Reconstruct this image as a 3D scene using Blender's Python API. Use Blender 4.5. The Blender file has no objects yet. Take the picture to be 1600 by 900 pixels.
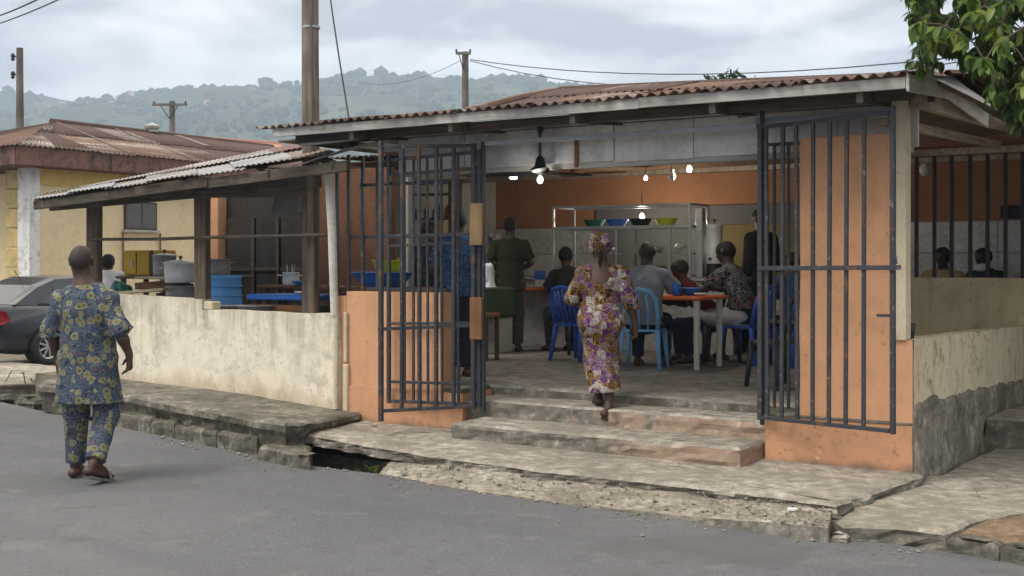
import bpy, bmesh, math, random
import numpy as np
from mathutils import Vector, Matrix

# ------------------------------------------------------------------ camera, sky, sun, exposure
SC = bpy.context.scene
COL = SC.collection
YAW = math.radians(33.268)
FOC, HOR, CAMZ = 1900.0, 408.0, 1.69          # focal length and horizon row of a 1600 px wide frame
cam_d = bpy.data.cameras.new("camera")
cam = bpy.data.objects.new("camera", cam_d); COL.objects.link(cam)
cam.location = (0, 0, CAMZ); cam.rotation_euler = (math.pi/2, 0, YAW)
cam_d.sensor_width = 36.0; cam_d.lens = 36.0*FOC/1600.0
cam_d.shift_y = (HOR-450.0)/1600.0
cam_d.clip_start = 0.1; cam_d.clip_end = 6000
SC.camera = cam
SC.view_settings.view_transform = 'Standard'
SC.view_settings.look = 'None'
SC.view_settings.exposure = 0.8
SC.view_settings.gamma = 1.0
try:
    SC.cycles.use_denoising = True
    SC.cycles.max_bounces = 8
    SC.cycles.diffuse_bounces = 4
    SC.cycles.volume_bounces = 1
    SC.cycles.transparent_max_bounces = 8
    SC.cycles.sample_clamp_indirect = 6
    SC.cycles.use_light_tree = True
except Exception:
    pass

SUN_EL, SUN_AZ = math.radians(58), math.radians(205)    # high, behind cloud, over the road side
W = bpy.data.worlds.new("World"); SC.world = W; W.use_nodes = True
def build_world():
    nt = W.node_tree; nt.nodes.clear(); L = nt.links.new
    def nd(t, **k):
        n = nt.nodes.new(t)
        for a, b in k.items(): setattr(n, a, b)
        return n
    out = nd('ShaderNodeOutputWorld'); bg = nd('ShaderNodeBackground')
    bg.inputs['Strength'].default_value = 0.1
    sky = nd('ShaderNodeTexSky', sky_type='NISHITA', sun_disc=False)
    sky.sun_elevation = SUN_EL; sky.sun_rotation = SUN_AZ
    sky.dust_density = 4.0; sky.air_density = 1.0
    tc = nd('ShaderNodeTexCoord'); sep = nd('ShaderNodeSeparateXYZ')
    L(tc.outputs['Generated'], sep.inputs[0])
    # a cloud sheet: direction divided by height gives clouds that flatten towards the horizon
    zz = nd('ShaderNodeMath', operation='MAXIMUM'); L(sep.outputs[2], zz.inputs[0]); zz.inputs[1].default_value = 0.0
    za = nd('ShaderNodeMath', operation='ADD'); L(zz.outputs[0], za.inputs[0]); za.inputs[1].default_value = 0.16
    dv = nd('ShaderNodeVectorMath', operation='DIVIDE'); L(tc.outputs['Generated'], dv.inputs[0])
    cmb = nd('ShaderNodeCombineXYZ')
    for i in range(3): L(za.outputs[0], cmb.inputs[i])
    L(cmb.outputs[0], dv.inputs[1])
    n1 = nd('ShaderNodeTexNoise'); n1.inputs['Scale'].default_value = 1.7; n1.inputs['Detail'].default_value = 8
    n1.inputs['Roughness'].default_value = 0.56; n1.inputs['Distortion'].default_value = 0.35
    L(dv.outputs[0], n1.inputs['Vector'])
    r = nd('ShaderNodeValToRGB'); e = r.color_ramp.elements
    e[0].position = 0.40; e[0].color = (2.55, 2.68, 3.08, 1)
    e[1].position = 0.60; e[1].color = (5.6, 5.7, 6.0, 1)
    x = e.new(0.5); x.color = (4.2, 4.33, 4.7, 1)
    L(n1.outputs['Fac'], r.inputs[0])
    # overcast sky is brighter overhead than at the horizon (CIE overcast distribution)
    g = nd('ShaderNodeMapRange'); g.inputs['From Min'].default_value = 0.1; g.inputs['From Max'].default_value = 1.0
    g.inputs['To Min'].default_value = 1.0; g.inputs['To Max'].default_value = 3.2
    L(sep.outputs[2], g.inputs['Value'])
    tint = nd('ShaderNodeMix', data_type='RGBA'); tint.inputs['A'].default_value = (1, 1, 1, 1); tint.inputs['B'].default_value = (1.12, 1.0, .80, 1)
    g2 = nd('ShaderNodeMapRange'); g2.inputs['From Min'].default_value = 0.12; g2.inputs['From Max'].default_value = 0.55; L(sep.outputs[2], g2.inputs['Value'])
    L(g2.outputs[0], tint.inputs['Factor'])
    tm = nd('ShaderNodeVectorMath', operation='MULTIPLY'); L(r.outputs[0], tm.inputs[0]); L(tint.outputs['Result'], tm.inputs[1])
    mul = nd('ShaderNodeVectorMath', operation='SCALE'); L(tm.outputs[0], mul.inputs[0]); L(g.outputs[0], mul.inputs['Scale'])
    mx = nd('ShaderNodeMix', data_type='RGBA'); mx.inputs['Factor'].default_value = 0.08
    L(mul.outputs[0], mx.inputs['A']); L(sky.outputs[0], mx.inputs['B'])
    L(mx.outputs['Result'], bg.inputs['Color']); L(bg.outputs[0], out.inputs[0])
build_world()
sun_d = bpy.data.lights.new("sun", 'SUN'); sun_d.energy = 1.5; sun_d.angle = math.radians(25); sun_d.color = (1, 0.96, 0.9)
sun = bpy.data.objects.new("sun", sun_d); COL.objects.link(sun)
_sd = Vector((math.cos(SUN_EL)*math.sin(SUN_AZ), math.cos(SUN_EL)*math.cos(SUN_AZ), math.sin(SUN_EL)))
sun.rotation_euler = _sd.to_track_quat('Z', 'Y').to_euler(); sun.location = (0, 0, 30)

# ------------------------------------------------------------------ helpers
SA, CA = math.sin(YAW), math.cos(YAW)
def at_d(u, v, d):
    xc = (u-800)/FOC*d
    return Vector((-SA*d+CA*xc, CA*d+SA*xc, CAMZ+(HOR-v)/FOC*d))
def at_z(u, v, z): return at_d(u, v, FOC*(CAMZ-z)/(v-HOR))
def at_y(u, v, y): return at_d(u, v, y/(CA+SA*(u-800)/FOC))
def at_x(u, v, x): return at_d(u, v, x/(-SA+CA*(u-800)/FOC))
R = random.Random(7)
NPR = np.random.RandomState(5)
def V(*a): return Vector(a)

def obj(name, bm, mat, parent=None, smooth=False, loc=None, kind=None, rotz=None):
    me = bpy.data.meshes.new(name)
    if isinstance(bm, tuple):
        vs, fs = bm
        me.from_pydata([tuple(map(float, p)) for p in vs], [], [tuple(f) for f in fs])
    else:
        bmesh.ops.recalc_face_normals(bm, faces=bm.faces); bm.to_mesh(me); bm.free()
    for m in (mat if isinstance(mat, (list, tuple)) else [mat]): me.materials.append(m)
    if smooth: me.polygons.foreach_set('use_smooth', [True]*len(me.polygons))
    o = bpy.data.objects.new(name, me); COL.objects.link(o)
    if parent is not None:
        o.parent = parent
        if parent.get('world'): o.location = -Vector(parent['base'])
    if loc is not None: o.location = loc
    if rotz is not None: o.rotation_euler = (0, 0, rotz)
    if kind: o['kind'] = kind
    return o
def tag(o, label, cat, group=None):
    o['label'] = label; o['category'] = cat
    if group: o['group'] = group
    return o
def thing(name, label, cat, loc=(0, 0, 0), rotz=0.0, group=None, world=False):
    """Empty at the thing's base; world=True means its parts are given in world coordinates."""
    o = bpy.data.objects.new(name, None); COL.objects.link(o)
    o.location = loc; o.rotation_euler = (0, 0, rotz); o.empty_display_size = 0.2
    if world: o['world'] = True; o['base'] = tuple(loc)
    return tag(o, label, cat, group)
def sub(o, child_mesh_owner):
    """make o a child of part without moving it (both in the same space)"""
    o.parent = child_mesh_owner; o.location = (0, 0, 0); return o
def copy_tree(o, parent=None):
    c = o.copy(); COL.objects.link(c)
    if parent is not None: c.parent = parent
    for ch in [k for k in bpy.data.objects if k.parent == o]: copy_tree(ch, c)
    return c

def B(): return bmesh.new()
def box(bm, lo, hi, bev=0.0, M=None):
    lo, hi = Vector(lo), Vector(hi)
    m = Matrix.Translation((lo+hi)/2) @ Matrix.Diagonal((max(hi.x-lo.x, 1e-4), max(hi.y-lo.y, 1e-4), max(hi.z-lo.z, 1e-4), 1))
    if M is not None: m = M @ m
    r = bmesh.ops.create_cube(bm, size=1.0, matrix=m)
    if bev > 0:
        es = list({e for v in r['verts'] for e in v.link_edges})
        bmesh.ops.bevel(bm, geom=es, offset=bev, segments=1, affect='EDGES', profile=0.6)
    return bm
def beam(bm, a, b, w, h, up=(0, 0, 1), bev=0.0):
    """rectangular bar from a to b, width w (sideways) and height h (along up)"""
    a, b = Vector(a), Vector(b); d = b-a; L = d.length; y = d/L
    up = Vector(up)
    if abs(y.dot(up)) > 0.98: up = Vector((0, 1, 0))
    x = y.cross(up).normalized(); z = x.cross(y)
    M = Matrix((x, y, z)).transposed().to_4x4(); M.translation = (a+b)/2
    return box(bm, (-w/2, -L/2, -h/2), (w/2, L/2, h/2), bev, M)
def tube(bm, pts, rad, seg=8, cap=True):
    pts = [Vector(p) for p in pts]; n = len(pts)
    rr = rad if isinstance(rad, (list, tuple)) else [rad]*n
    rings = []; prev = None
    for i, p in enumerate(pts):
        t = (pts[min(i+1, n-1)]-pts[max(i-1, 0)]).normalized()
        if prev is None:
            x = t.orthogonal().normalized()
        else:
            x = (prev-t*prev.dot(t)).normalized()
        prev = x; y = t.cross(x)
        rings.append([bm.verts.new(p+(x*math.cos(2*math.pi*k/seg)+y*math.sin(2*math.pi*k/seg))*rr[i]) for k in range(seg)])
    for i in range(n-1):
        for k in range(seg):
            bm.faces.new((rings[i][k], rings[i][(k+1) % seg], rings[i+1][(k+1) % seg], rings[i+1][k]))
    if cap:
        bm.faces.new(rings[0][::-1]); bm.faces.new(rings[-1])
    return bm
def lathe(bm, prof, c=(0, 0, 0), seg=24, M=None):
    c = Vector(c); rings = []
    for r, z in prof:
        ring = []
        for k in range(seg):
            p = Vector((r*math.cos(2*math.pi*k/seg), r*math.sin(2*math.pi*k/seg), z))
            if M is not None: p = M @ p
            ring.append(bm.verts.new(p+c))
        rings.append(ring)
    for i in range(len(rings)-1):
        for k in range(seg):
            bm.faces.new((rings[i][k], rings[i][(k+1) % seg], rings[i+1][(k+1) % seg], rings[i+1][k]))
    bm.faces.new(rings[0][::-1]); bm.faces.new(rings[-1])
    return bm
def prism(bm, pts, z0, z1):
    """polygon in x,y extruded from z0 to z1 (numbers or per-point lists)"""
    n = len(pts)
    a = z0 if isinstance(z0, (list, tuple)) else [z0]*n
    b = z1 if isinstance(z1, (list, tuple)) else [z1]*n
    lo = [bm.verts.new((p[0], p[1], a[i])) for i, p in enumerate(pts)]
    hi = [bm.verts.new((p[0], p[1], b[i])) for i, p in enumerate(pts)]
    bm.faces.new(lo[::-1]); bm.faces.new(hi)
    for i in range(n):
        j = (i+1) % n; bm.faces.new((lo[i], lo[j], hi[j], hi[i]))
    return bm
from mathutils import noise as mnoise
def nz(p, s=1.0, o=0.0): return mnoise.noise(Vector((p[0]*s+o, p[1]*s+o*1.7, p[2]*s-o)))
def worn_slab(name, poly, ztop, zbot, mat, parent=None, step=0.12, wear=0.03, seed=0.0, kind=None, dz=0.006, lip=0.0):
    """concrete slab with a broken, rounded rim: polygon outline with per-point top heights"""
    P = []; n = len(poly)
    for i in range(n):
        a = Vector((*poly[i], ztop[i])); b = Vector((*poly[(i+1) % n], ztop[(i+1) % n]))
        m = max(1, int((b-a).length/step))
        for k in range(m): P.append(a.lerp(b, k/m))
    c = sum(P, Vector())/len(P); N = len(P)
    bm = B(); rings = []
    def inward(i):
        t = (P[(i+1) % N]-P[i-1]); t.z = 0; t.normalize()
        q = Vector((-t.y, t.x, 0))
        return q if q.dot(c-P[i]) > 0 else -q
    zb = zbot
    for lvl, (ins, drop) in enumerate([(0.0, 1.0), (0.0, .8), (0.0, .6), (0.0, .42), (0.0, .24), (0.006, -.022), (0.03, -.004), (0.11, 0.0), (0.3, 0.0)]):
        ring = []
        for i, p in enumerate(P):
            w = nz(p, 4.1, seed)*wear + nz(p, 13.0, seed+3)*wear*0.5
            chip = max(0.0, nz(p, 2.3, seed+9)-0.28)*0.09*(wear/0.03)
            if lvl < 5:
                z = p.z-(p.z-zb)*drop; q3 = (p.x, p.y, z*2.2); off = w*0.6+(nz(q3, 7, seed+5)*1.1+nz(q3, 16, seed+7)*.6)*wear+(lip if lvl < 3 else lip*.7 if lvl == 3 else 0)
            else: z = p.z+drop-(chip*0.45 if lvl < 7 else 0)+nz(p, 6, seed+1)*dz; off = w*(1 if lvl < 7 else 0.3)+(chip if lvl < 7 else 0)
            q = p+inward(i)*(ins+off) if lvl < 8 else p.lerp(c, 0.35)
            ring.append(bm.verts.new((q.x, q.y, z if lvl < 8 else p.lerp(c, 0.35).z+nz(q, 3, seed)*dz)))
        rings.append(ring)
    for a, b in zip(rings, rings[1:]):
        for i in range(N):
            try: bm.faces.new((a[i], a[(i+1) % N], b[(i+1) % N], b[i]))
            except ValueError: pass
    ctr = bm.verts.new(c)
    for i in range(N): bm.faces.new((rings[-1][i], rings[-1][(i+1) % N], ctr))
    bm.faces.new(rings[0][::-1])
    return obj(name, bm, mat, parent, kind=kind)
def corrugated(a, b, c, d, pitch=0.095, amp=0.014, rows=4, th=0.004, sag=0.0, phase=0.0, ragged=0.0, seed=0.0, edge=0.0):
    """corrugated sheet: eave from a to b, top edge from d to c; the waves run up the slope"""
    a, b, c, d = map(Vector, (a, b, c, d))
    n = max(2, int(round((b-a).length/pitch)))*6
    nrm = (b-a).cross(d-a).normalized()
    if nrm.z < 0: nrm = -nrm
    vs = []; fs = []
    for layer in (0, 1):
        for j in range(rows+1):
            for i in range(n+1):
                s, t = i/n, j/rows
                p = a.lerp(b, s).lerp(d.lerp(c, s), t)
                if j == 0: p = p+(a-d).normalized()*ragged*nz((s*9, seed, 0), 1.0, seed)
                h = (amp+edge*(1 if j == 0 else 0))*math.sin(2*math.pi*(s*n/6)+phase)-sag*math.sin(math.pi*t)+0.008*nz(p, 0.9, seed)
                vs.append(p+nrm*(h-layer*th))
    W_ = n+1; S = (rows+1)*W_
    for j in range(rows):
        for i in range(n):
            q = [j*W_+i, j*W_+i+1, (j+1)*W_+i+1, (j+1)*W_+i]
            fs.append(q); fs.append([k+S for k in q[::-1]])
    for i in range(n):
        fs.append([i+1, i, i+S, i+1+S]); k = rows*W_+i; fs.append([k, k+1, k+1+S, k+S])
    for j in range(rows):
        k = j*W_; fs.append([k, k+W_, k+W_+S, k+S]); k = j*W_+n; fs.append([k+W_, k, k+S, k+W_+S])
    return vs, fs

# ------------------------------------------------------------------ materials
class NT:
    def __init__(s, name, rough=0.85, metal=0.0, spec=0.3):
        s.m = bpy.data.materials.new(name); s.m.use_nodes = True; s.nt = s.m.node_tree
        s.b = s.nt.nodes['Principled BSDF']; s.b.inputs['Roughness'].default_value = rough
        s.b.inputs['Metallic'].default_value = metal; s.b.inputs['Specular IOR Level'].default_value = spec
        tc = s.n('ShaderNodeTexCoord'); oi = s.n('ShaderNodeObjectInfo')
        mu = s.n('ShaderNodeMath', operation='MULTIPLY'); s.L(oi.outputs['Random'], mu.inputs[0]); mu.inputs[1].default_value = 37.0
        ad = s.n('ShaderNodeVectorMath', operation='ADD'); s.L(tc.outputs['Object'], ad.inputs[0]); s.L(mu.outputs[0], ad.inputs[1])
        s.co = ad.outputs[0]; s.raw = tc.outputs['Object']; s.rnd = oi.outputs['Random']
    def n(s, t, **k):
        x = s.nt.nodes.new(t)
        for a, b in k.items(): setattr(x, a, b)
        return x
    def L(s, a, b): s.nt.links.new(a, b)
    def set(s, inp, v):
        if hasattr(v, 'links') or hasattr(v, 'is_linked'): s.L(v, inp)
        elif isinstance(v, (tuple, list)) and len(v) == 3 and inp.type == 'RGBA': inp.default_value = (*v, 1)
        else: inp.default_value = v
    def scaled(s, k, co=None):
        m = s.n('ShaderNodeVectorMath', operation='MULTIPLY'); s.L(co or s.co, m.inputs[0]); m.inputs[1].default_value = k; return m.outputs[0]
    def noise(s, scale, detail=4, rough=0.55, co=None, st=None, dist=0.0):
        x = s.n('ShaderNodeTexNoise'); x.inputs['Scale'].default_value = scale; x.inputs['Detail'].default_value = detail
        x.inputs['Roughness'].default_value = rough; x.inputs['Distortion'].default_value = dist
        s.L(s.scaled(st, co) if st else (co or s.co), x.inputs['Vector']); return x.outputs['Fac']
    def noisec(s, scale, detail=2, co=None):
        x = s.n('ShaderNodeTexNoise'); x.inputs['Scale'].default_value = scale; x.inputs['Detail'].default_value = detail
        s.L(co or s.co, x.inputs['Vector']); return x.outputs['Color']
    def vor(s, scale, feature='F1', co=None, st=None, rnd=1.0):
        x = s.n('ShaderNodeTexVoronoi', feature=feature); x.inputs['Scale'].default_value = scale
        x.inputs['Randomness'].default_value = rnd
        s.L(s.scaled(st, co) if st else (co or s.co), x.inputs['Vector']); return x
    def ramp(s, fac, stops, interp='LINEAR'):
        x = s.n('ShaderNodeValToRGB'); x.color_ramp.interpolation = interp; e = x.color_ramp.elements
        while len(e) < len(stops): e.new(0.5)
        for i, (p, c) in enumerate(stops):
            e[i].position = p; e[i].color = (*c, 1) if isinstance(c, (tuple, list)) else (c, c, c, 1)
        s.L(fac, x.inputs[0]); return x.outputs[0]
    def mix(s, f, a, b, mode='MIX'):
        x = s.n('ShaderNodeMix', data_type='RGBA', blend_type=mode)
        s.set(x.inputs['Factor'], f); s.set(x.inputs['A'], a); s.set(x.inputs['B'], b); return x.outputs['Result']
    def math(s, op, a, b=0.5, clamp=False):
        x = s.n('ShaderNodeMath', operation=op, use_clamp=clamp); s.set(x.inputs[0], a); s.set(x.inputs[1], b); return x.outputs[0]
    def sep(s, co=None):
        x = s.n('ShaderNodeSeparateXYZ'); s.L(co or s.raw, x.inputs[0]); return x.outputs
    def wave(s, scale, co=None, st=None, dist=2.0, direction='X', typ='BANDS'):
        x = s.n('ShaderNodeTexWave', wave_type=typ); x.inputs['Scale'].default_value = scale; x.inputs['Distortion'].default_value = dist
        if typ == 'BANDS': x.bands_direction = direction
        s.L(s.scaled(st, co) if st else (co or s.co), x.inputs['Vector']); return x.outputs['Fac']
    def bump(s, h, strength=0.4, dist=0.01):
        x = s.n('ShaderNodeBump'); x.inputs['Strength'].default_value = strength; x.inputs['Distance'].default_value = dist
        if s.b.inputs['Normal'].is_linked: s.L(s.b.inputs['Normal'].links[0].from_socket, x.inputs['Normal'])
        s.L(h, x.inputs['Height']); s.L(x.outputs[0], s.b.inputs['Normal']); return s
    def col(s, c): s.set(s.b.inputs['Base Color'], c); return s
    def rough(s, r): s.set(s.b.inputs['Roughness'], r); return s

def plain(name, c, rough=0.6, metal=0.0, var=0.12, bump=0.1, spec=0.3, scale=6.0):
    t = NT(name, rough, metal, spec); f = t.noise(scale, 5)
    t.col(t.mix(f, tuple(x*(1-var) for x in c), tuple(min(1, x*(1+var)) for x in c)))
    t.bump(t.noise(scale*14, 3), bump, 0.004); return t.m
def concrete(name, base, dark, light, scale=1.0, stain=0.5, moss=0.0, streaks=(1, 1, 1)):
    t = NT(name, 0.93, 0, 0.2)
    a = t.noise(1.6*scale, 8, 0.62, st=streaks); b = t.noise(9*scale, 6, 0.7, st=streaks); g = t.noise(90*scale, 3, 0.8)
    c = t.ramp(a, [(0.3, dark), (0.52, base), (0.72, light)])
    c = t.mix(t.ramp(b, [(0.38, 1.0), (0.6, 0.0)]), c, tuple(x*0.55 for x in base))
    c = t.mix(t.ramp(b, [(0.56, 0.0), (0.72, 0.4)]), c, tuple(min(1, x*1.25) for x in light))
    c = t.mix(t.math('MULTIPLY', t.ramp(g, [(0.35, 1.0), (0.55, 0.0)]), 0.45), c, tuple(x*0.5 for x in dark))
    if stain:
        s_ = t.noise(0.8*scale, 5, 0.6); c = t.mix(t.math('MULTIPLY', t.ramp(s_, [(0.5, 0.0), (0.66, 1.0)]), stain), c, tuple(x*0.6 for x in dark))
    if moss:
        s_ = t.noise(3.1*scale, 6, 0.7); c = t.mix(t.math('MULTIPLY', t.ramp(s_, [(0.5, 0.0), (0.62, 1.0)]), moss), c, (0.045, 0.048, 0.028))
    cr = t.vor(2.2*scale, 'DISTANCE_TO_EDGE', co=None); 
    c = t.mix(t.math('MULTIPLY', t.ramp(cr.outputs['Distance'], [(0.0, 1.0), (0.012, 0.0)]), t.ramp(a, [(0.45, 0.0), (0.6, 0.7)])), c, tuple(x*0.3 for x in dark))
    t.col(c); t.bump(a, 0.35, 0.02); t.bump(b, 0.5, 0.008); t.bump(g, 0.35, 0.004)
    return t.m
def plaster(name, base, dirt, dirt_amt=0.5, low=None, low_h=0.5, low_c=(0.12, 0.11, 0.09), z0=0.0, patch=None, base2=None, streak=0.5, top=None):
    """painted render on a wall: blotches, rain streaks, damp rising from the ground, flaking"""
    t = NT(name, 0.9, 0, 0.2)
    a = t.noise(1.1, 7, 0.6); b = t.noise(7, 6, 0.7); g = t.noise(120, 2, 0.7)
    c = t.mix(a, tuple(x*0.9 for x in base), base2 or tuple(min(1, x*1.08) for x in base))
    s1 = t.noise(2.0, 7, 0.7, st=(2.6, 2.6, 0.2)); 
    c = t.mix(t.math('MULTIPLY', t.math('MULTIPLY', t.ramp(s1, [(0.5, 0.0), (0.66, 1.0)]), t.ramp(t.noise(0.9, 4, 0.6), [(0.42, 0.0), (0.62, 1.0)])), streak), c, dirt)
    c = t.mix(t.math('MULTIPLY', t.ramp(t.noise(2.4, 8, 0.72), [(0.5, 0.0), (0.68, 1.0)]), streak*0.7), c, tuple(x*0.8 for x in dirt))
    c = t.mix(t.math('MULTIPLY', t.math('MULTIPLY', t.ramp(b, [(0.5, 0.0), (0.62, 1.0)]), t.ramp(t.noise(1.7, 5, 0.65), [(0.42, 0.15), (0.6, 1.0)])), dirt_amt), c, dirt)
    sp = t.noise(26, 3, 0.6); c = t.mix(t.math('MULTIPLY', t.ramp(sp, [(0.63, 0.0), (0.68, 1.0)]), dirt_amt), c, tuple(x*0.5 for x in dirt))
    if low:
        z = t.sep()[2]
        f = t.math('SUBTRACT', z, z0); f = t.math('DIVIDE', f, low_h); f = t.math('ADD', f, t.math('MULTIPLY', t.math('SUBTRACT', t.noise(2.6, 7, 0.7, st=(1, 1, 0.6)), 0.5), 2.2))
        c = t.mix(t.math('MULTIPLY', t.ramp(f, [(0.1, 1.0), (0.75, 0.0)]), low), c, low_c)
    if top:
        z = t.sep()[2]; f = t.math('DIVIDE', t.math('SUBTRACT', top, z), 0.55); f = t.math('ADD', f, t.math('MULTIPLY', t.math('SUBTRACT', t.noise(4.0, 6, 0.65, st=(2.4, 2.4, 0.12)), 0.5), 3.4))
        c = t.mix(t.math('MULTIPLY', t.ramp(f, [(0.0, 0.6), (0.55, 0.0)]), t.ramp(t.noise(1.3, 4, 0.6), [(0.4, 0.1), (0.6, 1.0)])), c, tuple(x*0.8 for x in dirt))
    if patch:
        pm = t.noise(3.2, 7, 0.7); c = t.mix(t.ramp(pm, [(0.62, 0.0), (0.64, 1.0)]), c, patch)
    t.col(c); t.bump(b, 0.25, 0.01); t.bump(g, 0.25, 0.003); t.bump(a, 0.2, 0.03)
    return t.m
def wood(name, base, dark, scale=1.0, axis=2, rough=0.85):
    t = NT(name, rough, 0, 0.25); st = [14, 14, 14]; st[axis] = 0.8
    a = t.noise(2*scale, 6, 0.65, st=tuple(st)); b = t.noise(1.5, 5, 0.6)
    c = t.ramp(a, [(0.3, dark), (0.6, base), (0.8, tuple(min(1, x*1.35) for x in base))])
    c = t.mix(t.math('MULTIPLY', t.ramp(b, [(0.45, 0.0), (0.7, 1.0)]), 0.7), c, tuple(x*0.6 for x in dark))
    t.col(c); t.bump(a, 0.5, 0.006); return t.m
def rusty(name, clean, rust, rust2, amt=0.5, metal=0.4, rough=0.6, st=(1, 1, 1)):
    """amt 0..1 : how much of the sheet has rusted"""
    t = NT(name, rough, 0, 0.4)
    a = t.noise(1.3, 7, 0.65, st=st); b = t.noise(8, 6, 0.7, st=st)
    f = t.math('ADD', t.math('MULTIPLY', a, 0.7), t.math('MULTIPLY', b, 0.3))
    f = t.math('ADD', f, t.math('MULTIPLY', t.math('SUBTRACT', t.rnd, 0.5), 0.22))
    p = 0.62-amt*0.36
    c = t.mix(t.noise(3, 4), tuple(x*0.8 for x in clean), clean)
    r = t.mix(t.noise(5, 6, 0.7, st=st), rust, rust2)
    msk = t.ramp(f, [(p-0.06, 0.0), (p+0.08, 1.0)])
    t.col(t.mix(msk, c, r)); t.rough(t.mix(msk, (rough*0.75,)*3, (0.92,)*3))
    mm = t.math('MULTIPLY', t.math('SUBTRACT', 1.0, msk), metal); t.L(mm, t.b.inputs['Metallic'])
    t.bump(b, 0.3, 0.004); return t.m

MT = {}
def asphalt():
    t = NT('asphalt', 0.9, 0, 0.25)
    g = t.noise(75, 4, 0.85); v = t.vor(70).outputs['Distance']; a = t.noise(0.35, 6, 0.6); b = t.noise(2.3, 6, 0.65)
    tr = t.noise(0.9, 5, 0.6, st=(0.12, 1.6, 1))
    c = t.ramp(g, [(0.3, (0.055, 0.055, 0.058)), (0.52, (0.104, 0.107, 0.118)), (0.72, (0.198, 0.202, 0.214))])
    c = t.mix(t.ramp(a, [(0.35, 0.0), (0.7, 0.5)]), c, (0.165, 0.163, 0.166))
    c = t.mix(t.ramp(tr, [(0.5, 0.0), (0.72, 0.4)]), c, (0.085, 0.086, 0.095))
    c = t.mix(t.ramp(b, [(0.56, 0.0), (0.74, 0.5)]), c, (0.19, 0.188, 0.184)); c = t.mix(t.ramp(t.noise(6, 6, 0.75), [(0.3, 0.55), (0.5, 0.0)]), c, (0.085, 0.084, 0.086))
    sp = t.noise(38, 2, 0.5); c = t.mix(t.ramp(sp, [(0.72, 0.0), (0.76, 0.6)]), c, (0.28, 0.27, 0.25))
    ck = t.vor(0.55, 'DISTANCE_TO_EDGE', co=None); wob = t.noise(5, 4, 0.6)
    cd = t.math('ADD', ck.outputs['Distance'], t.math('MULTIPLY', t.math('SUBTRACT', wob, 0.5), 0.16))
    c = t.mix(t.math('MULTIPLY', t.ramp(cd, [(0.0, 0.0), (0.004, 1.0), (0.012, 0.0)]), t.ramp(a, [(0.52, 0.0), (0.60, 0.4)])), c, (0.04, 0.04, 0.04))
    pt = t.noise(0.55, 3, 0.45); c = t.mix(t.ramp(pt, [(0.585, 0.0), (0.6, 0.4)]), c, (0.088, 0.087, 0.088))
    gr = t.noise(0.28, 4, 0.55, st=(0.4, 1, 1)); c = t.mix(t.ramp(gr, [(0.52, 0.0), (0.68, 0.45)]), c, (0.22, 0.217, 0.215))
    t.col(c); t.bump(g, 0.6, 0.008); t.bump(v, 0.35, 0.006); t.bump(b, 0.3, 0.02); return t.m
MT['asphalt'] = asphalt()
MT['slab'] = concrete('slab_concrete', (0.37, 0.335, 0.28), (0.20, 0.178, 0.145), (0.52, 0.48, 0.41), 1.0, 0.45, 0.0, (0.9, 1.0, 1))
MT['slab_dark'] = concrete('old_concrete', (0.25, 0.228, 0.19), (0.085, 0.078, 0.062), (0.46, 0.425, 0.36), 1.3, 0.6, 0.5, (0.95, 1.0, 1))
MT['side_foot'] = concrete('bare_wall_foot', (0.33, 0.30, 0.25), (0.12, 0.11, 0.088), (0.54, 0.50, 0.42), 1.3, 0.6, 0.4, (1.2, 1.2, .55))
MT['moss_conc'] = concrete('mossy_concrete', (0.19, 0.172, 0.14), (0.06, 0.056, 0.042), (0.40, 0.37, 0.31), 1.6, 0.6, 0.6, (1.2, 1.2, 0.6))
MT['rubble'] = concrete('rubble_verge', (0.37, 0.33, 0.27), (0.16, 0.14, 0.11), (0.55, 0.50, 0.43), 2.6, 0.45, 0.15, (0.6, 1.5, 1))
MT['floor'] = concrete('floor_screed', (0.31, 0.285, 0.245), (0.19, 0.175, 0.15), (0.42, 0.39, 0.34), 0.7, 0.4, 0.0)
MT['soil'] = concrete('brown_soil', (0.27, 0.19, 0.12), (0.14, 0.10, 0.065), (0.38, 0.28, 0.19), 1.8, 0.4, 0.1)
MT['yard'] = concrete('yard_ground', (0.25, 0.22, 0.175), (0.13, 0.115, 0.09), (0.36, 0.32, 0.26), 0.5, 0.4, 0.2)
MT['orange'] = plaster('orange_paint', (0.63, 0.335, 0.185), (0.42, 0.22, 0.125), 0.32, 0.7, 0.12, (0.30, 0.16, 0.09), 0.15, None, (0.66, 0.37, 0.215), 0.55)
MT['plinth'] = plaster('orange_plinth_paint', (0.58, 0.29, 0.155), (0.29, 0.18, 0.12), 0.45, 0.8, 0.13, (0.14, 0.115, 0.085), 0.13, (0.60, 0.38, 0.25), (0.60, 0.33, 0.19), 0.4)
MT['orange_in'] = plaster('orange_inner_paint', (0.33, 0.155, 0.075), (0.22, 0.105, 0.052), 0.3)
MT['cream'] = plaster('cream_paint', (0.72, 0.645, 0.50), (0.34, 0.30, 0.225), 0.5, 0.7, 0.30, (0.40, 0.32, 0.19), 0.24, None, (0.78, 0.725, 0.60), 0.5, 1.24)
MT['cream_r'] = plaster('cream_paint_low_wall', (0.64, 0.565, 0.42), (0.24, 0.21, 0.11), 0.85, None, 0.5, (0.1, 0.09, 0.06), 0, None, (0.66, 0.58, 0.43), 0.4)
MT['cream_post'] = plaster('cream_post_paint', (0.62, 0.53, 0.39), (0.33, 0.25, 0.16), 0.25, None)
MT['cream_dim'] = plaster('sill_wall_paint', (0.50, 0.42, 0.26), (0.24, 0.2, 0.12), 0.4, 0.4, 0.4, (0.2, 0.17, 0.1), 0.52)
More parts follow.
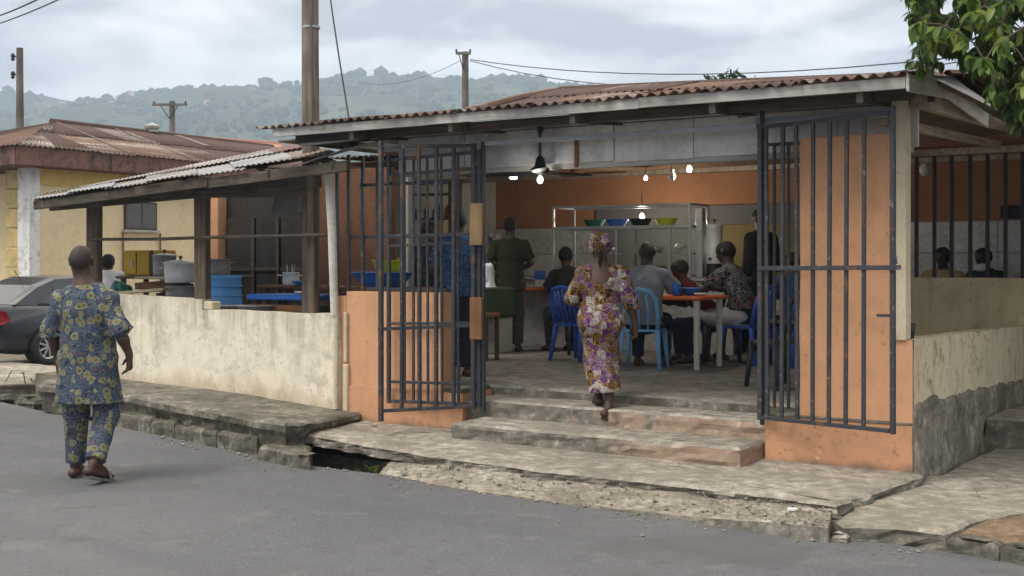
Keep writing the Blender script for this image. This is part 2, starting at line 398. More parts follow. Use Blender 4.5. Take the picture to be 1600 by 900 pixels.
MT['yellow'] = plaster('pale_yellow_paint', (0.72, 0.585, 0.36), (0.45, 0.35, 0.2), 0.3, None, 0.5, (0.1, 0.1, 0.1), 0, None, (0.76, 0.63, 0.41), 0.35)
MT['yellow_hi'] = plaster('strong_yellow_paint', (0.62, 0.44, 0.15), (0.4, 0.26, 0.06), 0.3)
MT['white_flake'] = plaster('flaking_white_paint', (0.70, 0.70, 0.69), (0.25, 0.23, 0.2), 0.7, None, 0.5, (0, 0, 0), 0, (0.42, 0.38, 0.3))
MT['brick_y'] = plaster('yellow_block_paint', (0.56, 0.43, 0.21), (0.27, 0.2, 0.1), 0.7)
MT['panel'] = plaster('white_panel_paint', (0.66, 0.66, 0.66), (0.34, 0.33, 0.31), 0.3, None, streak=0.6)
MT['grey_wall'] = plaster('grey_wall_paint', (0.42, 0.41, 0.37), (0.2, 0.19, 0.165), 0.3)
MT['olive_wall'] = plaster('olive_wall_paint', (0.19, 0.155, 0.06), (0.12, 0.1, 0.045), 0.3)
MT['soot_orange'] = plaster('sooty_orange_paint', (0.17, 0.082, 0.046), (0.07, 0.042, 0.03), 0.5)
MT['dim_wall'] = plaster('dim_grey_wall_paint', (0.13, 0.127, 0.117), (0.08, 0.076, 0.068), 0.4)
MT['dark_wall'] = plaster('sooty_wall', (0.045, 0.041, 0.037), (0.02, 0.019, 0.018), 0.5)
MT['fascia_red'] = plaster('red_brown_fascia_paint', (0.19, 0.105, 0.08), (0.045, 0.034, 0.032), 0.85, None, streak=0.9)
MT['fascia_w'] = wood('weathered_white_board', (0.46, 0.45, 0.42), (0.23, 0.21, 0.185), 0.8, 0)
MT['fascia_wy'] = wood('weathered_white_board_side', (0.54, 0.53, 0.49), (0.28, 0.26, 0.22), 0.8, 1)
MT['beam_cream'] = wood('cream_timber', (0.46, 0.39, 0.29), (0.24, 0.18, 0.13), 0.8, 1)
MT['timber'] = wood('dark_weathered_timber', (0.115, 0.092, 0.07), (0.045, 0.036, 0.028), 1.0, 0)
MT['timber_v'] = wood('dark_weathered_post', (0.135, 0.10, 0.07), (0.05, 0.038, 0.028), 1.0, 2)
MT['pole'] = wood('utility_pole_wood', (0.215, 0.18, 0.14), (0.075, 0.06, 0.046), 0.8, 2)
MT['pole_c'] = wood('old_grey_pole', (0.19, 0.17, 0.145), (0.09, 0.08, 0.066), 0.8, 2)
MT['plywood'] = wood('plywood', (0.31, 0.21, 0.11), (0.19, 0.12, 0.06), 0.7, 2)
MT['plank_o'] = wood('orange_plank', (0.28, 0.14, 0.065), (0.16, 0.08, 0.037), 0.7, 2)
MT['brown_w'] = wood('brown_table_wood', (0.24, 0.115, 0.055), (0.10, 0.05, 0.028), 0.8, 0)
MT['pale_plank'] = wood('pale_plank', (0.55, 0.47, 0.34), (0.3, 0.25, 0.17), 0.8, 0)
MT['white_post'] = plaster('peeling_white_post_paint', (0.62, 0.60, 0.55), (0.3, 0.25, 0.18), 0.5)
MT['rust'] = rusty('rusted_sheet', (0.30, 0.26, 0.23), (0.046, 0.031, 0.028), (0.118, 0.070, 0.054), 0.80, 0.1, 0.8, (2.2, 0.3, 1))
MT['rust_l'] = rusty('part_rusted_sheet', (0.36, 0.33, 0.30), (0.095, 0.054, 0.042), (0.20, 0.125, 0.09), 0.62, 0.1, 0.7, (2.2, 0.3, 1))
MT['rust_pink'] = rusty('pinkish_sheet', (0.36, 0.20, 0.16), (0.36, 0.17, 0.125), (0.44, 0.235, 0.18), 0.9, 0.0, 0.7, (1.5, 0.35, 1))
MT['zinc'] = rusty('galvanised_sheet', (0.27, 0.272, 0.275), (0.17, 0.105, 0.08), (0.20, 0.175, 0.155), 0.36, 0.15, 0.6, (1.3, 0.4, 1))
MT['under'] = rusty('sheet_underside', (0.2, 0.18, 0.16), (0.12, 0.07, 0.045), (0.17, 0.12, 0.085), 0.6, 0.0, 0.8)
def iron():
    t = NT('navy_painted_iron', 0.5, 0.0, 0.45)
    a = t.noise(3.5, 6, 0.7); b = t.noise(24, 4, 0.7)
    c = t.mix(t.noise(9, 4), (0.024, 0.026, 0.033), (0.043, 0.046, 0.055))
    c = t.mix(t.ramp(b, [(0.60, 0.0), (0.66, 0.8)]), c, (0.20, 0.19, 0.19))
    c = t.mix(t.ramp(a, [(0.585, 0.0), (0.62, 1.0)]), c, (0.12, 0.06, 0.03))
    t.col(c); t.bump(b, 0.25, 0.002); return t.m
MT['iron'] = iron()
MT['iron_dark'] = plain('dark_iron', (0.02, 0.022, 0.028), 0.5, 0, 0.3)
MT['rail_grey'] = plain('grey_steel_rail', (0.36, 0.37, 0.40), 0.5, 0.2, 0.25)
MT['steel'] = plain('brushed_steel', (0.42, 0.42, 0.41), 0.35, 0.7, 0.15)
MT['alu'] = plain('dented_aluminium', (0.66, 0.67, 0.68), 0.42, 0.2, 0.3, 0.3, scale=9)
MT['alu_dark'] = plain('sooty_aluminium', (0.30, 0.305, 0.32), 0.5, 0.2, 0.4, 0.3, scale=9)
MT['black'] = plain('black_plastic', (0.015, 0.015, 0.017), 0.5)
MT['black_cloth'] = plain('black_cloth', (0.016, 0.016, 0.018), 0.95, 0, 0.3)
MT['rubber'] = plain('tyre_rubber', (0.03, 0.03, 0.032), 0.8)
MT['chair_b'] = plain('royal_blue_plastic', (0.025, 0.09, 0.42), 0.42, 0, 0.12, 0.05, 0.45)
MT['chair_l'] = plain('faded_light_blue_plastic', (0.14, 0.33, 0.55), 0.5, 0, 0.12, 0.05, 0.4)
MT['chair_d'] = plain('dark_plastic', (0.022, 0.026, 0.035), 0.5)
MT['blue'] = plain('blue_plastic', (0.03, 0.14, 0.50), 0.4, 0, 0.12, 0.05)
MT['barrel'] = plain('sky_blue_plastic', (0.09, 0.30, 0.62), 0.5, 0, 0.2, 0.15)
MT['green'] = plain('green_plastic', (0.02, 0.12, 0.075), 0.45)
MT['green_cloth'] = plain('dull_green_cloth', (0.032, 0.062, 0.026), 0.9)
MT['bag'] = plain('dark_green_tarp', (0.02, 0.12, 0.085), 0.5, 0, 0.4, 0.4)
MT['lime'] = plain('lime_plastic', (0.48, 0.55, 0.02), 0.4)
MT['yellow_pl'] = plain('yellow_plastic_bowl', (0.36, 0.38, 0.03), 0.4)
MT['orange_pl'] = plain('orange_table_top', (0.58, 0.12, 0.02), 0.35)
MT['leg_white'] = plain('off_white_table_leg', (0.55, 0.53, 0.46), 0.5)
MT['white_pl'] = plain('white_plastic', (0.70, 0.70, 0.70), 0.5)
MT['yellow_box'] = plaster('mustard_painted_tin', (0.48, 0.31, 0.045), (0.22, 0.13, 0.03), 0.4, None)
MT['red_cup'] = plain('red_plastic', (0.35, 0.02, 0.02), 0.4)
def tile_mat():
    t = NT('marbled_tile', 0.28, 0, 0.5)
    a = t.noise(2.3, 8, 0.7, dist=1.2); v = t.noise(5, 6, 0.7, dist=2.0)
    c = t.ramp(a, [(0.35, (0.28, 0.27, 0.25)), (0.6, (0.46, 0.45, 0.42))])
    c = t.mix(t.ramp(v, [(0.47, 0.0), (0.5, 0.7), (0.53, 0.0)]), c, (0.72, 0.71, 0.67))
    t.col(c); return t.m
MT['tile'] = tile_mat()
MT['grout'] = plain('grout', (0.16, 0.155, 0.14), 0.9)
MT['ceiling'] = plaster('brown_ceiling_board', (0.19, 0.12, 0.07), (0.14, 0.09, 0.055), 0.15)
def emit(name, c, st):
    t = NT(name); t.b.inputs['Base Color'].default_value = (*c, 1)
    t.b.inputs['Emission Color'].default_value = (*c, 1); t.b.inputs['Emission Strength'].default_value = st; return t.m
MT['bulb'] = emit('lit_bulb', (1.0, 0.93, 0.80), 1.7)
MT['bulb_soft'] = emit('lit_globe', (1.0, 0.95, 0.86), 1.3)
MT['tube'] = emit('lit_tube', (0.88, 0.96, 1.0), 1.2)
MT['bulb_off'] = plain('unlit_globe', (0.55, 0.55, 0.52), 0.3)
def glass_mat(name, tint, rough=0.08):
    m = bpy.data.materials.new(name); m.use_nodes = True; nt = m.node_tree; nt.nodes.clear()
    o = nt.nodes.new('ShaderNodeOutputMaterial'); g = nt.nodes.new('ShaderNodeBsdfGlossy'); tr = nt.nodes.new('ShaderNodeBsdfTransparent')
    mx = nt.nodes.new('ShaderNodeMixShader'); fr = nt.nodes.new('ShaderNodeFresnel'); fr.inputs['IOR'].default_value = 1.22
    g.inputs['Roughness'].default_value = rough; tr.inputs['Color'].default_value = (*tint, 1)
    nt.links.new(fr.outputs[0], mx.inputs[0]); nt.links.new(tr.outputs[0], mx.inputs[1]); nt.links.new(g.outputs[0], mx.inputs[2]); nt.links.new(mx.outputs[0], o.inputs[0])
    return m
MT['glass'] = glass_mat('display_glass', (0.86, 0.88, 0.87))
def dirty_pane():
    t = NT('dusty_window_pane', 0.3, 0, 0.5); a = t.noise(5, 5)
    t.col(t.mix(a, (0.06, 0.06, 0.062), (0.13, 0.125, 0.12))); return t.m
MT['pane'] = dirty_pane()
MT['skin'] = plain('dark_brown_skin', (0.058, 0.029, 0.018), 0.5, 0, 0.2, 0.1, 0.4, 8)
MT['skin2'] = plain('brown_skin', (0.066, 0.034, 0.023), 0.55, 0, 0.2, 0.1, 0.4, 8)
MT['sole_skin'] = plain('paler_sole_skin', (0.30, 0.16, 0.10), 0.6)
MT['hair'] = plain('black_hair', (0.010, 0.009, 0.009), 0.75, 0, 0.3, 0.6, 0.3, 20)
MT['stubble'] = plain('shaved_black_hair', (0.028, 0.019, 0.015), 0.6, 0, 0.25, 0.3, 0.35, 30)
MT['eye'] = plain('eye_white', (0.6, 0.58, 0.54), 0.3)
MT['sandal'] = plain('dark_sandal', (0.035, 0.030, 0.028), 0.7)
MT['sandal_g'] = plain('grey_sandal', (0.13, 0.125, 0.115), 0.75)
def print_mat(name, kind):
    t = NT(name, 0.85, 0, 0.2); co = t.raw
    wr = t.n('ShaderNodeVectorMath', operation='ADD'); t.L(co, wr.inputs[0])
    nc = t.noisec(6, 2, co); sc_ = t.n('ShaderNodeVectorMath', operation='SCALE'); t.L(nc, sc_.inputs[0]); sc_.inputs['Scale'].default_value = 0.05
    t.L(sc_.outputs[0], wr.inputs[1]); co = wr.outputs[0]
    def lines(scale, n, dist, det=2):
        return t.math('FRACT', t.math('MULTIPLY', t.noise(scale, det, 0.5, co=co, dist=dist), float(n)), 0.0)
    if kind == 'man':
        a = lines(7, 6, 2.0, 2)
        c = t.ramp(a, [(0.0, (0.014, 0.020, 0.050)), (0.22, (0.055, 0.085, 0.14)), (0.34, (0.13, 0.155, 0.155)), (0.40, (0.022, 0.032, 0.080)), (0.58, (0.05, 0.042, 0.075)), (0.68, (0.20, 0.21, 0.185)), (0.73, (0.035, 0.065, 0.11)), (0.88, (0.02, 0.055, 0.065)), (0.95, (0.10, 0.095, 0.06))], 'CONSTANT')
        b = lines(9, 6, 2.4)
        c = t.mix(t.ramp(b, [(0.0, 0.75), (0.10, 0.0)], 'CONSTANT'), c, (0.17, 0.19, 0.18))
        sp = t.vor(26, co=co); sx = t.n('ShaderNodeSeparateColor'); t.L(sp.outputs['Color'], sx.inputs[0])
        c = t.mix(t.math('MULTIPLY', t.math('LESS_THAN', sp.outputs['Distance'], 0.26), t.math('GREATER_THAN', sx.outputs[0], 0.80)), c, (0.19, 0.075, 0.06))
        f = t.vor(15.5, co=co, rnd=0.9); fx = t.n('ShaderNodeSeparateColor'); t.L(f.outputs['Color'], fx.inputs[0])
        d = t.math('ADD', f.outputs['Distance'], t.math('MULTIPLY', t.math('SUBTRACT', t.noise(42, 3, 0.6, co=co), 0.5), 0.4))
        fl = t.ramp(d, [(0.0, (0.035, 0.035, 0.03)), (0.09, (0.15, 0.14, 0.06)), (0.17, (0.06, 0.06, 0.035)), (0.22, (0.21, 0.20, 0.095)), (0.34, (0.05, 0.05, 0.04)), (0.38, (0.24, 0.245, 0.17)), (0.45, (0.028, 0.034, 0.055))], 'CONSTANT')
        c = t.mix(t.math('MULTIPLY', t.math('LESS_THAN', d, 0.47), t.math('GREATER_THAN', fx.outputs[0], 0.22)), c, fl)
    else:
        s = t.vor(17, co=co, rnd=0.85); sx = t.n('ShaderNodeSeparateColor'); t.L(s.outputs['Color'], sx.inputs[0]); r0, r1, r2_ = sx.outputs[0], sx.outputs[1], sx.outputs[2]
        d = s.outputs['Distance']; gold = (0.30, 0.165, 0.03); cr = (0.36, 0.30, 0.24)
        c = t.ramp(r0, [(0.0, (0.060, 0.020, 0.115)), (0.30, (0.030, 0.015, 0.013)), (0.58, (0.085, 0.032, 0.145)), (0.76, (0.10, 0.055, 0.020))], 'CONSTANT')
        l1, l2, l3 = lines(7.5, 7, 1.6), lines(10, 7, 2.0), lines(14, 6, 2.6)
        c = t.mix(t.ramp(l1, [(0.0, 0.95), (0.15, 0.0)], 'CONSTANT'), c, gold)
        c = t.mix(t.math('MULTIPLY', t.ramp(l2, [(0.0, 0.9), (0.13, 0.0)], 'CONSTANT'), t.math('GREATER_THAN', r1, 0.42)), c, cr)
        c = t.mix(t.math('MULTIPLY', t.ramp(l3, [(0.0, 0.9), (0.22, 0.0)], 'CONSTANT'), t.math('LESS_THAN', r2_, 0.55)), c, (0.024, 0.012, 0.016))
        rg = t.math('SINE', t.math('MULTIPLY', d, 75.0), 0.0)
        c = t.mix(t.math('MULTIPLY', t.ramp(rg, [(0.5, 0.0), (0.55, 0.9)]), t.math('GREATER_THAN', r2_, 0.78)), c, (0.26, 0.21, 0.27))
        scr = lines(30, 5, 2.0, 3)
        wc = t.mix(t.ramp(scr, [(0.0, 1.0), (0.34, 0.0)], 'CONSTANT'), (0.40, 0.37, 0.36), (0.03, 0.022, 0.03))
        c = t.mix(t.math('GREATER_THAN', r1, 0.83), c, wc)
        e = t.vor(17, 'DISTANCE_TO_EDGE', co=co, rnd=0.85).outputs['Distance']
        c = t.mix(t.ramp(e, [(0.0, 0.9), (0.022, 0.0)], 'CONSTANT'), c, gold)
        c = t.mix(t.math('MULTIPLY', t.math('LESS_THAN', d, 0.24), t.math('GREATER_THAN', r2_, 0.86)), c, t.ramp(d, [(0.0, (0.34, 0.22, 0.03)), (0.13, (0.03, 0.02, 0.02)), (0.17, (0.40, 0.36, 0.33))], 'CONSTANT'))
    t.col(c); t.bump(t.noise(9, 4, co=t.raw), 0.35, 0.02); t.bump(t.noise(400, 2, co=t.raw), 0.1, 0.002); return t.m
MT['print_man'] = print_mat('blue_floral_print', 'man')
MT['print_woman'] = print_mat('purple_gold_print', 'woman')
def bw_print():
    t = NT('black_white_print', 0.85, 0, 0.2); w = t.noise(10, 3, 0.55, dist=2.5)
    c = t.mix(t.ramp(w, [(0.455, 0.0), (0.46, 1.0), (0.475, 1.0), (0.48, 0.0), (0.52, 0.0), (0.525, 1.0), (0.54, 1.0), (0.545, 0.0)]), (0.018, 0.018, 0.02), (0.42, 0.41, 0.40))
    n2 = t.noise(9, 2); c = t.mix(t.ramp(n2, [(0.66, 0.0), (0.68, 1.0)]), c, (0.2, 0.03, 0.02)); t.col(c); return t.m
MT['print_bw'] = bw_print()
def navy_print():
    t = NT('navy_dotted_print', 0.85, 0, 0.2); w = t.noise(30, 4, 0.6, dist=1.5)
    t.col(t.mix(t.ramp(w, [(0.55, 0.0), (0.62, 0.7)]), (0.022, 0.055, 0.14), (0.16, 0.24, 0.38))); return t.m
MT['print_navy'] = navy_print()
def cloth(name, c): return plain(name, c, 0.92, 0, 0.14, 0.35, 0.15, 7)
MT['olive_c'] = cloth('olive_cloth', (0.030, 0.029, 0.015)); MT['olive_t'] = cloth('olive_trouser_cloth', (0.055, 0.049, 0.032))
MT['grey_c'] = cloth('grey_jersey', (0.20, 0.215, 0.24)); MT['white_c'] = cloth('white_cotton', (0.66, 0.67, 0.70))
MT['red_c'] = cloth('dark_red_cloth', (0.10, 0.012, 0.014)); MT['shorts_c'] = cloth('light_grey_cloth', (0.42, 0.42, 0.43))
MT['navy_c'] = cloth('dark_navy_cloth', (0.018, 0.022, 0.035)); MT['tan_c'] = cloth('tan_cloth', (0.36, 0.24, 0.13))
def car_paint():
    t = NT('dark_slate_car_paint', 0.3, 0.0, 0.4); t.b.inputs['Coat Weight'].default_value = 0.6; t.b.inputs['Coat Roughness'].default_value = 0.12
    d = t.noise(3, 5); t.col(t.mix(d, (0.013, 0.017, 0.025), (0.024, 0.030, 0.042))); return t.m
MT['car'] = car_paint()
MT['car_glass'] = plain('car_glass', (0.035, 0.042, 0.05), 0.06, 0, 0.2, 0.0, 0.8)
MT['tail'] = plain('red_lamp_lens', (0.20, 0.008, 0.008), 0.15, 0, 0.1, 0, 0.6)
MT['rim'] = plain('silver_wheel', (0.55, 0.56, 0.57), 0.35, 0.7)
MT['wire'] = plain('black_cable', (0.03, 0.03, 0.033), 0.7)
def leaf_mat(name, a, b, c):
    t = NT(name, 0.42, 0, 0.45)
    cc = t.ramp(t.rnd, [(0.0, a), (0.55, b), (1.0, c)]); cc = t.mix(t.noise(1.6, 3, co=t.raw), cc, tuple(x*0.6 for x in a))
    t.col(cc)
    try: t.b.inputs['Transmission Weight'].default_value = 0.0; t.b.inputs['Subsurface Weight'].default_value = 0.0
    except Exception: pass
    tr = t.n('ShaderNodeBsdfTranslucent'); t.L(cc, tr.inputs[0]); ms = t.n('ShaderNodeMixShader'); ms.inputs[0].default_value = 0.5
    o = [n for n in t.nt.nodes if n.type == 'OUTPUT_MATERIAL'][0]
    t.L(t.b.outputs[0], ms.inputs[1]); t.L(tr.outputs[0], ms.inputs[2]); t.L(ms.outputs[0], o.inputs[0]); return t.m
MT['leaf'] = leaf_mat('tree_leaf', (0.08, 0.16, 0.03), (0.19, 0.32, 0.055), (0.40, 0.48, 0.11))
MT['leaf_bg'] = leaf_mat('far_leaf', (0.02, 0.05, 0.018), (0.045, 0.085, 0.03), (0.08, 0.12, 0.045))
MT['weed'] = leaf_mat('weed_leaf', (0.08, 0.14, 0.03), (0.13, 0.2, 0.04), (0.2, 0.25, 0.07))
MT['bark'] = wood('tree_bark', (0.14, 0.11, 0.085), (0.06, 0.047, 0.036), 0.8, 2)
def hill_mat():
    t = NT('forested_hill', 0.95, 0, 0.1); a = t.noise(0.02, 7, 0.65); b = t.noise(0.09, 5, 0.7)
    c = t.ramp(a, [(0.35, (0.010, 0.020, 0.012)), (0.5, (0.025, 0.044, 0.024)), (0.65, (0.08, 0.095, 0.05))])
    c = t.mix(t.ramp(b, [(0.35, 0.7), (0.55, 0.0)]), c, (0.015, 0.028, 0.012)); t.col(c); t.bump(b, 1.0, 4.0); return t.m
MT['hill'] = hill_mat()
MT['hill_tree'] = plain('hill_tree_foliage', (0.022, 0.038, 0.02), 0.95, 0, 0.85, 0, 0.1, 0.05)
MT['house_wall'] = plain('far_house_wall', (0.50, 0.40, 0.33), 0.9); MT['house_roof'] = plain('far_house_roof', (0.32, 0.17, 0.12), 0.9)
# ------------------------------------------------------------------ ground, road, drain, pavement
def st(name, bm, m, **k):
    o = obj(name, bm, m, **k); o['kind'] = 'structure'; return o
edge_px = [(0, 628), (60, 641), (190, 668), (300, 691), (400, 712), (480, 727), (590, 740), (700, 761), (850, 782), (1000, 800), (1150, 818), (1290, 836), (1480, 862), (1600, 880)]
EDGE = [at_z(u, v, 0.0) for u, v in edge_px]
e0 = EDGE[0]; eL = Vector((-400, e0.y+(400+e0.x)*0.16, 0)); eR = Vector((400, EDGE[-1].y-0.5, 0))
# densify the road edge and crumble it a little
ED = [eL]
for a, b in zip(EDGE, EDGE[1:]):
    m = max(1, int((b-a).length/0.15))
    for k in range(m):
        p = a.lerp(b, k/m); ED.append(Vector((p.x, p.y+0.03*nz(p, 3.0)+0.015*nz(p, 11), 0)))
ED += [EDGE[-1], eR]
def sheet(name, pts, m, z=None):
    bm = B(); bm.faces.new([bm.verts.new((p[0], p[1], p[2] if z is None else z)) for p in pts])
    bmesh.ops.triangulate(bm, faces=bm.faces); return st(name, bm, m)
sheet('road', [V(-400, -60, 0), V(400, -60, 0)]+ED[::-1], MT['asphalt'])
TR = 0.62                                          # width of the roadside drain
bm = B()
far = 1900
south = [V(-far, -far, -.03), V(far, -far, -.03), V(far, eR.y-.02, -.03)]+[V(p.x, p.y-.02, -.03) for p in ED[::-1]]+[V(-far, eL.y, -.03)]
north = [V(-far, eL.y+TR, -.03)]+[V(p.x, p.y+TR, -.03) for p in ED]+[V(far, eR.y+TR, -.03), V(far, far, -.03), V(-far, far, -.03)]
for poly in (south, north): bm.faces.new([bm.verts.new(p) for p in poly])
bmesh.ops.triangulate(bm, faces=bm.faces)
st('ground', bm, MT['yard'])
bm = B()                                            # the drain: two walls and a floor below the road edge
for i in range(len(ED)-1):
    a, b = ED[i], ED[i+1]
    q = [V(a.x, a.y, -.004), V(b.x, b.y, -.004), V(b.x, b.y, -.6), V(a.x, a.y, -.6), V(a.x, a.y+TR, -.6), V(b.x, b.y+TR, -.6), V(b.x, b.y+TR, -.03), V(a.x, a.y+TR, -.03)]
    vv = [bm.verts.new(p) for p in q]
    bm.faces.new((vv[0], vv[1], vv[2], vv[3])); bm.faces.new((vv[3], vv[2], vv[5], vv[4])); bm.faces.new((vv[4], vv[5], vv[6], vv[7]))
st('drain', bm, MT['moss_conc'])

def zp(u, v, z): p = at_z(u, v, z); return (p.x, p.y)
# raised pavement along the cream wall
left = [zp(58, 601, .32), zp(120, 606, .32), zp(190, 616, .32), zp(300, 637, .32), zp(400, 655, .32), zp(446, 661, .32), zp(500, 652, .30), (-7.55, 8.95), (-8.5, 9.2), (-10.0, 9.45), (-11.56, 9.7), (-12.4, 9.8), (-12.5, 9.0)]
o = worn_slab('pavement', left, [.32]*5+[.31, .27, .25, .30, .32, .32, .32, .32], 0.02, [MT['slab_dark'], MT['moss_conc']], step=.07, wear=.026, seed=2.0, kind='structure', dz=.012, lip=.06)
def face_split(o, nz_lim=0.6):
    for p in o.data.polygons:
        if abs(p.normal.z) < nz_lim: p.material_index = 1
face_split(o)
# broken foot course under the raised pavement, stones set on the road edge
foot = []
ft = thing('kerb_course', 'broken mossy foot course of stones under the raised pavement by the road', 'kerb', (-9, 8, 0), world=True)
bL = [at_z(u, v, 0.0) for u, v in [(182, 666), (236, 678), (272, 685), (338, 699), (402, 712)]]
for i, (a, b) in enumerate(zip(bL, bL[1:])):
    h = .15+.015*R.random(); nrm = V(-(b-a).y, (b-a).x, 0).normalized()
    g = 0.005; a2 = a.lerp(b, g/(b-a).length); b2 = b.lerp(a, g/(b-a).length)
    poly = [(a2.x, a2.y), (b2.x, b2.y), (b2.x+nrm.x*.2, b2.y+nrm.y*.2), (a2.x+nrm.x*.2, a2.y+nrm.y*.2)]
    worn_slab('stone', poly, [h+R.uniform(-.02, .02) for _ in poly], -.02, MT['moss_conc'], ft, step=.06, wear=.011, seed=i*3.3, dz=.012)
# middle pavement slab in front of the entrance, bridging the drain
mid = [zp(428, 667, .17), zp(500, 681, .17), zp(600, 698, .17), zp(700, 714, .17), zp(800, 726, .17), zp(850, 733, .17), zp(925, 741, .17), zp(1000, 749, .17), zp(1100, 760, .17), zp(1200, 772, .17), zp(1307, 787, .17), zp(1372, 764, .17), zp(1441, 741, .17), (-2.36, 9.1), (-5.0, 9.05), (-7.75, 9.05), zp(520, 655, .17)]
o = worn_slab('pavement', mid, [.17]*len(mid), 0.075, [MT['slab'], MT['slab_dark']], step=.07, wear=.035, seed=5.0, kind='structure', dz=.010); face_split(o)
# rubble verge between slab and asphalt: a lumpy grid of broken concrete and grit
va_ = [at_z(u, v, z) for u, v, z in [(594, 739, .005), (700, 761, .005), (850, 782, .008), (1000, 799, .02), (1150, 814, .05), (1240, 820, .08), (1293, 826, .085)]]
vb_ = [at_z(u, v, z) for u, v, z in [(625, 706, .09), (700, 722, .115), (850, 740, .12), (1000, 756, .12), (1150, 774, .12), (1240, 787, .12), (1300, 797, .115)]]
def pl(P, s):
    k = min(len(P)-2, int(s*(len(P)-1))); return P[k].lerp(P[k+1], s*(len(P)-1)-k)
def verge():
    bm = B(); NS, NTt = 260, 16; g = []
    for i in range(NS+1):
        s_ = i/NS; a, b = pl(va_, s_), pl(vb_, s_); row = []
        a = V(a.x, a.y-.02, -.06); row.append(bm.verts.new(a))
        a = pl(va_, s_)
        for j in range(NTt+1):
            t_ = j/NTt; p = a.lerp(b, t_); p.z = a.z+(b.z-a.z)*t_**.8
            h = nz((p.x, p.y*1.6, 0), 4.0, 1)*.014+nz((p.x, p.y*1.4, 0), 11, 3)*.008+abs(nz((p.x, p.y, 0), 24, 5))*.007
            p.z += h*(.35 if j == 0 else 1)*min(1, .25+s_*1.2); p.y += nz((p.x, p.y, 0), 6, 8)*.02*(1-t_)
            row.append(bm.verts.new(p))
        g.append(row)
    for r0, r1 in zip(g, g[1:]):
        for j in range(len(r0)-1): bm.faces.new((r0[j], r1[j], r1[j+1], r0[j+1]))
    last = g[-1]; e = [bm.verts.new((v.co.x+.015, v.co.y+.01, -.1)) for v in last]
    for j in range(len(last)-1): bm.faces.new((last[j], last[j+1], e[j+1], e[j]))
    return bm
o = obj('verge', verge(), [MT['rubble'], MT['slab_dark']], kind='structure'); face_split(o, .35)
def pebbles(name, n, fn, seed, m):
    rs = np.random.RandomState(seed); base = np.array([(1, 0, 0), (-1, 0, 0), (0, 1, 0), (0, -1, 0), (0, 0, .7), (0, 0, -.7)], float); F = np.array([(0, 2, 4), (2, 1, 4), (1, 3, 4), (3, 0, 4), (2, 0, 5), (1, 2, 5), (3, 1, 5), (0, 3, 5)])
    AV, AF = [], []
    for k in range(n):
        p = fn(rs); r = rs.gamma(2.0, .0032)+.002; q = base*(r*rs.uniform(.6, 1.3, (6, 3))); a = rs.uniform(0, 6.28); c_, s_ = math.cos(a), math.sin(a); q = q@np.array([[c_, s_, 0], [-s_, c_, 0], [0, 0, 1]]); AV.append(q+np.array([p[0], p[1], p[2]+r*.3])); AF.append(F+6*k)
    return obj(name, (np.concatenate(AV).tolist(), np.concatenate(AF).tolist()), m, kind='stuff')
def on_verge(rs):
    s_ = rs.rand(); t_ = rs.rand(); a, b = pl(va_, s_), pl(vb_, s_); p = a.lerp(b, t_); return (p.x, p.y, a.z+(b.z-a.z)*t_**.8+.012)
def on_edge(rs):
    k = rs.randint(2, len(EDGE)-2); p = EDGE[k].lerp(EDGE[k+1], rs.rand()); return (p.x, p.y-.03-rs.exponential(.12), .001)
pebbles('gravel', 700, on_verge, 3, MT['rubble']); pebbles('grit', 420, on_edge, 4, MT['rubble'])
# block in the drain and loose stones
def rough_block(name, poly, z, zb, m, parent=None, seed=0, **k): return worn_slab(name, poly, [z]*len(poly), zb, m, parent, step=.06, wear=.03, seed=seed, **k)
o = rough_block('stone_block', [zp(402, 697, .12), zp(440, 704, .12), zp(484, 712, .12), zp(487, 692, .12), zp(425, 680, .12)], .12, -.25, MT['moss_conc'], seed=4)
tag(o, 'squat mossy concrete block lying in the drain below the pavement corner', 'block')
# low wall of the far apron, plank over the drain
ap = [zp(-400, 590, .1), zp(0, 601, .1), zp(56, 600, .1), zp(78, 596, .1), (-12.3, 11.0), (-14.0, 11.6), (-26, 12.2)]
o = worn_slab('pavement', ap, [.1]*len(ap), -.1, [MT['slab'], MT['slab_dark']], step=.2, wear=.03, seed=11.0, kind='structure'); face_split(o)
bm = B(); a, b = at_z(-30, 606, .1), at_z(57, 603, .1); beam(bm, a, b, .16, .05, bev=.006)
tag(obj('plank', bm, MT['timber']), 'grey timber plank laid across the open drain at the far left', 'plank')
for i, (u, v) in enumerate([(28, 628), (40, 632)]):
    p = at_z(u, v, 0); o = rough_block('stone', [(p.x-.12, p.y+.05), (p.x+.12, p.y+.03), (p.x+.14, p.y+.2), (p.x-.1, p.y+.22)], .06-.02*i, -.1, MT['moss_conc'], seed=20+i)
    tag(o, ['larger loose flat stone at the mouth of the drain beside the road', 'small loose stone nearest the pavement end at the drain mouth'][i], 'stone')
# right-hand pavement slab, kerb stone, earth patch
rp = [zp(1303, 812, .1), zp(1316, 820, .1), zp(1400, 822, .1), zp(1476, 831, .1), zp(1520, 813, .1), zp(1552, 804, .1), zp(1640, 790, .1), (-.4, 9.6), (-.4, 11.6), (-2.3, 11.6), (-2.36, 8.9), zp(1436, 745, .1), zp(1360, 772, .1)]
o = worn_slab('pavement', rp, [.1]*8+[.06, .06, .09, .1, .1], -.1, [MT['slab'], MT['slab_dark']], step=.09, wear=.03, seed=14.0, kind='structure'); face_split(o)
es = [zp(1478, 838, .07), zp(1700, 872, .07), (2.0, 9.2), (-.6, 9.3), zp(1600, 795, .07), zp(1525, 815, .07)]
worn_slab('earth_patch', es, [.07]*6, -.1, MT['soil'], step=.12, wear=.02, seed=16.0, kind='structure', dz=.012)
ks = thing('kerb', 'dark weathered concrete kerb stones at the right edge of the road', 'kerb', (-1.2, 7.2, 0), world=True)
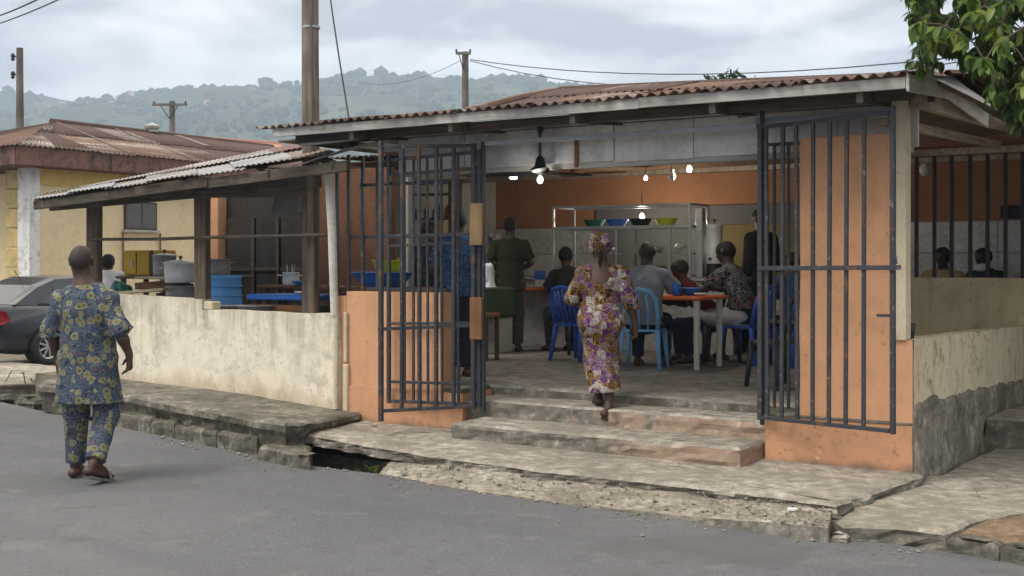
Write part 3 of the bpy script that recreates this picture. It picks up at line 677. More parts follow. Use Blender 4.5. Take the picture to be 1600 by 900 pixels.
kx = [(1479, 836, 846), (1562, 849, 858), (1660, 864, 873), (1780, 882, 892)]
for i in range(3):
    a, b = at_z(kx[i][0]+2, kx[i][1], .1), at_z(kx[i+1][0]-2, kx[i+1][1], .1); n_ = V(-(b-a).y, (b-a).x, 0).normalized()*.11
    worn_slab('kerb_stone', [(a.x, a.y), (b.x, b.y), (b.x+n_.x, b.y+n_.y), (a.x+n_.x, a.y+n_.y)], [.1, .1, .1, .1], -.1, MT['moss_conc'], ks, step=.07, wear=.014, seed=30+i)
# stones wedged in the gap between the slab corner and the right pavement
for i, (u, v, s_) in enumerate([(1306, 818, .07), (1312, 832, .055)]):
    p = at_z(u, v, .05); o = rough_block('stone', [(p.x-s_, p.y-s_*.6), (p.x+s_, p.y-s_*.6), (p.x+s_*.8, p.y+s_), (p.x-s_*.7, p.y+s_)], .09-.04*i, -.1, MT['rubble'], seed=40+i)
    tag(o, ['pale broken stone wedged under the corner of the entrance slab', 'lower pale stone in the gap beside the road and right pavement'][i], 'stone')
# concrete step outside the right side wall
o = worn_slab('concrete_step', [(-2.37, 11.15), (-.4, 11.12), (-.4, 12.4), (-2.37, 12.4)], [.33]*4, -.05, [MT['slab'], MT['slab_dark']], step=.12, wear=.02, seed=17); face_split(o)
tag(o, 'low concrete step against the mossy side wall at the far right', 'step')

# ------------------------------------------------------------------ the restaurant building
YF = 8.9; FZ = .54
RB = thing('restaurant_building', 'single storey orange painted eatery with open front and rusty corrugated roof', 'building', (-5.1, 12, 0), world=True)
def part(name, lo, hi, m, parent=RB, bev=.004, **k): return obj(name, box(B(), lo, hi, bev), m, parent, **k)
def wallgrid(name, lo, hi, m, parent=RB, amp=.006, step=.15):
    """a wall with slightly uneven plaster"""
    lo, hi = Vector(lo), Vector(hi); bm = box(B(), lo, hi)
    n = max(1, int(max(hi-lo)/step)); n = min(n, 24)
    bmesh.ops.subdivide_edges(bm, edges=bm.edges[:], cuts=n, use_grid_fill=True)
    for v in bm.verts:
        v.co += Vector((nz(v.co, 2.7, 1), nz(v.co, 2.7, 5), nz(v.co, 2.7, 9)*.5))*amp
    return obj(name, bm, m, parent)
# front wall left of the opening
wallgrid('wall', (-7.74, YF, .5), (-6.6, YF+.18, 1.40), MT['orange'])
wallgrid('wall', (-7.86, YF-.002, .2), (-7.742, YF+.18, 1.355), MT['orange'])
wallgrid('plinth', (-7.74, YF-.018, .05), (-6.36, YF+.45, .5), MT['plinth'], amp=.012)
part('threshold', (-6.6, YF-.012, .497), (-6.37, YF+.44, FZ+.004), MT['slab_dark'])
# front wall right of the opening
wallgrid('wall', (-3.23, YF, .525), (-2.47, YF+.12, 2.62), MT['orange'])
wallgrid('plinth', (-3.5, YF-.02, .05), (-2.388, YF+.1, .505), MT['plinth'], amp=.01)
part('ledge', (-3.5, YF-.028, .505), (-2.395, YF+.3, .523), MT['slab_dark'])
part('wall', (-2.535, YF-.012, .523), (-2.388, YF, 1.12), MT['orange'], bev=0)
wallgrid('post', (-2.53, YF-.03, 1.12), (-2.432, YF+.1, 2.88), MT['cream_post'], amp=.004)
part('post_cap', (-2.56, YF-.06, 2.88), (-2.39, YF+.12, 2.925), MT['timber'])
# steps
def stepbox(name, x0, x1, y0, y1, z0, z1, seed, m2):
    o = worn_slab(name, [(x0, y0), (x1, y0), (x1, y1), (x0, y1)], [z1]*4, z0, [MT['slab'], m2], RB, step=.08, wear=.016, seed=seed); face_split(o); return o
def step_face():
    t = NT('step_face_paint', 0.92, 0, 0.2); x = t.sep()[0]; a = t.noise(2.2, 7, 0.7); b = t.noise(14, 6, 0.7)
    g = t.ramp(b, [(0.35, (0.10, 0.09, 0.075)), (0.6, (0.2, 0.18, 0.15)), (0.72, (0.42, 0.39, 0.34))])
    og = t.mix(b, (0.34, 0.215, 0.145), (0.54, 0.36, 0.25))
    f = t.math('ADD', t.math('MULTIPLY', t.math('ADD', x, 5.0), 0.9), t.math('MULTIPLY', t.math('SUBTRACT', a, 0.5), 3.2))
    t.col(t.mix(t.ramp(f, [(0.0, 0.0), (0.35, .5)]), g, og)); t.bump(b, 0.5, 0.01); return t.m
MT['step_face'] = step_face()
stepbox('step', -6.16, -3.52, 8.44, 9.0, .12, .31, 1.0, MT['step_face'])
stepbox('step', -6.34, -3.5, 8.95, 9.45, .2, .455, 2.0, MT['step_face'])
o = worn_slab('floor', [(-2.3, 13.1), (.5, 13.1), (.5, 16.1), (-2.3, 16.1)], [FZ-.003]*4, .1, MT['floor'], step=.4, wear=.0, kind='structure', dz=0)
o = worn_slab('floor', [(-6.36, 9.36), (-3.5, 9.36), (-2.6, 9.36), (-2.46, 12.85), (-2.28, 16.1), (-14, 16.1), (-14, 12.1), (-9.9, 12.1), (-7.9, 9.36)], [FZ]*9, .1, [MT['floor'], MT['slab_dark']], step=.12, wear=.018, seed=6, kind='structure', dz=.004); face_split(o)
# header of white panels above the opening
xs = [-7.3, -6.52, -5.72, -4.96, -4.22, -3.62, -3.02, -2.41]
for i, (a, b) in enumerate(zip(xs, xs[1:])):
    obj('panel', box(B(), (a+.004, YF+.24+.004*(i % 2), 2.535+.006*(i % 3)), (b-.004, YF+.265+.004*(i % 2), 2.86), .003), MT['panel'], RB)
part('header_beam', (-7.3, YF+.272, 2.5), (-2.48, YF+.37, 2.87), MT['fascia_w'])
part('soffit_board', (-7.3, YF-.01, 2.865), (-2.42, YF+.235, 2.89), MT['fascia_w'])
part('header_board', (-3.6, YF+.03, 2.755), (-2.56, YF+.09, 2.8), MT['rail_grey'])
# back and side walls, ceiling, tiles
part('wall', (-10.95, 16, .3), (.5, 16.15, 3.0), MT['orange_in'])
part('wall', (-10.95, 12.35, .3), (-10.8, 16, 3.0), MT['grey_wall'])
part('wall', (-13.3, 12.2, .1), (-13.02, 12.5, 2.75), MT['orange'])
part('wall', (-11.35, 12.2, .1), (-9.9, 12.34, 2.9), MT['soot_orange'])
part('ceiling', (-8.5, 8.75, 2.86), (-7.95, 12.3, 2.88), MT['under'])
part('wall', (-13.02, 12.36, .1), (-11.35, 12.46, 2.9), MT['dark_wall'])
part('ceiling', (-10.95, 12.3, 2.98), (.5, 16.1, 3.0), MT['ceiling'])
part('wall', (.4, 13.06, FZ), (.5, 15.99, 2.97), MT['orange_in'])  # unseen end wall, added to keep side light out of the hall
part('ceiling_beam', (-10.8, 13.9, 2.79), (.5, 14.02, 2.85), MT['beam_cream'])
gm = part('tile_bed', (-10.79, 15.975, FZ), (.45, 15.998, 2.2), MT['grout'], bev=0)
tw, th = .58, .4; tme = None; k = 0
for r_ in range(4):
    for c_ in range(19):
        x0 = -10.78+c_*tw
        if tme is None:
            o = obj('tile', box(B(), (0, 15.962, 0), (tw-.008, 15.974, th-.008), .002), MT['tile'], RB); tme = o
        else:
            o = tme.copy(); COL.objects.link(o)
        o.location = Vector((x0, 0, 2.2-(r_+1)*th))-Vector(RB['base']); k += 1
part('wall_panel', (-8.95, 15.94, 2.205), (-4.4, 15.96, 2.48), MT['dim_wall'])
part('wall_panel', (-8.95, 15.932, FZ), (-7.16, 15.955, 2.2), MT['dim_wall'])
part('drop_pipe', (-5.335, YF+.21, 2.5), (-5.30, YF+.235, 2.74), MT['plank_o'])
part('wall_panel', (-7.15, 15.93, 1.4), (-5.0, 15.958, 2.2), MT['olive_wall'])
part('doorway', (-5.0, 15.92, .54), (-4.45, 15.957, 2.3), MT['black'])
for x, z in [(-7.2, 2.05), (-3.2, 2.22)]:
    part('switch_board', (x, 15.9, z), (x+.24, 15.955, z+.16), MT['navy_c'])
# half wall with bars seen past the corner post
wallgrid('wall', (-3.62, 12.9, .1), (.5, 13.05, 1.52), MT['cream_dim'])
part('beam', (-3.62, 12.86, 2.78), (.5, 13.0, 2.85), MT['beam_cream'])
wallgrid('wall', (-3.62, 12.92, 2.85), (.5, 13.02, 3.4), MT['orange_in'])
# column inside the left window
part('column', (-8.72, 10.95, .54), (-8.6, 11.07, 2.9), MT['grey_wall'])

# ---------------- roof
RZ = 2.93
zx = lambda x: 2.945+(x+5.3)*0.002
n_sheets = 8
x0, x1 = -8.33, -2.27
for i in range(n_sheets):
    a = x0+(x1-x0)*i/n_sheets; b = x0+(x1-x0)*(i+1)/n_sheets+.035
    lift = .007*(i % 2); yk = 9.45
    vs, fs = corrugated((a, 8.28, RZ+.02+lift), (b, 8.28, RZ+.02+lift), (b, yk, RZ+.155+lift), (a, yk, RZ+.155+lift), amp=.016, rows=3, phase=i*.7, ragged=.03, seed=i*1.7)
    obj('corrugated_sheet', (vs, fs), MT['rust_l' if i in (2, 5, 7) else 'rust'], RB, smooth=True)
for i in range(6):                                   # main slope behind it, up to the ridge
    ta, tb = i/6, (i+1)/6+.006
    xa, xb = -6.62+4.4*ta, -6.62+4.4*tb; xra, xrb = -7.2+5.0*ta, -7.2+5.0*tb; lf = .008*(i % 2)
    for j in range(2):
        s0, s1 = (0, .54) if j == 0 else (.5, 1.0); lj = lf+.012*j
        def P(x, xr, s): return V(x+(xr-x)*s, 9.3+2.75*s, RZ+.15+(.585-.21*(x+6.62)/4.4)*s+lj)
        vs, fs = corrugated(P(xa, xra, s0), P(xb, xrb, s0), P(xb, xrb, s1), P(xa, xra, s1), amp=.016, rows=3, phase=i, ragged=.05, seed=i*2.1+j*9)
        obj('corrugated_sheet', (vs, fs), MT[['rust', 'rust', 'rust_l', 'rust', 'rust_l', 'rust'][i] if j else ['rust', 'rust_l', 'rust', 'rust', 'rust_l', 'rust'][i]], RB, smooth=True)
bm = B(); tube(bm, [(-7.25, 12.05, RZ+.74), (-6.2, 12.06, RZ+.70), (-4.7, 12.08, RZ+.64), (-2.2, 12.1, RZ+.53)], .04, 8)
obj('ridge_cap', bm, MT['rust'], RB)
bm = B(); tube(bm, [(-6.62, 9.3, RZ+.17), (-6.9, 10.7, RZ+.48), (-7.26, 12.05, RZ+.74)], .035, 6)
obj('verge_cap', bm, MT['rust_l'], RB)
for i in range(5):                                   # low left wing of the roof and the slope behind the ridge
    a = -10.9+.75*i+.0; b = a+.79
    vs, fs = corrugated((a, 9.6 if i > 2 else 12.2, RZ+.13), (b, 9.6 if i > 2 else 12.2, RZ+.13), (b, 16.2, RZ+.2), (a, 16.2, RZ+.2), rows=3, seed=i)
    obj('corrugated_sheet', (vs, fs), MT['rust'], RB, smooth=True)
for i in range(6):
    a = -7.2+.85*i; b = a+.89
    vs, fs = corrugated((b, 16.3, RZ+.15), (a, 16.3, RZ+.15), (a, 12.02, RZ+.52), (b, 12.02, RZ+.52), rows=3, seed=i+30, phase=i)
    obj('corrugated_sheet', (vs, fs), MT['rust'], RB, smooth=True)
# fascia along the eave, in three lengths
fx = [-8.15, -6.35, -4.3, -2.28]
for i, (a, b) in enumerate(zip(fx, fx[1:])):
    obj('fascia_board', beam(B(), (a, 8.33, RZ-.035+.004*i), (b, 8.33, RZ-.035+.004*(i % 2)), .025, .08, bev=.003), MT['fascia_w'], RB)
obj('fascia_board', beam(B(), (-8.06, 8.6, RZ-.10), (-7.0, 8.6, RZ-.07), .03, .09, bev=.003), MT['fascia_w'], RB)
obj('fascia_end', beam(B(), (-8.0, 8.7, RZ-.06), (-8.0, 12.0, RZ-.02), .03, .1), MT['fascia_wy'], RB)
# side boards of the verge on the right
obj('side_board', beam(B(), (-2.262, 8.3, RZ-.035), (-2.255, 9.32, RZ+.03), .022, .125, bev=.003), MT['fascia_wy'], RB)
obj('side_board', beam(B(), (-2.255, 9.33, RZ+.03), (-2.27, 10.75, RZ-.06), .022, .12, bev=.003), MT['fascia_wy'], RB)
bm = B(); vs, fs = corrugated((-2.29, 8.28, RZ+.045), (-2.17, 8.28, RZ+.03), (-2.17, 10.8, RZ+.02), (-2.29, 9.4, RZ+.19), pitch=.06, amp=.004, rows=4)
bm.free(); obj('edge_sheet', (vs, fs), MT['zinc'], RB, smooth=True)
# underside: purlins and rafters
for y, z in [(8.6, -.03), (9.15, .02), (9.75, .07), (10.6, .13), (11.6, .2)]:
    obj('purlin', beam(B(), (-8.1, y, RZ+z-.05), (-2.3, y, RZ+z-.05), .05, .075), MT['timber'], RB)
for x in (-7.2, -6.1, -4.9, -3.7, -2.6):
    obj('rafter', beam(B(), (x, 8.34, RZ-.1), (x, 12.3, RZ+.18), .05, .09), MT['timber'], RB)
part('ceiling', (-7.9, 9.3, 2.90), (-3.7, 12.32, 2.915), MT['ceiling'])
# veranda roof beyond the corner post
obj('veranda_beam', beam(B(), (-2.38, 8.95, 2.86), (-2.3, 13.2, 2.98), .07, .12, bev=.004), MT['beam_cream'], RB)
obj('veranda_beam', beam(B(), (-2.62, 8.98, 2.72), (-2.62, 13.0, 2.86), .06, .07, bev=.004), MT['beam_cream'], RB)
for i in range(4):
    a, b = 9.0+i*1.02, 9.0+(i+1)*1.02+.03
    vs, fs = corrugated((-2.2, a, 2.97+.01*i), (-2.2, b, 2.97+.01*i), (-3.8, b, 2.84+.02*i), (-3.8, a, 2.84+.02*i), rows=2, seed=i, amp=.012)
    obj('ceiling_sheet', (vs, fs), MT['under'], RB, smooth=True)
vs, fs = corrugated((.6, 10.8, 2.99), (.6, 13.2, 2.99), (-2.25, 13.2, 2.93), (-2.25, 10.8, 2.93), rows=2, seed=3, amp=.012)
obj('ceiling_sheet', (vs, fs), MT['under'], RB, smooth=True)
# side wall of the forecourt
SW = thing('side_wall', 'low cream wall with mossy bare concrete foot running back from the corner post', 'wall', (-2.45, 11, 0), world=True)
def sidewall():
    bm = B(); ny, nzv = 44, 14; y0, y1 = YF+.02, 14.2
    def topz(y): return 1.125-.02*(y-8.9)
    grid = []
    for i in range(ny+1):
        y = y0+(y1-y0)*i/ny; row = []
        zb = .66-.035*(y-8.9)+.05*nz((0, y, 0), 2.6)+.03*nz((0, y, 0), 9)
        for j in range(nzv+1):
            z = zb+(topz(y)-zb)*j/nzv
            row.append(bm.verts.new((-2.388+.006*nz((0, y, z), 3), y, z+(.012*nz((0, y, 0), 5) if j == nzv else 0))))
        row.append(bm.verts.new((-2.54, y, topz(y)+.008*nz((1, y, 0), 5)))); row.append(bm.verts.new((-2.54, y, .3)))
        grid.append(row)
    for a, b in zip(grid, grid[1:]):
        for j in range(len(a)-1): bm.faces.new((a[j], b[j], b[j+1], a[j+1]))
    obj('coping', bm, MT['cream_r'], SW)
    bm = B(); ny, nzv = 60, 16; grid = []
    for i in range(ny+1):
        y = y0-.03+(y1-y0)*i/ny; row = []
        zb = .675-.035*(y-8.9)+.05*nz((0, y, 0), 2.6)+.03*nz((0, y, 0), 9)
        for j in range(nzv+1):
            z = -.06+(zb+.06)*j/nzv; t = j/nzv
            x = -2.372+.035*nz((0, y, z), 3.5)+.02*nz((0, y, z), 11)+(.05*(1-t)*max(0, 1-(y-8.9)/.5))
            row.append(bm.verts.new((x if j < nzv else x-.03, y, z)))
        grid.append(row)
    for a, b in zip(grid, grid[1:]):
        for j in range(nzv): bm.faces.new((a[j], b[j], b[j+1], a[j+1]))
    front = grid[0]; back = [bm.verts.new((-2.45, YF+.0, v.co.z)) for v in front]
    for j in range(nzv): bm.faces.new((front[j], front[j+1], back[j+1], back[j]))
    obj('foot', bm, MT['side_foot'], SW)
sidewall()

# ---------------- cream wall of the kitchen yard
CW = thing('yard_wall', 'stained cream rendered wall with stepped top along the raised pavement', 'wall', (-9.7, 9.1, .2), world=True)
wa, wb = V(-7.80, 8.86, 0), V(-11.75, 9.37, 0)
def creamwall():
    t_ = V(0, .16, 0); nx, nzv = 60, 14
    bm = B(); grid = []
    def topz(s):
        if s < .555: return 1.175-.01*s+.012*nz((s*8, 0, 0), 1)
        return 1.275+.03*(s-.555)/.445+.008*nz((s*8, 0, 0), 1)
    ss = sorted(set([i/nx for i in range(nx+1)]+[.5549, .5551]))
    for s in ss:
        p = wa.lerp(wb, s); row = []
        for j in range(nzv+1):
            z = .12+(topz(s)-.12)*j/nzv
            off = .008*nz((p.x, 0, z), 2.0)+.005*nz((p.x, 0, z), 7)
            row.append(bm.verts.new((p.x, p.y+off, z)))
        row.append(bm.verts.new((p.x, p.y+.15, topz(s)))); row.append(bm.verts.new((p.x, p.y+.15, .1))); grid.append(row)
    for a, b in zip(grid, grid[1:]):
        for j in range(len(a)-1): bm.faces.new((a[j], b[j], b[j+1], a[j+1]))
    for g in (grid[0], grid[-1]): bm.faces.new(g)
    obj('wall_face', bm, MT['cream'], CW)
creamwall()
p = wa.lerp(wb, .535); obj('block', box(B(), (p.x-.07, p.y+.006, 1.165), (p.x+.07, p.y+.14, 1.255), .012), MT['cream_post'], CW)
# pale drain pipe and broken render at the joint
bm = B(); tube(bm, [(-7.83, 8.845, .27), (-7.83, 8.85, .75), (-7.83, 8.85, 1.17)], [.03, .03, .03], 10)
obj('pipe', bm, MT['cream_r'], CW)
bm = B(); tube(bm, [(-7.84, 8.84, 1.17), (-7.86, 8.825, 2.0), (-7.88, 8.80, 2.62)], [.038, .042, .048], 10)
tag(obj('roof_post', bm, MT['white_post']), 'peeling white upright post on the end of the cream wall by the bars', 'post')
for lo, hi in [((-7.755, 8.865, .72), (-7.715, 8.9, 1.2)), ((-7.76, 8.86, .24), (-7.70, 8.9, .70))]:
    obj('render_patch', box(B(), lo, hi, .008), MT['cream_post'], CW)

# ---------------- kitchen shed over the yard
KS = thing('kitchen_shed', 'open cooking shed with sagging patched corrugated roof on timber posts', 'shed', (-10, 10.5, .2), world=True)
eR_, eL_ = at_y(535, 242, 8.45), at_y(48, 311, 8.95)
bR_, bL_ = at_y(485, 222, 11.4), at_y(98, 303, 11.5)
bL_.x -= .4
ns = 7
for i in range(ns):
    s0, s1 = i/ns, (i+1)/ns+.03
    ln = -.01*(i % 2)
    a, b = eL_.lerp(eR_, s0), eL_.lerp(eR_, min(1.0, s1)); d_, c_ = bL_.lerp(bR_, s0), bL_.lerp(bR_, min(1.0, s1))
    if i >= 5: a = a.lerp(d_, .06*(i-4)); b = b.lerp(c_, .06*(i-4))
    m1 = a.lerp(d_, .56); m2 = b.lerp(c_, .56)
    up = V(0, 0, .018)
    obj('corrugated_sheet', corrugated(a+up*(i % 2), b+up*(i % 2), m2+up*(i % 2), m1+up*(i % 2), pitch=.085, amp=.005, edge=.002, rows=6, phase=i, ragged=.09, seed=i*3.1), MT['zinc'], KS, smooth=True)
    n1, n2 = a.lerp(d_, .5), b.lerp(c_, .5)
    obj('corrugated_sheet', corrugated(n1+up*1.8, n2+up*1.8, c_+up, d_+up, pitch=.085, amp=.005, edge=.002, rows=6, phase=i*1.3, ragged=.1, seed=i*5.3+2), MT['rust_l' if i in (4, 6) else 'zinc'], KS, smooth=True)
# flat white sheet lapped over the right corner
a, b = at_y(450, 262, 8.6), at_y(560, 226, 8.5)
vs, fs = corrugated(a, b+V(.02, 0, 0), b+V(-.2, 1.0, .17), a+V(-.2, 1.0, .25), pitch=.3, amp=.006, rows=3, seed=4)
obj('flat_sheet', (vs, fs), MT['zinc'], KS, smooth=True)
dn = V(0, 0, -.075)
obj('eave_beam', beam(B(), eL_+dn+V(0, .06, 0), eL_.lerp(eR_, .62)+dn+V(0, .06, 0), .05, .1, bev=.004), MT['timber'], KS)
obj('eave_beam', beam(B(), eL_.lerp(eR_, .60)+dn+V(0, .08, -.01), eR_+dn+V(0, .08, -.02), .05, .1, bev=.004), MT['timber'], KS)
b1, b2 = at_y(80, 322, 9.5), at_y(500, 283, 8.98)
obj('tie_beam', beam(B(), b1, b2, .06, .12, bev=.005), MT['timber'], KS)
b1, b2 = at_y(300, 300, 9.15), at_y(488, 296, 9.05)
obj('tie_beam', beam(B(), b1+V(0, 0, -.02), b2+V(0, 0, -.03), .05, .09, bev=.005), MT['timber'], KS)
for s in (.05, .3, .55, .8, .97):
    obj('rafter', beam(B(), eL_.lerp(eR_, s)+V(0, .05, -.07), bL_.lerp(bR_, s)+V(0, 0, -.07), .05, .07), MT['timber'], KS)
for s in (.3, .6, .9):
    a, b = eL_.lerp(bL_, s), eR_.lerp(bR_, s); obj('purlin', beam(B(), a+V(0, 0, -.035), b+V(0, 0, -.035), .05, .05), MT['timber'], KS)
def wpost(u0, u1, y, z0, z1, m, dep=.09, lean=0.0):
    p0, p1 = at_y(u0, 400, y), at_y(u1, 400, y); w = (p1-p0).length; c = (p0+p1)/2
    bm = box(B(), (-w/2, -dep/2, z0), (w/2, dep/2, z1), .008); bmesh.ops.subdivide_edges(bm, edges=[e for e in bm.edges if abs(e.verts[0].co.z-e.verts[1].co.z) > .5], cuts=10)
    for v in bm.verts: v.co.x += .008*nz((v.co.x, y, v.co.z), 2.0, u0)+lean*(v.co.z-z0); v.co.y += .006*nz((v.co.x, y, v.co.z), 2.0, u0+4)
    for v in bm.verts: v.co.x += c.x; v.co.y += c.y
    return obj('post', bm, m, KS)
wpost(139, 156, 9.5, .3, 2.42, MT['timber_v'])
wpost(307, 325, 9.25, 1.265, 2.6, MT['timber_v'])
wpost(483, 494, 8.99, 1.165, 2.62, MT['timber_v'], .07)
bm = B(); tube(bm, [at_y(140, 374, 9.46), at_y(250, 373.5, 9.2), at_y(320, 371, 9.1), at_y(430, 369, 8.97), at_y(512, 367, 8.86)], .018, 8)
obj('rail_pole', bm, MT['timber'], KS)
# sooty doors and window in the back of the kitchen
for x0_, x1_ in [(-12.95, -12.42), (-12.38, -11.95), (-11.9, -11.4)]:
    f = part('shutter', (x0_, 12.31, .9), (x1_, 12.355, 2.3), MT['dark_wall'], KS)
    obj('shutter_frame', box(B(), (x0_, 12.29, 1.55), (x1_, 12.309, 1.6), .003), MT['timber'], KS)
    obj('shutter_frame', box(B(), (x1_-.03, 12.288, .9), (x1_+.02, 12.308, 2.3), .003), MT['timber'], KS)
part('work_bench_wall', (-13.0, 11.7, .1), (-10.4, 11.82, 1.12), MT['dark_wall'], KS)
a, b = at_y(425, 308, 11.2), at_y(482, 332, 11.2)
vs, fs = corrugated((a.x, 11.2, b.z), (b.x+.1, 11.22, b.z+.02), (b.x+.1, 11.26, a.z), (a.x, 11.24, a.z), pitch=.4, amp=.008, rows=2)
obj('smoke_hood', (vs, fs), MT['zinc'], KS)
st('yard_floor', box(B(), (-13.4, 9.5, .0), (-7.9, 12.2, .28)), MT['yard'])
# ------------------------------------------------------------------ iron gates and grilles
def sq(bm, a, b, w=.035, d=None): return beam(bm, a, b, w, d or w, up=(0, 1, 0), bev=.003)
def leaf_frame(root, h, ang, width, zb, zt, zfree_b, bars, rails, w=.036, bar_w=.022, ext=0.0, sag=0.0):
    """a gate leaf of square bars hinged at h, swung out by ang from -x / +x direction; returns point function"""
    hx, hy = h; dx, dy = math.cos(ang), -math.sin(ang)
    def Pt(s, z): return V(hx+dx*s*width, hy+dy*s*width, z+(zfree_b-zb)*s)
    obj('stile', sq(B(), Pt(0, zb), Pt(0, zt), w), MT['iron'], root)
    obj('stile', sq(B(), Pt(1, zb-ext), Pt(1, zt+.03), w), MT['iron'], root)
    def rail(z, name='rail', s0=0.0, s1=1.0, off=0.0, wd=.03):
        a, b = Pt(s0, z), Pt(s1, z); n = V(dy, -dx, 0)*off; obj(name, beam(B(), a+n, b+n, wd, wd, bev=.003), MT['iron'], root)
    rail(zb+.02, s0=.02, s1=.98); rail(zt-.02, s0=.02, s1=.98)
    for z, s0, s1, off in rails: rail(z, 'rail', s0, s1, off, .026)
    for s in bars:
        j = R.uniform(-.006, .006)
        obj('bar', sq(B(), Pt(s+j, zb+.03), Pt(s-j, zt-.03), bar_w), MT['iron'], root)
    return Pt
GR = thing('iron_gate', 'wide navy iron gate leaf folded back against the orange wall beside the cream post', 'gate', (-3.54, 8.86, .47), world=True)
obj('gate_post', sq(B(), V(-3.525, 8.885, .43), V(-3.525, 8.885, 2.93), .03), MT['iron'], GR)
th = math.radians(15)
bars_u = [1198, 1222, 1245, 1270, 1296, 1322, 1350]
def s_of_u(u, h, ang, width, sgn=1):
    best = None
    for i in range(401):
        s = i/400; x = h[0]+math.cos(ang)*s*width; y = h[1]-math.sin(ang)*s*width
        uu = 800+FOC*(CA*x+SA*y)/(-SA*x+CA*y)
        if best is None or abs(uu-u) < best[0]: best = (abs(uu-u), s)
    return best[1]
hR = (-3.52, 8.83)
PtR = leaf_frame(GR, hR, th, 1.13, .475, 2.735, .485, [s_of_u(u, hR, th, 1.13) for u in bars_u], [], w=.036, bar_w=.028)
a = PtR(0, 1.635); b = PtR(1.07, 1.635); nR = V(-math.sin(th), -math.cos(th), 0)*.03
obj('cross_bar', beam(B(), a+nR, b+nR, .012, .034, bev=.002), MT['iron'], GR)
obj('latch', beam(B(), PtR(.9, 1.30)+nR*.6, PtR(.99, 1.30)+nR*.6, .016, .02), MT['iron'], GR)
obj('latch', beam(B(), PtR(1.0, 1.9)+nR*.6, PtR(1.035, 1.66)+nR*.6, .012, .012), MT['iron'], GR)
GL = thing('iron_gate', 'double navy iron gate leaves swung out by the left orange wall, wood blocks bolted on', 'gate', (-6.16, 8.86, .3), world=True)
obj('gate_post', sq(B(), V(-6.135, 8.885, .35), V(-6.135, 8.885, 2.75), .034), MT['iron'], GL)
hL = (-6.20, 8.83); angL = math.pi+math.radians(-44)
angL = math.pi-math.radians(44)
def dirL(a_): return (math.cos(a_), -math.sin(a_))
# outer leaf, half open
PtL = leaf_frame(GL, hL, math.radians(180-44), .82, .385, 2.735, .36, [s_of_u(u, hL, math.radians(136), .82) for u in (628, 655, 682, 709)], [], w=.038, bar_w=.030, ext=.07)
nL = V(-math.sin(math.radians(44)), -math.cos(math.radians(44)), 0)*.028
for z in (1.93, 1.12): obj('cross_bar', beam(B(), PtL(-.02, z)+nL, PtL(1.0, z)+nL, .014, .03, bev=.002), MT['iron'], GL)
# inner leaf, flat along the wall
hI = (-6.16, 8.86)
PtI = leaf_frame(GL, hI, math.radians(180-2), 1.0, .40, 2.68, .37, [s_of_u(u, hI, math.radians(178), 1.0) for u in (632, 646, 668, 690, 716, 738)], [(.60, .02, .98, .0), (2.52, .02, .98, 0.0), (1.86, .02, .98, .0), (1.14, .02, .98, 0.0)], w=.034, bar_w=.022)
for z0_, z1_, m in [(1.83, 2.2, 'plywood'), (1.0, 1.37, 'plank_o')]:
    a = at_y(734, 400, 8.78); b = at_y(752, 400, 8.78)
    obj('wood_block', box(B(), (a.x, 8.775, z0_), (b.x, 8.81, z1_), .004), MT[m], GL)
# frame: long rail over the opening with a short hanger
FR = thing('gate_rail', 'long grey steel rail running across the top of the gateway', 'rail', (-4.8, 8.86, 2.7), world=True)
obj('rail', beam(B(), (-7.35, 8.90, 2.735), (-3.57, 8.90, 2.735), .04, .04, bev=.003), MT['rail_grey'], FR)
obj('rail', beam(B(), (-3.52, 8.91, 2.742), (-2.56, 8.91, 2.76), .04, .035, bev=.003), MT['rail_grey'], FR)
obj('hanger', sq(B(), V(-6.13, 8.93, 2.757), V(-6.13, 8.93, 2.9), .04), MT['rail_grey'], FR)
# fixed side panel right of the opening (behind the gate)
SP = thing('fixed_grille', 'narrow fixed iron grille behind the right gate hinge', 'grille', (-3.4, 9.0, .5), world=True)
for u in (1197, 1210, 1232): p = at_y(u, 400, 9.02); obj('bar', sq(B(), V(p.x, 9.02, .55), V(p.x, 9.02, 2.6), .022), MT['iron'], SP)
for z in (1.22, .70, 2.6): obj('rail', beam(B(), (-3.56, 9.045, z), (-3.235, 9.045, z), .02, .024), MT['iron'], SP)
# grille over the left low wall
WG = thing('window_grille', 'upright navy iron bars above the low orange wall beside the white pipe', 'grille', (-7.3, 8.98, 1.4), world=True)
for u, zt in ((527, 2.6), (545, 2.72), (567, 2.7), (590, 2.68)):
    p = at_y(u, 400, 8.98); obj('bar', sq(B(), V(p.x, 8.98, 1.36 if u < 550 else 1.42), V(p.x, 8.98, zt), .03), MT['iron'], WG)
for z, xa, xb in ((2.42, -7.66, -6.62), (1.92, -7.8, -6.62), (1.425, -7.62, -6.62)):
    obj('rail', beam(B(), (xa, 9.005, z), (xb, 9.005, z), .02, .028), MT['iron'], WG)
# bars of the half wall on the right
BG = thing('window_bars', 'row of dark upright bars over the half wall right of the cream post', 'grille', (-3, 12.95, 1.5), world=True)
for i, u in enumerate((1432, 1460, 1487, 1516, 1543, 1571, 1598, 1625, 1652)):
    p = at_y(u, 400, 12.96); obj('bar', sq(B(), V(p.x, 12.96, 1.52), V(p.x, 12.96, 2.78), .036), MT['iron_dark'], BG)

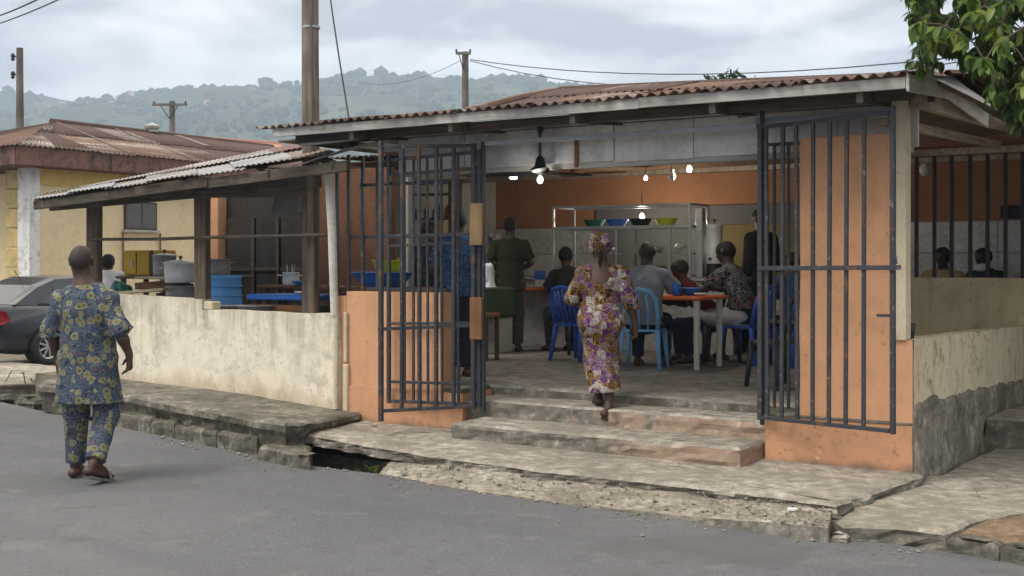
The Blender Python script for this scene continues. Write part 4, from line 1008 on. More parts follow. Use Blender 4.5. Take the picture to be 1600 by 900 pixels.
# ------------------------------------------------------------------ yellow house on the left
YB = thing('house', 'cream and yellow house with rusty hipped roof beyond the parked car', 'building', (-23, 18, 0), world=True)
wallgrid('wall', (-21.4, 14.95, -.02), (-21.1, 27, 3.2), MT['yellow'], YB, step=.6)
wallgrid('wall', (-21.37, 15.0, 3.2), (-21.07, 27, 3.62), MT['yellow_hi'], YB, step=.6)
part('column', (-21.42, 14.78, -.02), (-21.04, 15.02, 3.6), MT['white_flake'], YB)
for i in range(9):
    obj('block', box(B(), (-21.95, 14.86+.02*(i % 2), .02+i*.39), (-21.43, 15.2, .02+i*.39+.375), .012), MT['brick_y'], YB)
part('wall', (-27.0, 15.3, -.02), (-21.96, 15.5, 3.5), MT['yellow'], YB)
obj('fascia', beam(B(), (-20.62, 14.2, 3.715), (-20.62, 21.4, 3.735), .04, .36, bev=.006), MT['fascia_red'], YB)
obj('fascia', beam(B(), (-27.5, 14.2, 3.69), (-20.64, 14.2, 3.715), .04, .36, bev=.006), MT['fascia_red'], YB)
part('soffit', (-27.5, 14.22, 3.53), (-20.64, 21.4, 3.55), MT['fascia_red'], YB)
part('wall', (-21.1, 20.6, 3.0), (-20.9, 21.5, 3.65), MT['grey_wall'], YB)
ez = 3.90; rz = 4.78
def RP(y, t, z=0):      # point on the visible roof plane: along the eave, up the slope
    return V(-20.55-2.95*t, y, ez+(rz-ez)*t+z)
ys = [14.1+.98*i for i in range(11)]
for i, (ya, yb) in enumerate(zip(ys, ys[1:])):
    for j, (s0, s1) in enumerate([(0, .55), (.52, 1.0)]):
        ya0 = max(ya, 14.15+2.95*s0); ya1 = max(ya, 14.15+2.95*s1); yb0 = max(yb, 14.16+2.95*s0); yb1 = max(yb, 14.16+2.95*s1)
        if yb0-ya0 < .05: continue
        lf = .02*j+.008*(i % 2)
        o = obj('corrugated_sheet', corrugated(RP(ya0, s0, lf), RP(yb0+.04, s0, lf), RP(yb1+.04, s1, lf), RP(ya1, s1, lf), pitch=.12, amp=.016, rows=2, seed=i+j*20, ragged=.05), MT['rust_l'] if j == 0 and i in (0, 2, 3, 4) else MT['rust'], YB, smooth=True)
for i in range(3):      # hip end towards the street
    xa, xb = -20.5-2.35*i, -20.5-2.35*(i+1)
    def HP(x, t): return V(x+(-23.5-x)*t*.999, 14.1+3.0*t, ez+(rz-ez)*t)
    obj('corrugated_sheet', corrugated(HP(xb, 0), HP(xa, 0), HP(xa, .98), HP(xb, .98), pitch=.14, rows=2, seed=i), MT['rust_l' if i == 0 else 'rust'], YB, smooth=True)
vs = [(-23.5, 17.1, rz), (-23.5, 23.5, rz), (-27.4, 25, ez), (-27.4, 14.1, ez)]
obj('roof_slope', (vs, [(0, 1, 2, 3)]), MT['rust'], YB)
bm = B(); tube(bm, [(-23.5, 17.05, rz+.03), (-23.5, 20.3, rz+.02), (-23.5, 24, rz)], .07, 8); obj('ridge_cap', bm, MT['rust'], YB)
for y0_, y1_ in ((17.15, 17.0), (18.75, 18.65)):
    obj('flashing', beam(B(), RP(y0_, .98, .045), RP(y1_-.1, .03, .045), .03, .015), MT['zinc'], YB)
obj('flashing', beam(B(), RP(20.6, .97, .045), RP(20.6, .6, .05), .2, .02), MT['zinc'], YB)
vt = at_x(238, 203, -23.5); bm = B(); lathe(bm, [(.14, -.06), (.14, .02), (.17, .03), (.19, .09), (.15, .12), (.04, .16), (.01, .18)], vt, 12); obj('roof_vent', bm, MT['grey_wall'], YB)
wn = part('window', (-21.13, 17.1, 2.36), (-21.04, 17.95, 2.96), MT['timber_v'], YB)
for a_, b_ in ((17.14, 17.51), (17.55, 17.91)):
    o = obj('pane', box(B(), (-21.05, a_, 2.41), (-21.035, b_, 2.92)), MT['pane'], YB); o.parent = wn; o.location = (0, 0, 0)
o = obj('sill', box(B(), (-21.1, 17.04, 2.31), (-20.98, 18.0, 2.358)), MT['grey_wall'], YB); o.parent = wn; o.location = (0, 0, 0)
for y_ in (17.05, 18.05):
    bm = B(); tube(bm, [(-21.06, y_, 2.3), (-21.06, y_+.02, .2)], .018, 6); obj('pipe', bm, MT['fascia_red'], YB)
# pinkish roof beyond
PB = thing('house', 'house with faded pinkish metal roof behind the cream and yellow house', 'building', (-20, 30, 0), world=True)
pl0, pl1, ph0, ph1 = at_d(250, 237, 42), at_d(440, 251, 45), at_d(250, 211, 46), at_d(440, 225, 49)
PB.location = ((pl0+pl1)/2).to_2d().to_3d(); PB['base'] = tuple(PB.location)
bk_ = (ph0-pl0).to_2d().to_3d()*.12
obj('wall', beam(B(), V(pl0.x, pl0.y, pl0.z/2)+bk_, V(pl1.x, pl1.y, pl0.z/2)+bk_, .3, pl0.z-.3), MT['yellow'], PB)
for i in range(9):
    ta, tb = i/9, (i+1)/9+.008
    obj('corrugated_sheet', corrugated(pl0.lerp(pl1, ta), pl0.lerp(pl1, tb), ph0.lerp(ph1, tb), ph0.lerp(ph1, ta), pitch=.16, rows=2, seed=i), MT['rust_pink'], PB, smooth=True)
bm = B(); tube(bm, [ph0, ph1], .08, 6); obj('ridge_cap', bm, MT['rust_pink'], PB)
# shack at the far left edge
LB = thing('house', 'rusty roofed shack with dark shutters at the far left edge', 'building', (-30, 20, 0), world=True)
part('wall', (-36, 19.5, -.02), (-24.5, 19.8, 1.75), MT['brick_y'], LB)
part('wall', (-36, 19.6, 1.75), (-24.5, 19.8, 2.6), MT['dark_wall'], LB)
for i in range(6): part('shutter', (-30.2+.62*i, 19.52, 1.8), (-29.65+.62*i, 19.58, 2.3), MT['pane'], LB)
for i in range(8):
    a = -33.5+1.15*i
    obj('corrugated_sheet', corrugated((a, 18.7, 2.55), (a+1.18, 18.7, 2.55), (a+1.18, 23.5, 4.3), (a, 23.5, 4.3), pitch=.13, rows=2, seed=i), MT['rust'], LB, smooth=True)

# ------------------------------------------------------------------ poles and cables
def pole(name, p, z, r0, r1, m, label, lean=(0, 0)):
    t = thing(name, label, 'pole', (p.x, p.y, 0)); bm = B()
    tube(bm, [(lean[0]*i/8, lean[1]*i/8, -.3+(z+.3)*i/8) for i in range(9)], [r0+(r1-r0)*i/8 for i in range(9)], 14)
    for v in bm.verts: v.co.x += .006*nz(v.co, 2, z); v.co.y += .006*nz(v.co, 2, z+4)
    obj('shaft', bm, m, t); return t
bp = at_y(486, 400, 9.6)
P1 = pole('utility_pole', bp, 8.2, .098, .082, MT['pole'], 'thick brown wooden pole rising behind the shed roof', (-.02, 0))
bm = B(); tube(bm, [(.055, -.06, 2.2), (.05, -.06, 5), (.04, -.06, 8)], .022, 6); obj('conduit', bm, MT['pole_c'], P1)
for z in (4.15,): obj('strap', lathe(B(), [(.094, z), (.097, z+.003), (.097, z+.022), (.094, z+.025)], seg=14), MT['rail_grey'], P1)
bm = B(); tube(bm, [bp+V(.095, 0, 6.5), bp+V(.15, -.02, 5.0), bp+V(.15, -.02, 4.6), bp+V(.11, -.02, 3.9), bp+V(.1, 0, 3.2)], .008, 6); 
tag(obj('cable', bm, MT['wire']), 'black cable drooping down the side of the thick pole', 'cable')
w0, w1 = at_d(508, -60, 12.8), at_d(546, 190, 11.4)
bm = B(); tube(bm, [w0.lerp(w1, i/8)+V(.0, 0, -.04*math.sin(math.pi*i/8)) for i in range(9)], .008, 6)
tag(obj('cable', bm, MT['wire']), 'thin slanting service wire running down to the restaurant roof', 'cable')
lp = at_d(31, 300, 28)
P2 = pole('utility_pole', lp, CAMZ+(HOR-75)/FOC*28, .125, .075, MT['pole_c'], 'grey pole with two insulators standing at the left edge')
P2['label'] = 'slim grey pole with two insulators above the yellow house corner'
for v in (89, 117):
    z = CAMZ+(HOR-v)/FOC*28
    obj('insulator', lathe(B(), [(.02, -.09), (.05, -.06), (.03, -.02), (.06, .02), (.03, .08)], (-.16*CA, -.16*SA, z), 8), MT['black'], P2)
    obj('bracket', beam(B(), (-.16*CA, -.16*SA, z), (0, 0, z), .025, .025), MT['black'], P2)
    a = lp+V(-.2*CA, -.2*SA, z); b = at_d(-260, v+14, 20)
    bm = B(); tube(bm, [a.lerp(b, i/8)-V(0, 0, .3*math.sin(math.pi*i/8)) for i in range(9)], .012, 5)
    tag(obj('cable', bm, MT['wire']), 'cable from the %s insulator of the left grey pole' % ('upper' if v == 89 else 'lower'), 'cable')
def crosspole(u, vt, d, r, arm_px, varm, label, m):
    p = at_d(u, 300, d); z = CAMZ+(HOR-vt)/FOC*d
    t = pole('utility_pole', p, z, r*1.25, r, m, label)
    hw = arm_px/FOC*d/2; za = CAMZ+(HOR-varm)/FOC*d
    obj('cross_arm', beam(B(), (-hw*CA, -hw*SA-.12, za), (hw*CA, hw*SA-.12, za), .09, .09), MT['pole_c'], t)
    for s in (-1, 1):
        obj('brace', beam(B(), (s*hw*.5*CA, s*hw*.5*SA-.14, za-.05), (0, -.14, za-.55), .03, .03), MT['black'], t)
        obj('insulator', lathe(B(), [(.03, 0), (.04, .05), (.01, .1)], (s*hw*.9*CA, s*hw*.9*SA-.12, za+.05), 8), MT['black'], t)
    return t, p+V(0, 0, za)
P3, t3 = crosspole(269, 158, 48, .11, 54, 164, 'far pole with a wide cross arm above the rusty hipped roof', MT['pole_c'])
P4, t4 = crosspole(727, 81, 42, .115, 24, 84, 'tall pole with a short cross arm rising behind the restaurant roof', MT['pole_c'])
for i, (u, v, d, lab) in enumerate([(225, 162, 46, 'short cable end at the left of the far cross arm')]):
    pass
def cable(pts, r, label, sag=0.0, n=14):
    P_ = []
    for i in range(n+1):
        t = i/n; p = pts[0].lerp(pts[1], t)-V(0, 0, sag*4*t*(1-t)); P_.append(p)
    bm = B(); tube(bm, P_, r, 5); return tag(obj('cable', bm, MT['wire']), label, 'cable')
cable((at_d(735, 93, 42), at_d(1700, 62, 26)), .015, 'upper of the two sagging wires leading right from the tall far pole', .62)
cable((at_d(735, 95, 42), at_d(1720, 52, 24)), .014, 'lower of the two sagging wires leading right from the tall far pole', 1.0)
cable((at_d(719, 95, 42), at_d(560, 128, 60)), .009, 'faint wire leading left from the tall far pole towards the hill', .4)
cable((at_d(-20, 31, 20), at_d(140, -45, 14)), .012, 'nearer black wire crossing the top left corner of the sky', .05)
cable((at_d(-20, 43, 20), at_d(180, -45, 14)), .010, 'thinner black wire below it at the top left corner of the sky', .05)

# ------------------------------------------------------------------ hills
ridge = [(-900, 175), (-500, 168), (-200, 150), (0, 140), (50, 145), (100, 155), (130, 157), (180, 152), (230, 140), (300, 139), (400, 133), (470, 127), (520, 121), (600, 117), (650, 119), (720, 124), (800, 121), (850, 125), (900, 133), (960, 140), (1040, 146), (1200, 153), (1500, 160), (2000, 172), (2600, 190)]
HD = 1150.0
RX = [(u-800)/FOC*HD for u, v in ridge]; RH = [CAMZ+(HOR-v)/FOC*HD for u, v in ridge]
def hill_h(xl, d):
    h = np.interp(xl, RX, RH)
    t = np.clip((d-400)/(HD-400), 0, 1); s = t**1.15*(1.06-.06*t)
    back = np.clip(1-(d-HD)/800, 0.2, 1)
    return h*np.where(d <= HD, s, back)
xl = np.linspace(-1080, 1240, 260); dd = np.concatenate([np.linspace(340, 1190, 100), np.linspace(1210, 1500, 12)])
vs = []; fs = []
for d in dd:
    for x in xl:
        n_ = mnoise.noise(Vector((x*.008, d*.008, 1)))*11+mnoise.noise(Vector((x*.025, d*.025, 5)))*4.2
        z = float(hill_h(x, d))+n_*min(1, max(0, (d-400)/400))*(0.3 if abs(d-HD) < 60 else 1)
        vs.append((-SA*d+CA*x, CA*d+SA*x, z-1.0))
nx = len(xl)
for j in range(len(dd)-1):
    for i in range(nx-1): fs.append((j*nx+i, j*nx+i+1, (j+1)*nx+i+1, (j+1)*nx+i))
o = obj('hills', (vs, fs), MT['hill'], smooth=True, kind='structure')
def blobs(name, pts, m, seed=1, **k):
    bm = bmesh.new(); bmesh.ops.create_icosphere(bm, subdivisions=1 if len(pts) > 3000 else 2, radius=1); bv = np.array([v.co[:] for v in bm.verts]); bf = np.array([[v.index for v in f.verts] for f in bm.faces]); bm.free()
    rs = np.random.RandomState(seed); AV = []; AF = []; off = 0
    for (x, y, z, r) in pts:
        w = 1+.10*rs.randn(len(bv))[:, None]
        q = bv*w*np.array([r, r, r*rs.uniform(.7, 1.0)])+np.array([x, y, z+r*.55]); AV.append(q); AF.append(bf+off); off += len(bv)
    return obj(name, (np.concatenate(AV).tolist(), np.concatenate(AF).tolist()), m, **k)
pts = []; rs = np.random.RandomState(3)
for i in range(210):
    x = rs.uniform(-690, 690); d = HD+rs.uniform(-12, 4)
    if -435 < x < -370 and rs.rand() < .8: continue
    pts.append((-SA*d+CA*x, CA*d+SA*x, float(hill_h(x, d))-2, rs.uniform(1.3, 3.4)*(1.4 if rs.rand() < .12 else 1)))
for i in range(5200):
    x = rs.uniform(-700, 540); d = rs.uniform(560, HD)
    pts.append((-SA*d+CA*x, CA*d+SA*x, float(hill_h(x, d))-2.2, rs.gamma(6, .62)*d/HD))
o = blobs('hill_trees', pts, MT['hill_tree'], kind='stuff')
hh = None
for i in range(16):
    x = rs.uniform(-425, -345) if i < 9 else rs.uniform(-470, -260); d = HD-rs.uniform(30, 80) if i < 9 else rs.uniform(860, 1080)
    if i >= 13: x = rs.uniform(-300, -240); d = 920+rs.uniform(0, 90)
    p = V(-SA*d+CA*x, CA*d+SA*x, float(hill_h(x, d))+.2)
    t = thing('hill_house', 'tiny pale house with reddish roof far off on the hazy hillside', 'house', p, YAW+rs.uniform(-.3, .3), 'small houses on the hillside')
    w, l, h = rs.uniform(1.6, 3), rs.uniform(2, 3), rs.uniform(1.0, 1.8)
    obj('wall', box(B(), (-w, -l, -2), (w, l, h)), MT['house_wall'], t)
    bm = B(); q = [bm.verts.new(c) for c in [(-w-.3, -l-.4, h), (w+.3, -l-.4, h), (w+.4, l+.4, h), (-w-.4, l+.4, h), (-w, 0, h+.9), (w, 0, h+.9)]]
    for f in [(0, 1, 5, 4), (2, 3, 4, 5), (1, 2, 5), (3, 0, 4), (3, 2, 1, 0)]: bm.faces.new([q[k] for k in f])
    obj('roof', bm, MT['house_roof'], t)

# ------------------------------------------------------------------ trees and weeds
def leaf_mesh(L=.082, W_=.019, droop=.03):
    vs = []; fs = []; n = 5
    for i in range(n+1):
        t = i/n; w = W_*math.sin(math.pi*min(1, t*.92+.06))**.8*(1 if t < 1 else 0)+.0008; y = L*t; z = -droop*t*t*1.6
        vs += [(-w, y, z+.25*w), (0, y, z-.1*w), (w, y, z+.25*w)]
    for i in range(n):
        k = i*3; fs += [(k, k+1, k+4, k+3), (k+1, k+2, k+5, k+4)]
    return vs, fs
def build_tree():
    t = thing('tree', 'broad leaved tree reaching in over the roof corner at the top right', 'tree', (1.1, 8.7, 0.05))
    base = Vector(t.location)
    limbs = []
    bm = B(); tr = [V(0, 0, -.1), V(-.05, .05, 1.2), V(-.18, .02, 2.4), V(-.3, .05, 3.4)]; tube(bm, tr, [.2, .16, .14, .12], 12); obj('trunk', bm, MT['bark'], t)
    ends = [at_d(1600, 120, 7.6), at_d(1520, 40, 8.0), at_d(1640, 60, 8.6), at_d(1580, 10, 7.4), at_d(1700, -60, 7.5), at_d(1560, 160, 8.4), V(1.8, 9.6, 4.9), V(2.2, 8.2, 4.6), V(.8, 9.8, 5.4)]
    for e in ends:
        e = e-base; s = V(-.25, .04, 2.6+R.uniform(0, .8)); mid_ = s.lerp(e, .5)+V(0, 0, .25)
        pts = [s, s.lerp(mid_, .55)+V(0, 0, .05), mid_, mid_.lerp(e, .5)+V(0, 0, .1), e]
        bm = B(); tube(bm, pts, [.05, .035, .022, .014, .007], 8); obj('limb', bm, MT['bark'], t); limbs += [pts[2], pts[3], pts[4], pts[2].lerp(pts[3], .5), pts[3].lerp(pts[4], .5)]
    poly = [(1402, 22), (1425, -40), (1480, -60), (1700, -60), (1720, 190), (1600, 205), (1578, 192), (1562, 170), (1548, 142), (1560, 120), (1540, 118), (1518, 108), (1508, 90), (1490, 112), (1478, 100), (1487, 78), (1462, 100), (1440, 112), (1424, 106), (1436, 88), (1444, 62), (1428, 34)]
    def inside(x, y):
        c = False; n = len(poly)
        for i in range(n):
            (x1, y1), (x2, y2) = poly[i], poly[i-1]
            if (y1 > y) != (y2 > y) and x < (x2-x1)*(y-y1)/(y2-y1)+x1: c = not c
        return c
    centers = []; rr = random.Random(11)
    while len(centers) < 620:
        u, v = rr.uniform(1400, 1720), rr.uniform(-60, 205)
        if not inside(u, v-6): continue
        if mnoise.noise(Vector((u*.028, v*.028, 3))) < -.12: continue
        centers.append(at_d(u, v-8, rr.gauss(8.0, .45))-base)
    for i in range(170):
        a = rr.uniform(0, 6.28); q = V(math.cos(a)*rr.uniform(.3, 1.7), math.sin(a)*rr.uniform(.3, 1.7), rr.uniform(3.2, 6.0)); 
        p = q+base; d = -SA*p.x+CA*p.y; u = 800+FOC*(CA*p.x+SA*p.y)/d; 
        if u > 1660: centers.append(q)
    tw = B(); L_ = []
    lm = bpy.data.meshes.new('leaf'); v_, f_ = leaf_mesh(); lm.from_pydata(v_, [], f_); lm.materials.append(MT['leaf']); lm.polygons.foreach_set('use_smooth', [True]*len(f_))
    nodes = list(limbs); centers.sort(key=lambda c: min((q-c).length for q in limbs))
    for c in centers:
        n_ = min(nodes, key=lambda q: (q-c).length); tip = c; nodes.append(c)
        tube(tw, [n_, n_.lerp(tip, .5)+V(0, 0, .03), tip], [.006, .005, .003], 5)
        k = rr.randint(8, 13); ax = V(rr.uniform(-.5, .5), rr.uniform(-.5, .5), rr.uniform(-.1, .8)).normalized()
        for j in range(k):
            a = 2*math.pi*j/k+rr.uniform(-.3, .3); el = rr.uniform(-1.15, .1)
            d = V(math.cos(a)*math.cos(el), math.sin(a)*math.cos(el), math.sin(el)); s = rr.uniform(.75, 1.2)
            x = d.cross(V(0, 0, 1)).normalized(); x = (x+V(0, 0, rr.uniform(-.5, .5))).normalized(); z = x.cross(d).normalized(); x = d.cross(z)
            M_ = Matrix((x, d, z)).transposed().to_4x4(); M_.translation = tip+ax*rr.uniform(-.05, .05); L_.append(M_ @ Matrix.Diagonal((s, s, s, 1)))
    obj('twigs', tw, MT['bark'], t, kind='stuff')
    def key(M_):
        p = M_.translation+base; d = -SA*p.x+CA*p.y; u = 800+FOC*(CA*p.x+SA*p.y)/d; v = HOR-FOC*(p.z-CAMZ)/d
        return d+(100 if not (1390 < u < 1605 and -8 < v < 230) else 0)
    L_.sort(key=key)
    for M_ in L_[:300]:
        o = bpy.data.objects.new('leaf', lm); COL.objects.link(o); o.parent = t; o.matrix_local = M_
    AV, AF = [], []; off = 0; base_v = [Vector(q) for q in v_]
    for M_ in L_[300:]:
        AV += [tuple(M_ @ q) for q in base_v]; AF += [tuple(k+off for k in f) for f in f_]; off += len(base_v)
    m2 = leaf_mat('tree_leaf_mass', (0.03, 0.075, 0.018), (0.085, 0.16, 0.03), (0.20, 0.28, 0.06))
    nt = m2.node_tree; gi = nt.nodes.new('ShaderNodeNewGeometry')
    for l in list(nt.links):
        if l.from_node.type == 'OBJECT_INFO' and l.to_node.type == 'VALTORGB': nt.links.new(gi.outputs['Random Per Island'], l.to_socket)
    obj('foliage', (AV, AF), m2, t, smooth=True, kind='stuff')
    return v_, f_
LV, LF = build_tree()
def far_tree(u0, v0, d, h, spread, n, label, seed):
    rr = random.Random(seed); p = at_d(u0, v0, d); t = thing('tree', label, 'tree', (p.x, p.y, 0)); zt = p.z
    bm = B(); tube(bm, [(0, 0, -.2), (.1, 0, zt*.6), (0, .1, zt-.3)], [.16, .12, .06], 8)
    AV, AF = [], []; off = 0
    for i in range(n):
        c = V(rr.gauss(0, spread), rr.gauss(0, spread), zt-.25+rr.gauss(0, h)); tube(bm, [(0, .05, zt-1.0), c], [.03, .012], 5)
        for j in range(26):
            a = rr.uniform(0, 6.28); el = rr.uniform(-.7, .7); dd_ = V(math.cos(a)*math.cos(el), math.sin(a)*math.cos(el), math.sin(el)); x = dd_.orthogonal().normalized(); z = x.cross(dd_)
            M_ = Matrix((x, dd_, z)).transposed().to_4x4(); M_.translation = c+V(rr.gauss(0, .12), rr.gauss(0, .12), rr.gauss(0, .08)); s = rr.uniform(1.4, 2.4)
            for q in LV: AV.append(tuple(M_ @ (Vector(q)*s)))
            AF += [tuple(k+off for k in f) for f in LF]; off += len(LV)
    obj('trunk', bm, MT['bark'], t); obj('crown', (AV, AF), MT['leaf_bg'], t, smooth=True, kind='stuff')
far_tree(1066, 128, 26, .12, .22, 8, 'small tree top showing just left over the restaurant ridge', 1)
far_tree(1122, 124, 26, .16, .32, 14, 'wider tree top showing over the restaurant ridge', 2)
def weed(u, v, z, n, L, label, seed):
    rr = random.Random(seed); p = at_z(u, v, z); AV, AF = [], []; off = 0
    for i in range(n):
        a = rr.uniform(0, 6.28); el = rr.uniform(.3, 1.3); d = V(math.cos(a)*math.cos(el), math.sin(a)*math.cos(el), math.sin(el)); x = d.cross(V(0, 0, 1)).normalized(); zz = x.cross(d)
        M_ = Matrix((x, d, zz)).transposed().to_4x4(); M_.translation = V(rr.gauss(0, L*.25), rr.gauss(0, L*.12), 0); s = L/.15*rr.uniform(.6, 1.2)
        for q in LV: AV.append(tuple(M_ @ Vector((q[0]*s*.55, q[1]*s, q[2]*s))))
        AF += [tuple(k+off for k in f) for f in LF]; off += len(LV)
    tag(obj('weed', (AV, AF), MT['weed'], smooth=True, loc=p), label, 'weed')
weed(582, 735, .0, 22, .13, 'bright green weed at the right end of the open drain', 1)
weed(560, 736, .0, 8, .07, 'tiny green sprout at the road edge left of the drain weed', 5)
weed(586, 668, .17, 9, .07, 'small green sprout at the foot of the orange plinth', 2)
weed(60, 597, .1, 26, .16, 'green weed on the far apron beside the raised pavement', 3)
weed(466, 694, .1, 14, .06, 'moss sprig on the concrete block in the drain', 4)
weed(704, 732, .09, 12, .06, 'low green weed under the slab edge on the rubble verge', 6)
for i, (u0, v0, u1, v1, lab) in enumerate([(8, 592, 30, 578, 'longer bare brown stalk on the far apron'), (40, 596, 33, 582, 'short bent brown stalk on the far apron')]):
    a, b = at_z(u0, v0+6, .1), at_d(u1, v1, 15); bm = B(); tube(bm, [a+V(0, 0, .01), a.lerp(b, .5)+V(0, 0, .08), b], .008, 5)
    tag(obj('stalk', bm, MT['pale_plank']), lab, 'stalk')
p = at_z(1240, 798, .11); bm = box(B(), (-.03, -.012, .0), (.03, .012, .022), .005)
tag(obj('paper_scrap', bm, MT['white_pl'], loc=p+V(0, -.02, .0), rotz=.5), 'white scrap of litter under the entrance slab edge', 'litter')
# ------------------------------------------------------------------ people: one smooth surface per body, grown from round cones
class SDF:
    def __init__(s): s.p = []; s.clip = []; s.neg = []
    def cone(s, a, b, ra, rb, k=.03, flat=None, cap=False): s.p.append((np.array(a, float), np.array(b, float), ra, rb, k, flat, cap)); return s
    def carve(s, a, b, ra, rb): s.neg.append((np.array(a, float), np.array(b, float), ra, rb)); return s
    def ball(s, c, r, k=.03, flat=None): return s.cone(c, tuple(np.array(c, float)+np.array([0, 0, 1e-4])), r, r, k, flat)
    def cut(s, pt, n): s.clip.append((np.array(pt, float), np.array(n, float)/np.linalg.norm(n))); return s
    def mesh(s, res, fold=0.0, seed=0, fscale=1.0):
        lo = np.min([np.minimum(p[0], p[1])-max(p[2], p[3]) for p in s.p], 0)-.04; hi = np.max([np.maximum(p[0], p[1])+max(p[2], p[3]) for p in s.p], 0)+.04
        n = np.ceil((hi-lo)/res).astype(int)+1
        ax = [lo[i]+res*np.arange(n[i]) for i in range(3)]
        G = np.full(n, .5, np.float32)
        for a, b, ra, rb, k, flat, cap in s.p:
            m = max(ra, rb)+2*k+.02
            i0 = np.maximum(0, np.floor((np.minimum(a, b)-m-lo)/res).astype(int)); i1 = np.minimum(n, np.ceil((np.maximum(a, b)+m-lo)/res).astype(int)+1)
            X, Y, Z = np.meshgrid(*[ax[i][i0[i]:i1[i]] for i in range(3)], indexing='ij')
            P = np.stack([X, Y, Z], -1)-a; ba = b-a
            if flat is not None:
                for fa, ff in flat:
                    fa = np.array(fa, float); fa = fa/np.linalg.norm(fa)
                    P = P+(ff-1)*(P@fa)[..., None]*fa; ba = ba+(ff-1)*(ba@fa)*fa
            t = np.clip((P@ba)/(ba@ba), 0, 1)
            d = np.linalg.norm(P-t[..., None]*ba, axis=-1)-(ra+(rb-ra)*t)
            if cap: u_ = (b-a)/np.linalg.norm(b-a); d = np.maximum(d, (np.stack([X, Y, Z], -1)-b)@u_)
            sl = tuple(slice(i0[i], i1[i]) for i in range(3)); g = G[sl]
            h = np.clip(.5+.5*(g-d)/k, 0, 1); G[sl] = g*(1-h)+d*h-k*h*(1-h)
        if fold or s.clip or s.neg:
            X, Y, Z = np.meshgrid(*ax, indexing='ij')
            if fold:
                rs = np.random.RandomState(seed); F = 0
                for i in range(7):
                    w = rs.randn(3)*np.array([16, 16, 6])*fscale*(1+.35*i); F = F+np.sin(X*w[0]+Y*w[1]+Z*w[2]+rs.uniform(0, 6.28)+1.3*np.sin(Z*9*fscale+i+X*7))/(1+.45*i)
                G = G+fold*F*.5
            for a, b, ra, rb in s.neg:
                P = np.stack([X, Y, Z], -1)-a; ba = b-a; t = np.clip((P@ba)/(ba@ba), 0, 1); G = np.maximum(G, -(np.linalg.norm(P-t[..., None]*ba, axis=-1)-(ra+(rb-ra)*t)))
            for pt, nn in s.clip: G = np.maximum(G, ((X-pt[0])*nn[0]+(Y-pt[1])*nn[1]+(Z-pt[2])*nn[2]))
        return nets(G, lo, res)
def nets(G, lo, res):
    S = G < 0; n = np.array(G.shape)-1
    c = [(i, j, k) for i in (0, 1) for j in (0, 1) for k in (0, 1)]
    def sh(A, o): return A[o[0]:o[0]+n[0], o[1]:o[1]+n[1], o[2]:o[2]+n[2]]
    cnt = sum(sh(S, o).astype(np.int8) for o in c); act = (cnt > 0) & (cnt < 8)
    idx = np.full(act.shape, -1, np.int64); I = np.argwhere(act); idx[act] = np.arange(len(I))
    acc = np.zeros((len(I), 3)); m = np.zeros(len(I))
    for a in c:
        for ax in range(3):
            if a[ax]: continue
            b = list(a); b[ax] = 1
            ga = G[I[:, 0]+a[0], I[:, 1]+a[1], I[:, 2]+a[2]]; gb = G[I[:, 0]+b[0], I[:, 1]+b[1], I[:, 2]+b[2]]
            x = (ga < 0) != (gb < 0); t = np.where(x, ga/(ga-gb+1e-12), 0)
            p = np.tile(np.array(a, float), (len(I), 1)); p[:, ax] = t
            acc[x] += p[x]; m[x] += 1
    vs = lo+res*(I+acc/np.maximum(m, 1)[:, None]); fs = []
    for ax in range(3):
        o1, o2 = [(1, 2), (2, 0), (0, 1)][ax]
        sl0 = [slice(1, n[i]) for i in range(3)]; sl0[ax] = slice(0, n[ax]); sl1 = list(sl0); sl1[ax] = slice(1, n[ax]+1)
        A = S[tuple(sl0)]; C = S[tuple(sl1)]; E = np.argwhere(A != C)
        if not len(E): continue
        for q in range(3):
            if q != ax: E[:, q] += 1
        flip = S[E[:, 0], E[:, 1], E[:, 2]]
        def cell(d1, d2): q = E.copy(); q[:, o1] -= d1; q[:, o2] -= d2; return idx[q[:, 0], q[:, 1], q[:, 2]]
        Q = np.stack([cell(1, 1), cell(0, 1), cell(0, 0), cell(1, 0)], 1); Q[~flip] = Q[~flip][:, ::-1]; fs.append(Q[(Q >= 0).all(1)])
    return vs.tolist(), np.concatenate(fs).tolist()
X_, Y_ = (1, 0, 0), (0, 1, 0)
def va(*a): return np.array(a, float)
def stand(**k):
    J = dict(hip=va(0, 0, .93), waist=va(0, .0, 1.08), chest=va(0, 0, 1.28), neck=va(0, -.015, 1.47), head=va(0, .015, 1.635),
             shL=va(-.18, -.01, 1.385), shR=va(.18, -.01, 1.385), elL=va(-.235, -.04, 1.14), elR=va(.235, -.04, 1.14), wrL=va(-.25, .03, .90), wrR=va(.25, .03, .90),
             hpL=va(-.09, 0, .91), hpR=va(.09, 0, .91), knL=va(-.1, .02, .50), knR=va(.1, .02, .50), anL=va(-.1, -.02, .085), anR=va(.1, -.02, .085), toL=va(-.12, .15, .03), toR=va(.12, .15, .03),
             look=va(0, 1, 0), fat=1.0, wf=1.0)
    for a, b in k.items(): J[a] = np.array(b, float) if isinstance(b, (tuple, list)) else b
    return J
